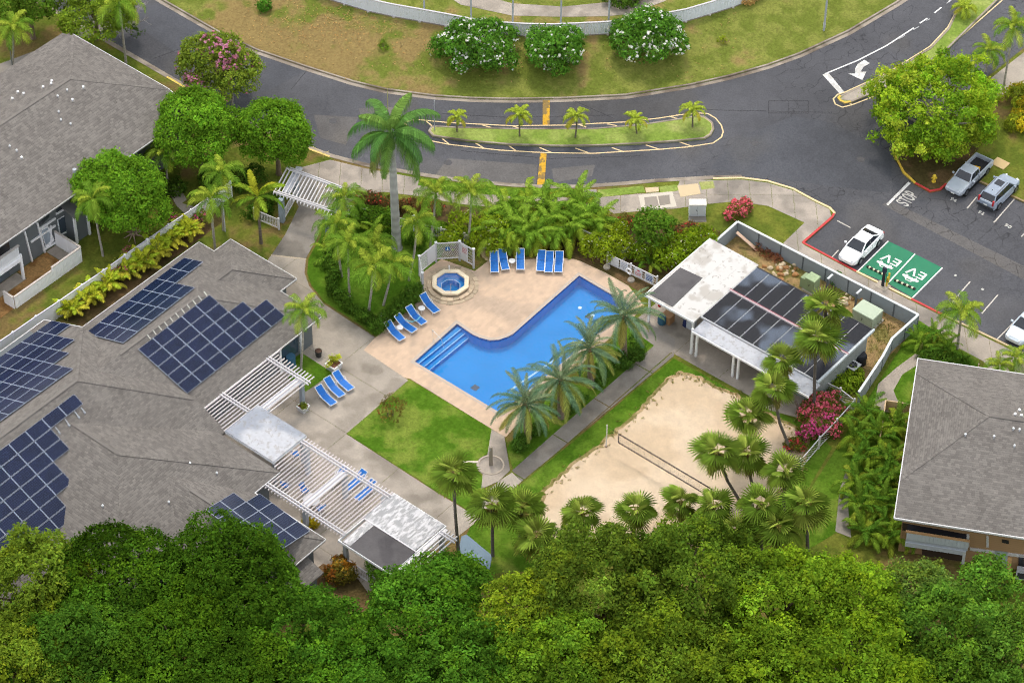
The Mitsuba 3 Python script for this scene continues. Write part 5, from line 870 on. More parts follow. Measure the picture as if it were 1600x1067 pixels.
shrub('shrub', 'tiny green shrub in the middle of the bank', [(598, 74)], .45, .5, C(120, 150, 50), 486, .16, .8, gnd=Pg); shrub('shrub', 'tiny yellow shrub at the right of the bank', [(1129, 66)], .4, .4, C(160, 176, 56), 487, .16, .8, gnd=Pg)
shrub('shrub', 'dark green shrub beyond the white fence at the top', [(962, 8), (980, 6), (1000, 2)], 1.0, 1.2, C(92, 124, 44), 488, .2, gnd=lambda u, v: P(u, v, BZ)); shrub('shrub', 'dry orange shrub at the right end of the white top fence', [(1172, 6), (1180, 2)], .5, .9, C(206, 170, 110), 489, .16, .8, gnd=Pg)
shrub('shrub', 'yellow-leaved shrub with a curved stem at the right edge', [(1590, 155), (1596, 170), (1585, 195), (1600, 200)], 1.0, 1.4, C(176, 168, 44), 490, .2, cols=[C(190, 176, 44), C(150, 164, 50)])
shrub('shrub', 'shrubs at the foot of the right-hand roof corner', [(1450, 565), (1470, 570), (1500, 575)], .8, 1.0, C(92, 128, 44), 491, .2)
shrub('shrub', 'dark shrubs below the round trees by the apartments', [(262, 305), (330, 290), (350, 288), (385, 295), (400, 285)], .9, 1.2, C(82, 112, 40), 492, .2); shrub('shrub', 'shrubs at the left post of the entrance pergola', [(420, 320), (412, 335), (395, 340)], .7, 1.0, C(84, 120, 40), 493, .2)
r = rng(58); m = MB(); e = np.array(SAND.exterior.segmentize(.12).coords)[:, :2]; g_ = np.array([[*(q + r.normal(0, .32, 2)), 0] for q in e if r.random() < .5] + [lab(r.uniform(11.9, 23.9), r.uniform(17.7, 22.1)) for _ in range(330)])
g_ = np.array([q for q in g_ if q[2] == 0]); n = len(g_) * 5; q = np.repeat(g_, 5, 0) + r.normal(0, .07, (n, 3)) * [1, 1, 0]; leaves(m, q + UP * .1, np.stack([r.normal(size=n), r.normal(size=n), np.full(n, .5)], 1), .2, tint(C(164, 158, 92), n, r, .25, .1), r, .35)
k = numbered('grass_tufts'); scene[k] = shape(m, 'leaf'); labels[k] = {'label': 'small grass tufts along the sand rim and in the yard', 'category': 'grass', 'kind': 'stuff'}
# litter that nobody could count
r = rng(55); m = MB(); pts = []
for _ in range(1700):
    u, v = r.normal(520, 70), r.normal(42, 22)
    if r.random() < .25: u, v = r.uniform(420, 1150), r.uniform(15, 130)
    pts.append((u, v))
pts = [p for p in (Pg(u, v) for u, v in pts) if 0 < p[2] < BZ - .02]
leaves(m, np.array(pts) + UP * .05, np.array([[0, 0, 1.0]]) + r.normal(0, .3, (len(pts), 3)), .14, tint(C(176, 146, 90), len(pts), r, .25, .1), r, .7)
k = numbered('fallen_leaves'); scene[k] = shape(m, 'paint'); labels[k] = {'label': 'dry orange leaves scattered over the grass bank', 'category': 'fallen leaves', 'kind': 'stuff'}
# ================================================================== POOL, SPA, FENCES, PAVILION
def solid(pol, z0, z1, c): return MB().prism(pol, z0, z1, c)
def stuffpart(k, name, mb, bsdf='paint'): key = part(k, name, mb, bsdf); labels[key] = {'kind': 'stuff'}; return key
pl = thing('swimming_pool', 'L-shaped blue swimming pool in the tan deck', 'swimming pool')
PLB = POOL.buffer(.001)
wl_ = MB(); ring = np.array(POOL.exterior.coords)[:, :2]
for p, q in zip(ring, ring[1:]): wl_.add([[*p, -.17], [*q, -.17], [*q, -1.1], [*p, -1.1]], [[0, 1, 2, 3]], G0)
part(pl, 'basin', wl_.prism(POOL.buffer(.1), -1.3, -1.0, G0), 'pool_plaster')
tb = MB()
for p, q in zip(ring, ring[1:]): tb.add([[*p, .02], [*q, .02], [*q, -.17], [*p, -.17]], [[0, 1, 2, 3]], C(40, 96, 168))
part(pl, 'tile_band', tb); part(pl, 'coping', solid(POOL.buffer(.29, join_style=2).difference(POOL), -.1, .034, C(190, 176, 164)))
NOS = C(170, 210, 240)
for i in range(3):
    a0 = -4.62; part(pl, 'step', wallbox(LA, a0, a0 + .42 * (i + 1), -6.8, -1.36, -1.0, -.22 - .22 * i), 'pool_plaster'); part(pl, 'step_nosing', wallbox(LA, a0 + .42 * (i + 1) - .055, a0 + .42 * (i + 1), -6.8, -1.36, -.219 - .22 * i, -.21 - .22 * i, NOS))
part(pl, 'lane_line', MB().bar(P(798, 609, -.98), P(896, 542, -.98), .16, .03, NOS)); part(pl, 'lane_line', MB().bar(P(896, 542, -.98), P(935, 510, -.98), .16, .03, NOS))
for (u, v) in ((906, 481), (926, 493), (942, 457)): part(pl, 'floor_fitting', MB().cyl(P(u, v, -.999), .17, .02, C(196, 226, 240), 14))
for a_, b_ in ((0.5, -5.2), (2.3, 7.2)): part(pl, 'drain', MB().box(lab(a_, b_, -.999), .55, .55, .015, C(60, 78, 98), AX))
part(pl, 'handrail', MB().tube([P(677, 535), P(676, 521, .5) * [1, 1, 0] + UP * .9, P(690, 531, .9) , P(693, 543, -.2)], .03, C(210, 214, 220), 6), 'metal')
for (u, v) in ((950, 506), (935, 519)): part(pl, 'ladder_rail', MB().tube([P(u, v), P(u, v) + UP * .8, P(u - 10, v - 6, .75), P(u - 12, v - 7, -.3)], .028, C(210, 214, 220), 6), 'metal')
X0, Y0, X1, Y1 = POOL.bounds; gx, gy = np.meshgrid(np.linspace(X0, X1, 120), np.linspace(Y0, Y1, 120)); 
from shapely import contains_xy
zz_ = -.08 + .03 * (meshkit.fbm(np.stack([gx * 2.4, gy * 2.4, gx * 0], -1), 3, 8) - .5); V = np.stack([gx, gy, zz_], -1).reshape(-1, 3); I = np.arange(119)[:, None] * 120 + np.arange(119)[None]; I = I.ravel(); Fq = np.stack([I, I + 1, I + 121, I + 120], 1)
inn = contains_xy(POOL.buffer(.12), V[:, 0], V[:, 1]); Fq = Fq[inn[Fq].any(1)]
cc = V[Fq].mean(1); part(pl, 'water', MB().add(V, Fq, G0), 'waterskin', smooth=True)
# spa
sp = thing('spa', 'raised octagonal hot tub with a cream rim and blue water', 'hot tub')
rim = SPA.difference(ngon(SPA_C, 1.24, 8, math.pi / 8)); part(sp, 'rim', solid(rim, .32, .46, C(232, 218, 192))); part(sp, 'skirt', solid(ngon(SPA_C, 1.56, 8, math.pi / 8).difference(ngon(SPA_C, 1.25, 8, math.pi / 8)), -.9, .32, C(176, 160, 138)))
part(sp, 'basin', MB().prism(ngon(SPA_C, 1.5, 8, math.pi / 8), -.95, -.55, G0).prism(ngon(SPA_C, 1.26, 8, math.pi / 8).difference(ngon(SPA_C, 1.22, 8, math.pi / 8)), -.6, .3, G0), 'pool_plaster')
part(sp, 'bench', solid(ngon(SPA_C, 1.22, 8, math.pi / 8).difference(ngon(SPA_C, .8, 8, math.pi / 8)), -.6, -.08, G0), 'pool_plaster'); part(sp, 'bench_edge', solid(ngon(SPA_C, .86, 8, math.pi / 8).difference(ngon(SPA_C, .8, 8, math.pi / 8)), -.079, -.06, C(176, 206, 232)))
for dx, dy in ((-.28, -.3), (.3, -.24)): part(sp, 'jet', MB().cyl((SPA_C[0] + dx, SPA_C[1] + dy, -.549), .12, .02, C(160, 226, 240), 12))
part(sp, 'handrail', MB().tube([(SPA_C[0] + .05, SPA_C[1] - 1.35, .45), (SPA_C[0] + .05, SPA_C[1] - 1.25, 1.1), (SPA_C[0] + .05, SPA_C[1] - .75, .9), (SPA_C[0] + .05, SPA_C[1] - .6, .2)], .028, C(200, 206, 212), 6), 'metal')
part(sp, 'water', MB().prism(ngon(SPA_C, 1.245, 8, math.pi / 8), .3, .302, G0), 'waterskin')
part(sp, 'chair_lift_post', MB().cyl((SPA_C[0] - .15, SPA_C[1] + 1.4, .46), .04, .5, WHITE, 8))
r = rng(61); k = holder('stone_ring', 'ring of pale flagstones round the hot tub'); n = 22
for row, (r0, r1) in enumerate(((1.6, 1.98), (2.0, 2.36))):
    for i in range(n + 4 * row):
        a0, a1 = (2 * math.pi * (i + e) / (n + 4 * row) for e in (.03, .97)); q = Polygon([(SPA_C[0] + rr * math.cos(a), SPA_C[1] + rr * math.sin(a)) for rr, a in ((r0, a0), (r1 + r.normal(0, .04), a0), (r1 + r.normal(0, .04), a1), (r0, a1))])
        if q.is_valid: part(k, 'flagstone', solid(q, -.05, .15 - .08 * row + r.normal(0, .006), np.array(C(190, 172, 148)) * math.exp(r.normal(0, .13))))
scn = thing('spa_screen', 'white lattice privacy screen standing round the hot tub', 'screen')
top = [P(u, v, 2.1) for u, v in ((660, 427), (655, 401), (681, 380), (718, 378), (740, 390))]; PST = C(186, 188, 192)
for q in top: g = q * [1, 1, 0]; part(scn, 'post', MB().box(g, .16, .16, 2.15, PST, .3)); part(scn, 'post_cap', MB().box(g + UP * 2.15, .22, .22, .07, WHITE, .3))
def lattice(k, p, q, z0, z1, step=.17, w=.035, c=PW, both=False):
    L = np.linalg.norm((q - p)[:2]); d = (q - p) * [1, 1, 0] / L; g = p * [1, 1, 0]; h = z1 - z0; m = MB()
    for sgn in ((1, -1) if both else (1,)):
        for i in range(int((L + h) / step)):
            s0 = i * step - (h if sgn > 0 else 0); a, b = (s0, z0), (s0 + h, z1)
            if sgn < 0: a, b = (s0, z1), (s0 + h, z0)
            def clip(a, b): return LineString([a, b]).intersection(sbox(.06, z0, L - .06, z1))
            l = clip(a, b)
            if l.length < .05 or l.geom_type != 'LineString': continue
            (x0, y0), (x1, y1) = l.coords; m.bar(g + d * x0 + UP * y0, g + d * x1 + UP * y1, .02, w, c, np.cross(d, UP))
    return m
for i in range(4):
    p, q = top[i], top[i + 1]; d = unit((q - p) * [1, 1, 0]); o = np.cross(UP, d)
    for z in (.35, 2.05): part(scn, 'rail', MB().bar(p * [1, 1, 0] + UP * z, q * [1, 1, 0] + UP * z, .07, .09, PW))
    stuffpart(scn, 'lattice', lattice(scn, p, q, .38, 2.02))
def board_on(k, name, p, q, f0, f1, z0, z1, c, off=.05, t=.02): a, b = p * [1, 1, 0], q * [1, 1, 0]; d = b - a; nrm = unit(np.cross(d, UP)); part(k, name, MB().bar(a + d * f0 + UP * (z0 + z1) / 2 + nrm * off, a + d * f1 + UP * (z0 + z1) / 2 + nrm * off, t, z1 - z0, c)); return a, d, nrm
for (i, f0, f1) in ((1, .45, .95), (3, .1, .62)): board_on(scn, 'solid_panel', top[i], top[i + 1], f0, f1, .4, 2.0, C(214, 216, 220))
for j in range(4): board_on(scn, 'sign_line', top[3], top[4], .22, .55, 1.72 - .16 * j, 1.77 - .16 * j, C(206, 110, 112), .075, .01)
a, d, nrm = board_on(scn, 'sign', top[2], top[3], .4, .58, 1.25, 1.65, C(40, 110, 176), .06)
c0 = a + d * .49 + nrm * .078
m = MB(); m.bar(c0 + UP * 1.58 - unit(d) * .03, c0 + UP * 1.58 + unit(d) * .03, .01, .05, WHITE).bar(c0 + UP * 1.46 - unit(d) * .05, c0 + UP * 1.46 + unit(d) * .04, .01, .16, WHITE).bar(c0 + UP * 1.35 - unit(d) * .1, c0 + UP * 1.35 + unit(d) * .1, .01, .05, WHITE); part(scn, 'sign_symbol', m)
# fences
def picket(name, label, pts, h=1.15, step=.16, post=2.3, c=PW, z=0.0, cat='fence', lat=False):
    k = thing(name, label, cat); pts = [np.asarray(p, float) for p in pts]; m = MB()
    for p, q in zip(pts, pts[1:]):
        L = np.linalg.norm(q - p); d = (q - p) / L; n = max(1, round(L / post))
        for i in range(n + 1): part(k, 'post', MB().box(p + d * L * i / n, .13, .13, h + .12, c, math.atan2(d[1], d[0]))); part(k, 'post_cap', MB().box(p + d * L * i / n + UP * (h + .12), .17, .17, .05, c, math.atan2(d[1], d[0]), .03))
        for zz in (.18, h - .04): part(k, 'rail', MB().bar(p + UP * zz, q + UP * zz, .06, .09, c))
        if lat: m2 = lattice(k, p, q, .2, h - .05, .2, .04); stuffpart(k, 'lattice', m2)
        else:
            for i in range(int(L / step)): m.box(p + d * (i + .5) * step + UP * .1, .075, .025, h - .06, c, math.atan2(d[1], d[0]))
    if m: stuffpart(k, 'pickets', m)
    return k
picket('picket_fence', 'white picket fence running from the entrance pergola behind the royal palm', [P(u, v) for u, v in ((540, 336), (607, 351), (653, 364), (762, 391), (792, 376), (900, 370), (972, 404))])
picket('picket_fence', 'short white picket fence left of the entrance pergola', [P(u, v) for u, v in ((398, 343), (436, 359))])
picket('picket_fence', 'white picket side panel inside the entrance pergola', [P(u, v) for u, v in ((444, 345), (464, 309))])
picket('picket_fence', 'white picket fence piece beside the dark small tree', [P(u, v) for u, v in ((974, 407), (1000, 391), (1010, 386))])
sf = picket('sign_fence', 'white lattice fence carrying three pool sign boards', [P(u, v) for u, v in ((949, 413), (985, 430), (1026, 450))], 1.2, post=3, lat=True)
p0, p1, p2 = (P(u, v) for u, v in ((949, 413), (985, 430), (1026, 450)))
for (p, q, f0, f1) in ((p0, p1, .15, .5), (p0, p1, .55, .9), (p1, p2, .15, .45), (p1, p2, .55, .88)): board_on(sf, 'sign_board', p, q, f0, f1, .3, 1.1, C(226, 230, 238))
board_on(sf, 'sign_mark', p1, p2, .24, .36, .92, 1.02, C(204, 60, 70), .065, .01); 
for j in range(3): board_on(sf, 'sign_line', p1, p2, .19, .41, .72 - .14 * j, .77 - .14 * j, C(206, 110, 118), .065, .01)
for j in range(4): board_on(sf, 'sign_line', p1, p2, .6, .84, .94 - .16 * j, 1.02 - .16 * j, C(70, 104, 172), .065, .01)
for j in range(4): board_on(sf, 'sign_line', p0, p1, .6, .86, .94 - .16 * j, .98 - .16 * j, C(130, 140, 160), .065, .01)
lr = thing('life_ring', 'white life ring hanging on the post of the pool sign fence', 'life ring'); c0 = P(983, 432) + UP * .75 + np.array([-.05, -.18, 0]); th = np.linspace(0, 2 * math.pi, 17); d = unit((p2 - p1)); part(lr, 'ring', MB().tube([c0 + d * .26 * math.cos(t) + UP * .26 * math.sin(t) for t in th], .06, WHITE, 6, False), smooth=True); part(lr, 'rope', MB().tube([c0 + d * .3 * math.cos(t) + UP * .3 * math.sin(t) for t in th], .012, C(220, 110, 60), 4, False))
for (u, v, l) in ((948, 418, 'round concrete post base at the upper end of the pool sign fence'), (986, 438, 'round concrete post base in the middle of the pool sign fence')): solo('post_base', MB().cyl(P(u, v), .32, .14, C(176, 168, 156), 16, .28), l, 'post base')
for i, (u, v) in enumerate(((752, 385), (753, 390), (755, 395), (758, 400), (762, 404))): solo('stepping_stone', MB().prism(ngon(P(u, v)[:2], .3, 7, i), -.02, .05, C(206, 186, 146)), f'{names[i] if i else "farthest"} pale stepping stone from the deck corner to the screen', 'stepping stone', 'stepping stones beside the spa screen')
k = thing('vinyl_fence', 'long white vinyl fence between the apartments and the club house', 'fence')
ft = [(-45, 563), (-16, 543), (20, 519), (56, 494), (92, 470), (128, 445), (162, 422), (195, 398), (230, 374), (263, 351), (298, 328), (330, 305), (360, 284)]; FT = [P(u, v, 1.75) * [1, 1, 0] for u, v in ft]; VF = C(236, 238, 246, 1.0)
for p, q in zip(FT, FT[1:]): part(k, 'panel', MB().bar(p + UP * .85, q + UP * .85, .05, 1.6, VF)); part(k, 'rail', MB().bar(p + UP * 1.69, q + UP * 1.69, .1, .1, C(222, 220, 236)))
for p in FT: part(k, 'post', MB().box(p, .15, .15, 1.78, VF, .9)); part(k, 'post_cap', MB().box(p + UP * 1.78, .2, .2, .07, VF, .9, .05))
k = thing('board_fence', 'curving white boarded fence along the top of the grass bank', 'fence'); line = LineString(PL([(390, -38), (420, -28), (470, -13), (514, 0), (577, 19), (620, 28), (678, 38), (740, 50), (800, 57), (870, 58), (949, 54), (1010, 46), (1078, 33), (1167, 5), (1260, -40), (1300, -65)], BZ)[:, :2]); n = int(line.length / 2.4); pp = [np.array([*line.interpolate(line.length * i / n).coords[0], BZ - .05]) for i in range(n + 1)]
for p, q in zip(pp, pp[1:]):
    d = (q - p) / 8; m = MB()
    for i in range(8): m.bar(p + d * (i + .04) + UP * .78, p + d * (i + .96) + UP * .78, .05 + .02 * (i % 2), 1.3, C(222, 228, 238, 1.0))
    part(k, 'panel', m); part(k, 'cap', MB().bar(p + UP * 1.48, q + UP * 1.48, .16, .08, C(206, 204, 210))); part(k, 'base_rail', MB().bar(p + UP * .1, q + UP * .1, .1, .12, C(160, 150, 146)))
for p in pp[::1]: part(k, 'footing', MB().box(p - UP * .1, .22, .3, .25, C(206, 200, 196)))
GW, GWC = C(150, 160, 168), C(218, 224, 228)
k = thing('boundary_wall', 'grey panelled wall with a pale cap round the service yard', 'wall'); wp = [(6.25, 18.9), (6.2, 22.1), (24.15, 22.45), (24.09, 18.77), (24.68, 16.56), (25.54, 12.0)]
for (a, b), (c, d) in zip(wp, wp[1:]):
    p, q = lab(a, b), lab(c, d); n = max(1, round(np.linalg.norm(q - p) / 2.3))
    for i in range(n): x, y = p + (q - p) * (i / n), p + (q - p) * ((i + 1) / n); e = unit(y - x) * .02; part(k, 'panel', MB().bar(x + e + UP * .75, y - e + UP * .75, .09, 1.5, GW)); part(k, 'post', MB().box(x, .12, .14, 1.5, C(96, 104, 112), AX)); part(k, 'cap', MB().bar(x + UP * 1.54, y + UP * 1.54, .2, .08, GWC))
for (u, v) in ((1301, 429), (1346, 452)): x = P(u, v, 1.5) * [1, 1, 0]; part(k, 'buttress', MB().bar(x + UP * 1.5, x - B * .7 + UP * 1.5, .16, .1, GWC)); part(k, 'buttress', MB().box(x - B * .65, .14, .14, 1.45, C(96, 104, 112), AX))
picket('lattice_fence', 'white lattice fence from the pavilion corner round the pink bougainvillea', [P(u, v, 0) for u, v in ((1284, 612), (1311, 625), (1333, 642), (1306, 673), (1279, 701), (1249, 736))], 1.25, post=2.0, lat=True)
# pavilion
pv = thing('pavilion', 'open flat-roofed pavilion with white membrane and black pool-heating panels', 'pavilion')
part(pv, 'white_roof', mmb(wedge(LA, 6.68, 11.62, 8.72, 17.5, (2.98, 2.98, 3.08, 3.08), .14)), 'membrane'); fp = [onplane(*(1010 + x * .15, 360 + y * .15), LA(0, 8.72, 2.98), UP - LA.Y * .0114) for x, y in ((352, 387), (587, 497), (272, 800), (32, 668))]
part(pv, 'felt_patch', MB().hexa([p - UP * .01 for p in fp[::-1]], [p + UP * .012 for p in fp[::-1]], G0), 'felt')
for g in ([(6.68, 8.70, 2.92), (11.62, 8.70, 2.92)], [(6.66, 8.7, 2.92), (6.66, 17.5, 3.0)]): part(pv, 'fascia', MB().bar(LA(*g[0]), LA(*g[1]), .06, .2, WHITE))
part(pv, 'panel_roof', mmb(wedge(LA, 11.66, 23.2, 9.55, 17.2, (3.02, 3.02, 3.1, 3.1), .16), C(186, 188, 192)), 'paint')
def hz(b): return 3.02 + (b - 9.55) / 7.65 * .08
for row, (b0, b1) in enumerate(((13.7, 17.05), (9.68, 13.38))):
    for i in range(9):
        a0 = 11.78 + 1.262 * i; a1 = a0 + 1.17; q = [LA(a0, b0, hz(b0) + .05), LA(a1, b0, hz(b0) + .05), LA(a1, b1, hz(b1) + .05), LA(a0, b1, hz(b1) + .05)]
        key = partkey(pv, 'heating_panel'); v = np.vstack([q, [x - UP * .04 for x in q]]); scene[key] = mikit.ply((v, np.array([[0, 1, 2], [0, 2, 3], [0, 4, 5], [0, 5, 1], [1, 5, 6], [1, 6, 2], [2, 6, 7], [2, 7, 3], [3, 7, 4], [3, 4, 0]])), 'heater', uv=np.array([[0, 0], [1, 0], [1, 1], [0, 1]] * 2, float))
part(pv, 'header_pipe', MB().bar(LA(11.6, 13.5, 3.15), LA(23.3, 13.5, 3.15), .07, .07, C(226, 206, 210))); part(pv, 'header_pipe', MB().bar(LA(11.6, 13.64, 3.14), LA(23.3, 13.64, 3.14), .04, .05, C(170, 90, 104))); part(pv, 'header_pipe', MB().bar(LA(11.7, 17.12, 3.14), LA(23.2, 17.12, 3.14), .06, .06, C(60, 60, 66)))
part(pv, 'eave_sheet', mmb(wedge(LA, 12.05, 23.45, 7.95, 9.52, (2.78, 2.78, 2.9, 2.9), .08)), 'tin'); part(pv, 'fascia', MB().bar(LA(12.0, 7.93, 2.72), LA(23.5, 7.93, 2.72), .06, .18, WHITE)); part(pv, 'fascia', MB().bar(LA(23.22, 9.5, 3.0), LA(23.22, 17.25, 3.08), .16, .2, C(190, 200, 206)))
for a, b in ((7.0, 9.0), (7.0, 13), (7.0, 17.2), (11.4, 9.0), (11.9, 8.25), (12.4, 8.25), (16.0, 8.3), (16.5, 8.3), (20.2, 8.3), (20.6, 8.3)): part(pv, 'post', MB().box(LA(a, b, 0), .17, .17, 2.75, WHITE, AX))
part(pv, 'store_wall', wallbox(LA, 18.6, 22.9, 9.9, 16.9, 0, 2.92, C(150, 158, 156))); part(pv, 'back_wall', wallbox(LA, 11.9, 18.55, 16.2, 16.8, 0, 2.9, C(160, 160, 156)))
part(pv, 'counter', wallbox(LA, 12.6, 17.6, 13.6, 14.4, 0, 1.0, C(150, 140, 128)))
solo('wooden_crate', MB().box(P(1043, 502), .9, .7, .8, C(172, 134, 98), AX), 'brown crate under the front edge of the white roof', 'crate'); solo('blue_barrel', MB().tube([P(1034, 505), P(1034, 505) + UP * .1, P(1034, 505) + UP * .45, P(1034, 505) + UP * .8], [.3, .36, .38, .32], C(56, 100, 126), 14), 'dark blue barrel beside the brown crate', 'barrel', smooth=True)
q = P(1030, 488) + UP * .9; lb = thing('rescue_float', 'red rescue float hanging on the pavilion post', 'rescue float'); part(lb, 'body', MB().tube([q - UP * .3, q - UP * .2, q + UP * .2, q + UP * .3], [.06, .14, .14, .06], C(196, 48, 52), 8), smooth=True)
cart = thing('cleaning_cart', 'white and navy cleaning cart under the pavilion edge', 'cart'); part(cart, 'tub', MB().box(P(1080, 512), .8, .55, .75, C(200, 206, 216), AX, .05)); part(cart, 'bag', MB().box(P(1076, 511) - A * .3, .35, .5, .95, C(44, 56, 104), AX, .06)); part(cart, 'handle', MB().tube([P(1070, 512) + UP * .9, P(1064, 512) + UP * 1.0], .02, LGREY, 5))
# service yard
def cabinet(name, label, u, v, sx, sy, h, c, split=False):
    k = thing(name, label, 'utility cabinet'); p = P(u, v); part(k, 'pad', MB().box(p - UP * .02, sx + .3, sy + .3, .1, C(170, 164, 154), AX)); part(k, 'case', MB().box(p + UP * .08, sx, sy, h, c, AX, .02)); part(k, 'lid', MB().box(p + UP * (h + .081), sx + .06, sy + .06, .07, np.array(c) * 1.12, AX, .03))
    part(k, 'door', MB().box(p + UP * .2 - B * (sy / 2 + .012), sx * .46, .02, h * .75, np.array(c) * .92, AX).box(p + UP * .2 - B * (sy / 2 + .012) + A * sx * .24, sx * .44, .02, h * .75, np.array(c) * .95, AX)); part(k, 'handle', MB().box(p + UP * (h * .55) - B * (sy / 2 + .035), .06, .03, .22, C(60, 62, 60), AX))
    if split: part(k, 'side_case', MB().box(p + UP * .08 + A * (-sx * .75), sx * .5, sy * .9, h * .8, np.array(c) * .97, AX, .02))
    return k
cabinet('transformer', 'green utility transformer with a stepped case near the rubble', 1268, 452, .95, .9, 1.25, C(150, 170, 132), True); cabinet('transformer', 'large pale green transformer near the corner of the grey wall', 1354, 500, 2.0, 1.5, 1.05, C(176, 190, 168))
wb = thing('utility_cabinet', 'white utility cabinet with a stained top on the corner lawn', 'utility cabinet'); p = P(1089, 334); rz = .02; part(wb, 'case', MB().box(p, 1.42, .75, 1.25, C(216, 222, 228), rz, .01)); part(wb, 'top', MB().box(p + UP * 1.25, 1.5, .85, .07, C(222, 218, 210), rz, .03)); part(wb, 'door_seam', MB().box(p + UP * .12 - [0, .378, 0], .02, .02, 1.0, C(150, 156, 160), rz)); part(wb, 'handle', MB().box(p + UP * .6 - [.1, .385, 0], .05, .03, .2, C(90, 94, 98), rz)); part(wb, 'pad', MB().box(p - [0, .75, .02], 1.5, .7, .07, C(120, 116, 110), rz))
ac = thing('condenser', 'round-fan air conditioning condenser beside the pavilion wall', 'air conditioner'); p = P(1331, 584); part(ac, 'case', MB().box(p, .95, .95, .95, C(84, 86, 90), AX, .02)); part(ac, 'top', MB().box(p + UP * .95, 1.0, 1.0, .06, C(206, 208, 212), AX)); part(ac, 'fan_grille', MB().cyl(p + UP * 1.011, .36, .02, C(40, 42, 46), 20))
for i in range(6): a = i * math.pi / 3; part(ac, 'fan_blade', MB().bar(p + UP * 1.05, p + UP * 1.05 + np.array([math.cos(a), math.sin(a), 0]) * .33, .07, .01, C(96, 98, 102)))
wt = thing('water_tank', 'black round water tank behind the condenser', 'tank'); p = P(1343, 567); part(wt, 'body', MB().tube([p, p + UP * .05, p + UP * .85, p + UP * .95], [.5, .54, .54, .46], C(40, 42, 48), 20), smooth=True); part(wt, 'lid', MB().cyl(p + UP * .95, .44, .06, C(54, 56, 62), 20))
solo('leaning_plank', MB().bar(P(1151, 363, 1.2), P(1183, 391, .1), .32, .06, C(214, 184, 160)), 'pale curved plank leaning in the upper corner of the grey wall', 'plank')
r = rng(71)
for i in range(64):
    u, v = r.normal(1228, 14), r.normal(424, 9)
    if i > 40: u, v = r.normal(1318, 11), r.normal(472, 6)
    s = r.uniform(.09, .27); ms = trimesh.creation.icosphere(1, s); ms.vertices *= r.uniform(.6, 1.2, 3); ms.vertices *= 1 + r.normal(0, .12, (len(ms.vertices), 1)); ms.apply_translation(P(u, v) + UP * s * .35); left = i <= 40
    solo('rubble_stone', MB().mesh(ms, np.array(C(206, 190, 160) if r.random() < .6 else C(176, 130, 84)) * math.exp(r.normal(0, .15))), 'broken stone in the rubble heap behind the white roof, left of the stepped transformer' if left else 'broken pale stone in the rubble between the two transformers', 'stone', 'rubble stones behind the white roof' if left else 'rubble stones between the transformers')
shrub('dry_shrub', 'dry brown twiggy shrub by the rubble inside the grey wall', [(1190, 393), (1205, 400), (1214, 406)], .5, .45, C(150, 96, 70), 720, .14, .5)
# ================================================================== FURNITURE, POLES, CARS
BLU = C(36, 116, 206)
def place(o, ang, s=1.0): return T().translate([float(x) for x in o]).rotate([0, 0, 1], math.degrees(ang)).scale(s)
L_seat = MB(); 
for i in range(8): L_seat.box((-.22 + .165 * i + .08, 0, .33 - .02 * math.sin(math.pi * (i + .5) / 8)), .158, .6, .02, np.array(BLU) * (1.0 if i % 2 else .92))
L_back = MB(); 
for i in range(5):
    x0, x1 = -.24 - .135 * i, -.24 - .135 * (i + .94); z0, z1 = .34 + .098 * i, .34 + .098 * (i + .94); L_back.hexa([(x1, -.3, z1), (x0, -.3, z0), (x0, .3, z0), (x1, .3, z1)], [(x1, -.3, z1 + .02), (x0, -.3, z0 + .02), (x0, .3, z0 + .02), (x1, .3, z1 + .02)], np.array(BLU) * (.95 if i % 2 else 1.02))
L_fr = MB()
for sd in (-.33, .33): L_fr.tube([(-.2, sd, .33), (.4, sd, .32), (1.1, sd, .33)], .03, WHITE, 6).tube([(-.2, sd, .34), (-.92, sd, .86)], .03, WHITE, 6).tube([(-.45, sd * 1.05, .5), (-.2, sd * 1.12, .56), (.1, sd * 1.05, .34)], .022, WHITE, 5)
L_fr.tube([(1.1, -.33, .33), (1.1, .33, .33)], .03, WHITE, 6).tube([(-.92, -.33, .86), (-.92, .33, .86)], .03, WHITE, 6)
L_leg = [MB().tube([(x, sd, .33), (x + dx, sd, 0)], .025, WHITE, 5) for x, dx in ((-.35, -.1), (.85, .08)) for sd in (-.33, .33)]
LS = [shape(L_seat), shape(L_back), shape(L_fr)] + [shape(q) for q in L_leg]
def lounger(head, foot, label, group):
    h, f = P(*head, .75), P(*foot, .2); d = (f - h) * [1, 1, 0]; d /= np.linalg.norm(d); o = f * [1, 1, 0] - d * 1.1; k = thing('sun_lounger', label, 'sun lounger', group); M = place(o, math.atan2(d[1], d[0]))
    for n, s in zip(('seat', 'backrest', 'frame') + ('leg',) * 4, LS): part(k, n, {**s, 'to_world': M})
GR, GLT, GL3 = 'blue loungers in the row before the areca hedge', 'blue loungers along the clipped hedge', 'three blue loungers on the promenade'
for h, f, l in (((772, 397), (773, 427), 'blue lounger before the areca hedge, leftmost of the row'), ((785, 393), (790, 423), 'blue lounger before the areca hedge, left of the white side table'), ((813, 393), (813, 423), 'blue lounger before the areca hedge, right of the white side table'), ((846, 395), (844, 425), 'blue lounger before the areca hedge, left of the right-hand trio'), ((859, 397), (857, 427), 'blue lounger before the areca hedge, middle of the right-hand trio'), ((874, 399), (872, 427), 'blue lounger before the areca hedge, rightmost of the row')): lounger(h, f, l, GR)
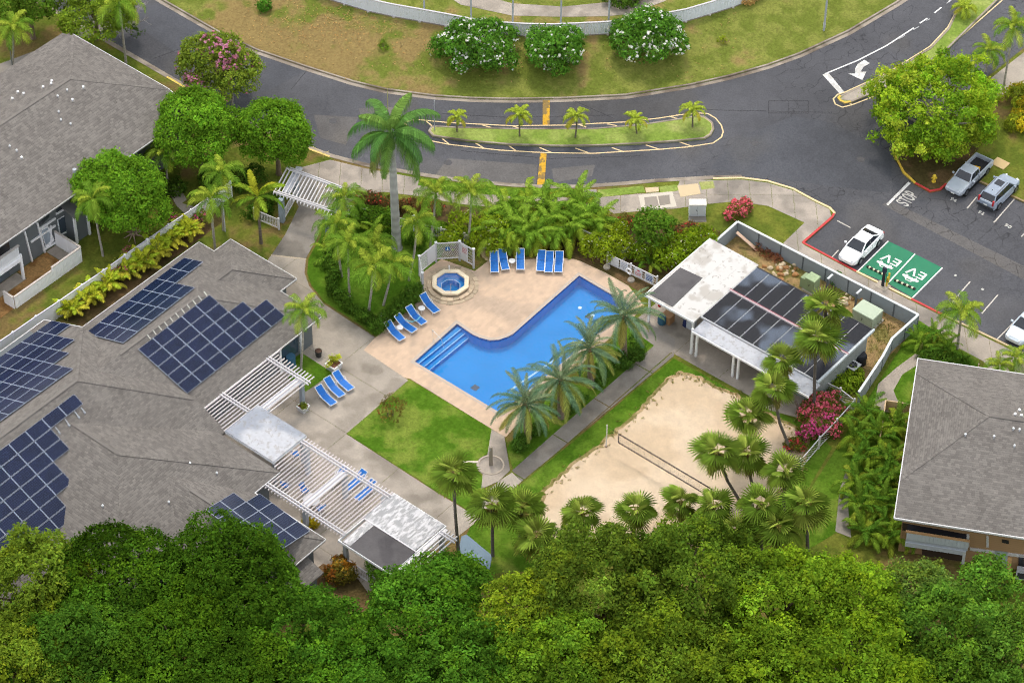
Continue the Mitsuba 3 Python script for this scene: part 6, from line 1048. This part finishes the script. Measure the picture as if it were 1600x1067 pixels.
for h, f, l in (((662, 462), (683, 489), 'blue lounger along the hedge, nearest the hot tub'), ((639, 480), (663, 507), 'blue lounger along the hedge, second from the hot tub'), ((622, 494), (648, 519), 'blue lounger along the hedge, third from the hot tub'), ((606, 504), (629, 532), 'blue lounger along the hedge, farthest from the hot tub')): lounger(h, f, l, GLT)
for h, f, l in (((497, 604), (522, 633), 'blue lounger on the promenade, nearest the pergola'), ((511, 591), (535, 620), 'blue lounger on the promenade, middle of three'), ((526, 583), (549, 610), 'blue lounger on the promenade, nearest the large planter')): lounger(h, f, l, GL3)
def table(u, v, label, R=.28, h=.48, c=WHITE, name='side_table'):
    k = thing(name, label, 'table'); p = P(u, v); part(k, 'tabletop', MB().cyl(p + UP * (h - .03), R, .04, c, 20)); 
    for i in range(3): a = i * 2.1 + .4; part(k, 'leg', MB().tube([p + UP * (h - .03), p + np.array([math.cos(a), math.sin(a), 0]) * R * .75], .022, c, 5))
table(800, 414, 'round white side table in the lounger row before the hedge'); table(659, 488, 'round white side table by the loungers nearest the hot tub'); table(625, 518, 'round white side table by the loungers farthest from the hot tub')
table(487, 790, 'white dining table under the long pergola', .65, .74, C(226, 228, 232), 'dining_table')
C_seat, C_back = MB().box((0, 0, .42), .5, .5, .05, BLU), MB().hexa([(-.25, -.25, .47), (-.2, -.25, .47), (-.2, .25, .47), (-.25, .25, .47)], [(-.38, -.25, .95), (-.33, -.25, .95), (-.33, .25, .95), (-.38, .25, .95)], BLU)
CS = [shape(C_seat), shape(C_back)] + [shape(MB().tube([(x, y, .44), (x * 1.1, y * 1.1, 0)], .022, WHITE, 5)) for x in (-.23, .23) for y in (-.23, .23)] + [shape(MB().tube([(-.3, y, .66), (.2, y, .64), (.23, y, .42)], .022, WHITE, 5)) for y in (-.26, .26)]
for (u, v, a, l) in ((446, 764, .2, 'blue patio chair under the pergola, nearest the club house roof'), (477, 800, .9, 'blue patio chair at the dining table, left side'), (501, 800, 2.4, 'blue patio chair at the dining table, right side'), (476, 772, -.8, 'blue patio chair behind the dining table'), (462, 715, .4, 'blue patio chair beside the white metal canopy')):
    k = thing('patio_chair', l, 'chair'); M = place(P(u, v), a)
    for n, s in zip(('seat', 'backrest') + ('leg',) * 4 + ('armrest',) * 2, CS): part(k, n, {**s, 'to_world': M})
for (h, f, l) in (((530, 738), (513, 760), 'blue lounger under the pergola beside its wide beam'), ((553, 748), (541, 765), 'blue lounger under the pergola, middle one'), ((574, 760), (558, 782), 'blue lounger under the pergola, nearest the silver roof')): lounger(h, f, l, 'blue loungers under the long pergola')
k = thing('pool_noodle', 'pale cyan pool noodle bent over two loungers', 'pool noodle'); part(k, 'tube', MB().tube([P(634, 500, .5), P(644, 503, .6), P(652, 500, .65), P(657, 494, .6)], .045, C(130, 206, 226), 6), smooth=True)
def planter(u, v, s, h, label, seed, col, ph, n):
    k = thing('planter', label, 'planter'); p = P(u, v); part(k, 'box', MB().hexa([p + (A * i + B * j) * s * .42 for i, j in ((-1, -1), (1, -1), (1, 1), (-1, 1))], [p + (A * i + B * j) * s * .5 + UP * h for i, j in ((-1, -1), (1, -1), (1, 1), (-1, 1))], C(206, 208, 212))); part(k, 'soil', MB().box(p + UP * (h + .001), s * .86, s * .86, .012, C(110, 66, 52), AX))
    part(k, 'rim', MB().prism(Polygon([tuple((p + (A * i + B * j) * s * .52)[:2]) for i, j in ((-1, -1), (1, -1), (1, 1), (-1, 1))]).difference(Polygon([tuple((p + (A * i + B * j) * s * .43)[:2]) for i, j in ((-1, -1), (1, -1), (1, 1), (-1, 1))])), h - .06, h + .03, WHITE))
    r = rng(seed); pk_ = thing('potted_plant', {1: 'yellow-green plant in the large white planter', 2: 'small spiky plant in the small white planter'}[n], 'plant'); m = MB(); K = []
    for i in range(5): q = p + np.array([r.normal(0, .12), r.normal(0, .12), 0]) * s; t = q + np.array([r.normal(0, .22), r.normal(0, .22), ph / s * r.uniform(.6, 1)]) * s; m.tube([q + UP * h, t], [.03, .02], C(140, 110, 80), 5); K.append((*t, .22 * s, .22 * s, .2 * s))
    part(pk_, 'stems', m); part(pk_, 'leaves', foliage(K, .17, 1.5, col, r, low=-.8), 'leaf')
planter(522, 576, 1.0, .6, 'large square white planter beside the three loungers', 801, C(190, 196, 60), 1.0, 1); planter(474, 641, .75, .5, 'small square white planter at the pergola post', 802, C(140, 156, 56), .7, 2)
k = thing('plant_pot', 'black tapered plant pot on the promenade', 'pot'); p = P(498, 557); part(k, 'pot', MB().tube([p, p + UP * .65], [.2, .3], C(56, 56, 58), 14)); part(k, 'soil', MB().cyl(p + UP * .655, .27, .01, C(84, 60, 46), 14))
k = thing('outdoor_shower', 'concrete outdoor shower pillar on a round pad by the lawn', 'shower'); p = P(767, 726); part(k, 'pillar', MB().box(p, .3, .28, 2.0, C(150, 140, 128), .1, .03)); part(k, 'shower_head', MB().tube([p + UP * 1.85, p + UP * 1.95 + np.array([-.1, -.4, 0])], .03, LGREY, 5), 'metal')
solo('shower_pad', MB().prism(poly([(768, 671), (788, 682), (797, 735), (779, 752), (752, 764), (754, 742), (762, 708)]).union(ngon(P(767, 727)[:2], 1.12, 24)), -.02, .045, G0), 'pale concrete shower pad joining the walk', 'slab', bsdf='concrete'); solo('drain_basin', MB().prism(ngon(P(767, 727)[:2], 1.05, 28).difference(ngon(P(767, 727)[:2], .92, 28)), 0, .09, C(176, 164, 150)), 'round raised rim of the shower basin', 'basin')
solo('path_kerb', MB().prism(LineString(subline([(720, 722), (746, 722)])).buffer(.1), 0, .06, C(206, 196, 182)), 'short pale concrete strip from the lawn to the shower', 'kerb')
# volleyball
k = thing('volleyball_net', 'dark-edged volleyball net stretched above the sand', 'net'); a, b = P(967, 678, 2.3), P(1112, 764, 2.3); DK = C(52, 40, 52)
part(k, 'top_band', MB().bar(a, b, .04, .1, DK)); part(k, 'bottom_band', MB().bar(a - UP * .93, b - UP * .93, .04, .09, DK))
for q in (a, b): part(k, 'side_band', MB().bar(q, q - UP * .93, .03, .07, DK, A))
m = MB(); n = 46
for i in range(1, n): q = a + (b - a) * i / n; m.bar(q, q - UP * .93, .006, .006, C(70, 60, 64), A)
for j in range(1, 5): m.bar(a - UP * .186 * j, b - UP * .186 * j, .006, .006, C(70, 60, 64))
stuffpart(k, 'mesh', m)
for q, l, up in ((P(947, 698), 'white volleyball post at the left end of the net', 1), (P(1126, 806), 'white volleyball post behind the fan palms', 1)): kk = thing('net_post', l, 'post'); part(kk, 'pole', MB().cyl(q, .05, 2.45, C(226, 226, 226), 10)); part(kk, 'base', MB().cyl(q, .12, .05, C(120, 90, 70), 10))
part(k, 'cord', MB().tube([P(947, 698) + UP * 2.35, a], .012, DK, 4)); part(k, 'cord', MB().tube([b, P(1126, 806) + UP * 2.35], .012, DK, 4))
# parking lot furniture
ev = thing('ev_charger', 'black charging post between the green stalls', 'charging station'); p = P(1379, 447); part(ev, 'post', MB().box(p, .22, .16, 1.75, C(38, 42, 54), AX, .01)); part(ev, 'head', MB().box(p + UP * 1.55, .34, .22, .5, C(46, 52, 70), AX, .02)); part(ev, 'pad', MB().box(p - UP * .05, 1.1, .9, .1, C(176, 166, 152), AX)); part(ev, 'cable', MB().tube([p + UP * 1.5 + A * .2, p + UP * .7 + A * .42, p + UP * .9 + A * .15], .025, C(30, 30, 34), 5))
for (u, v, l) in ((1385, 447, 'yellow bollard right beside the charging post'), (1388, 441, 'yellow bollard behind the charging post')): solo('bollard', MB().cyl(P(u, v), .085, 1.0, C(226, 200, 70), 12).cyl(P(u, v) + UP * 1.0, .085, .05, C(226, 200, 70), 12, .03), l, 'bollard')
for (q0, q1, l) in (((612, 582), (722, 636), 'striped wheel stop in the left green stall'), ((780, 665), (908, 722), 'striped wheel stop in the right green stall')):
    k = thing('wheel_stop', l, 'wheel stop'); a, b = (P(*Q(3, 1, [q])[0], ZR) for q in (q0, q1)); part(k, 'bar', MB().bar(a + UP * .07, b + UP * .07, .18, .13, C(36, 38, 38)))
    for i in range(4): c = a + (b - a) * (.14 + .24 * i); part(k, 'stripe', MB().bar(c + UP * .075 - (b - a) * .045, c + UP * .075 + (b - a) * .045, .186, .134, C(226, 222, 190)))
hy = thing('fire_hydrant', 'yellow fire hydrant in the bed under the sprawling tree', 'hydrant'); p = P(1459, 284); HYC = C(226, 196, 66); part(hy, 'body', MB().tube([p, p + UP * .06, p + UP * .07, p + UP * .55, p + UP * .6, p + UP * .75, p + UP * .82], [.2, .2, .13, .13, .17, .12, .04], HYC, 12)); part(hy, 'outlet', MB().tube([p + UP * .42 - [.24, 0, 0], p + UP * .42 + [.24, 0, 0]], .07, HYC, 8)); part(hy, 'outlet', MB().tube([p + UP * .4, p + UP * .4 - [0, .24, 0]], .09, HYC, 8))
solo('utility_slab', MB().box(P(1563, 256), 1.3, 1.1, .06, C(206, 180, 130), AX), 'tan utility slab in the grass behind the pickup', 'slab')
def pole(name, label, u, v, h, r0, c, z=0.0, cat='pole'): k = thing(name, label, cat); p = P(u, v, z); part(k, 'shaft', MB().tube([p, p + UP * h], [r0, r0 * .75], c, 8)); return k, p
for (u, v, l) in ((663, 26, 'grey pole beyond the top fence, leftmost'), (736, 42, 'grey pole beyond the top fence, second from left'), (801, 44, 'grey pole beyond the top fence, middle one'), (876, 44, 'grey pole beyond the top fence, second from right'), (951, 34, 'grey pole beyond the top fence, behind the right flowering tree')): pole('pole', l, u, v, 5.5, .09, C(170, 176, 184), BZ)
k, p = pole('utility_pole', 'grey pole with a guy wire on the right of the bank', 1287, 50, 7, .1, C(176, 184, 190)); part(k, 'guy_wire', MB().tube([P(1280, 47), P(1247, 0, .6), p + UP * 6.5 + np.array([-5, 2, 0])], .025, C(196, 176, 120), 4)); part(k, 'box', MB().box(p + UP * .5, .22, .22, .5, C(190, 196, 200)))
k, p = pole('sign_post', 'thin grey sign post at the left tip of the traffic island', 679, 204, 3.5, .04, C(170, 176, 186)); part(k, 'sign_plate', MB().box(p + UP * 2.9, .02, .5, .55, C(190, 194, 200)))
pole('marker_pole', 'thin yellowish pole on the road behind the royal palm', 606, 172, 2.4, .035, C(186, 186, 120), ZR); pole('sign_post', 'dark sign post at the upper left behind the apartment roof', 21, 116, 3.3, .05, C(120, 128, 130)); pole('vent_pipe', 'small pinkish pipe behind the top edge of the right-hand roof', 1527, 582, 1.0, .06, C(230, 200, 196))
def lamp(u, v, h, label): k, p = pole('globe_lamp', label, u, v, h, .05, C(206, 210, 214), 0, 'lamp'); s = trimesh.creation.icosphere(2, .24); s.apply_translation(p + UP * (h + .2)); part(k, 'globe', MB().mesh(s, C(240, 242, 244, 1.0)), smooth=True)
lamp(352, 362, 4.1, 'globe lamp on a pale pole left of the entrance pergola'); lamp(333, 372, 3.3, 'globe lamp on a pale pole behind the club house eave'); lamp(647, 385, 3.0, 'globe lamp beside the royal palm trunk')
k, p = pole('entrance_rail', 'thin yellow rail by the entrance walk', 505, 248, .6, .03, C(226, 206, 120), 0, 'rail'); part(k, 'rail', MB().tube([P(484, 233) + UP * .5, P(505, 248) + UP * .6, P(514, 245) + UP * .6], .03, C(226, 206, 150), 5))
# cars: x forward, y left
def loft(m, st, c, n=2):
    """st: stations (x, half width, z bottom, z top, shoulder) from rear to front."""
    R = []
    for x, w, zb, zt, sh in st: R.append([(x, y, z) for y, z in ((-w * .9, zb), (-w, zb + .12), (-w * 1.0, zb + (zt - zb) * sh), (-w * .94, zt - .04), (-w * .74, zt), (w * .74, zt), (w * .94, zt - .04), (w * 1.0, zb + (zt - zb) * sh), (w, zb + .12), (w * .9, zb))])
    V = np.array(R, float).reshape(-1, 3); k = 10; f = [[i * k + j, i * k + (j + 1) % k, (i + 1) * k + (j + 1) % k, (i + 1) * k + j] for i in range(len(st) - 1) for j in range(k)]; m.add(V, np.array(f), c)
    for i, o in ((0, 1), (len(st) - 1, -1)): m.add(V[i * k:i * k + k], [[0, j, j + 1][::o] for j in range(1, 9)], c)
    return m
def car(name, label, cat, o, ang, kind, col):
    k = thing(name, label, cat); M = place(o, ang); add = lambda n, mb, b='paint', s=False: part(k, n, {**shape(mb, b, s), 'to_world': M}); GL = C(34, 40, 50)
    if kind == 'sedan': L, st, gh = 2.35, [(-2.35, .72, .38, .78, .6), (-2.25, .84, .28, .98, .6), (-1.6, .9, .22, 1.02, .62), (-.8, .91, .2, .98, .66), (.8, .91, .2, .97, .66), (1.5, .89, .22, .88, .66), (2.1, .84, .26, .76, .64), (2.35, .66, .34, .6, .6)], ((1.1, .98, .78), (.3, 1.43, .6), (-.85, 1.42, .59), (-1.75, 1.0, .74))
    elif kind == 'suv': L, st, gh = 2.25, [(-2.25, .76, .42, 1.0, .6), (-2.15, .86, .32, 1.1, .6), (-1.2, .92, .26, 1.06, .64), (.9, .92, .26, 1.02, .66), (1.6, .9, .28, .98, .66), (2.1, .84, .34, .84, .62), (2.25, .68, .42, .7, .6)], ((1.15, 1.02, .8), (.45, 1.64, .64), (-1.75, 1.62, .62), (-2.12, 1.1, .74))
    else: L, st, gh = 2.7, [(-.2, .86, .4, 1.06, .62), (.9, .88, .4, 1.06, .64), (1.1, .88, .4, 1.04, .64), (2.1, .86, .42, .98, .64), (2.5, .82, .46, .92, .62), (2.62, .7, .52, .76, .6)], ((1.15, 1.05, .76), (.65, 1.62, .62), (-.35, 1.62, .62), (-.55, 1.08, .74))
    add('body', loft(MB(), st, col), 'gloss')
    (xa, za, wa), (xb, zb, wb), (xc, zc, wc), (xd, zd, wd) = gh
    g = [np.array(q, float) for q in ((xa, -wa, za), (xb, -wb, zb), (xc, -wc, zc), (xd, -wd, zd), (xa, wa, za), (xb, wb, zb), (xc, wc, zc), (xd, wd, zd))]
    add('windows', MB().add(g, [[0, 1, 2, 3], [7, 6, 5, 4], [1, 0, 4, 5], [3, 2, 6, 7]], GL), 'darkglass')
    rf = MB(); rf.hexa([(xb + .05, -wb - .03, zb - .03), (xb + .05, wb + .03, zb - .03), (xc - .05, wc + .03, zc - .03), (xc - .05, -wc - .03, zc - .03)][::-1], [(xb + .02, -wb + .03, zb + .03), (xb + .02, wb - .03, zb + .03), (xc - .02, wc - .03, zc + .03), (xc - .02, -wc + .03, zc + .03)][::-1], col); add('roof', rf, 'gloss')
    for s in (0, 4):
        for i, j in ((0, 1), (2, 3)): add('pillar', MB().bar(g[s + i], g[s + j], .09, .07, col), 'gloss')
        pm0, pm1 = (g[s + 1] + g[s + 2]) / 2, (g[s] + g[s + 3]) / 2; add('pillar', MB().bar(pm0, pm1, .09, .05, np.array(GL) * .7 + np.array(col) * .15), 'gloss')
        sd = -1 if s == 0 else 1; xm = (xa + xd) / 2
        for xs_ in (xa - .15, xm, xd + .35): add('door_seam', MB().bar((xs_, sd * .917, .32), (xs_ - .03, sd * .9, za - .06), .012, .02, np.array(GL)))
        for xs_ in (xm + .2, xd + .55): add('door_handle', MB().box((xs_, sd * .925, za - .2), .16, .03, .04, np.array(col) * .8), 'gloss')
    for wx in ((-1.4, 1.42) if kind != 'pickup' else (-1.75, 1.7)):
        for sd in (-1, 1):
            R = .33 if kind == 'sedan' else .36; y = sd * (.84 if kind != 'pickup' else .8); w = add('wheel', MB().tube([(wx, y - .1, R), (wx, y + .1, R)], R, C(36, 36, 38), 18)); scene[w + '__rim'] = {**shape(MB().tube([(wx, y + sd * .1, R), (wx, y + sd * .115, R)], R * .66, C(150, 152, 158), 12), 'metal'), 'to_world': M}
            add('wheel_arch', MB().tube([(wx + .4 * math.cos(t), sd * .912 if kind != 'pickup' else sd * .885, R + .4 * math.sin(t)) for t in np.linspace(.1, 3.04, 9)], .03, np.array(GL) * .8, 4))
    f, rr = st[-1][0], st[0][0]
    for sd in (-.58, .58):
        add('headlight', MB().bar((f - .16, sd - .13, .68 if kind == 'sedan' else .8), (f - .06, sd + .13 if sd < 0 else sd - .13 + .1, .68 if kind == 'sedan' else .8), .16, .13, C(226, 232, 240)), 'gloss')
        if kind != 'pickup': add('tail_light', MB().box((rr + .06, sd * 1.18, .72 if kind == 'sedan' else .85), .16, .26 if kind == 'sedan' else .14, .16 if kind == 'sedan' else .5, C(190, 30, 40)), 'gloss')
        add('mirror', MB().box((xa - .25, sd * 1.75, za), .14, .2, .14, col), 'gloss')
    add('grille', MB().box((f - .08, 0, .4), .12, .9, .2, C(40, 42, 46))); add('number_plate', MB().box((f - .005, 0, .44), .02, .34, .14, C(226, 228, 226)))
    add('rear_plate', MB().box(((rr if kind != 'pickup' else -2.62) - .01, 0, .62), .02, .34, .15, C(226, 228, 226))); add('sill', MB().box((0, 0, .18), 2.6, 1.78, .1, C(40, 42, 44)))
    if kind == 'suv':
        add('sunroof', MB().box((-.1, 0, 1.655), .75, .7, .02, GL), 'darkglass'); add('bumper', MB().box((rr + .02, 0, .42), .2, 1.6, .22, C(60, 62, 66))); add('antenna', MB().box((-1.3, 0, 1.65), .1, .04, .06, C(40, 42, 46)))
        for sd in (-.55, .55): add('roof_rail', MB().bar((.35, sd, 1.7), (-1.7, sd, 1.69), .04, .04, C(120, 124, 130)))
    if kind == 'sedan': add('spoiler', MB().box((-2.2, 0, .98), .12, 1.4, .03, col), 'gloss')
    if kind == 'pickup':
        b = MB(); 
        for sd in (-1, 1): b.box((-1.45, sd * .82, .5), 2.4, .12, .6, col)
        b.box((-2.62, 0, .5), .1, 1.7, .58, col); add('bed_sides', b, 'gloss'); add('bed_floor', MB().box((-1.43, 0, .55), 2.35, 1.55, .12, C(44, 44, 48))); add('bumper', MB().box((-2.72, 0, .45), .14, 1.6, .16, C(150, 154, 160)), 'metal'); add('bed_bulkhead', MB().box((-.32, 0, .5), .1, 1.6, .58, col), 'gloss')
        for sd in (-.72, .72): add('tail_light', MB().box((-2.66, sd, .7), .08, .16, .34, C(190, 36, 44)), 'gloss')
    return k, M
HD = math.atan2(-sb[1], -sb[0])
car('sedan', 'white sedan parked nose-in beside the red kerb', 'car', P(1344, 392, ZR), HD, 'sedan', C(240, 241, 244, 1.0))
kp, Mp = car('pickup_truck', 'silver pickup truck parked by the hydrant bed, tailgate to the back kerb', 'pickup truck', P(1512, 284, ZR), HD, 'pickup', C(172, 182, 194)); kt = thing('yellow_crate', 'yellow crate lying in the bed of the pickup', 'crate'); part(kt, 'box', {**shape(MB().box((-.95, .1, .67), .55, .7, .3, C(226, 176, 50), .3)), 'to_world': Mp})
car('suv', 'grey compact SUV parked right of the pickup, rear to the lane', 'car', P(1559, 308, ZR), HD + math.pi, 'suv', C(150, 164, 182))
car('sedan', 'pale blue sedan cut by the right edge of the picture', 'car', P(1604, 515, ZR), HD, 'sedan', C(206, 220, 234))
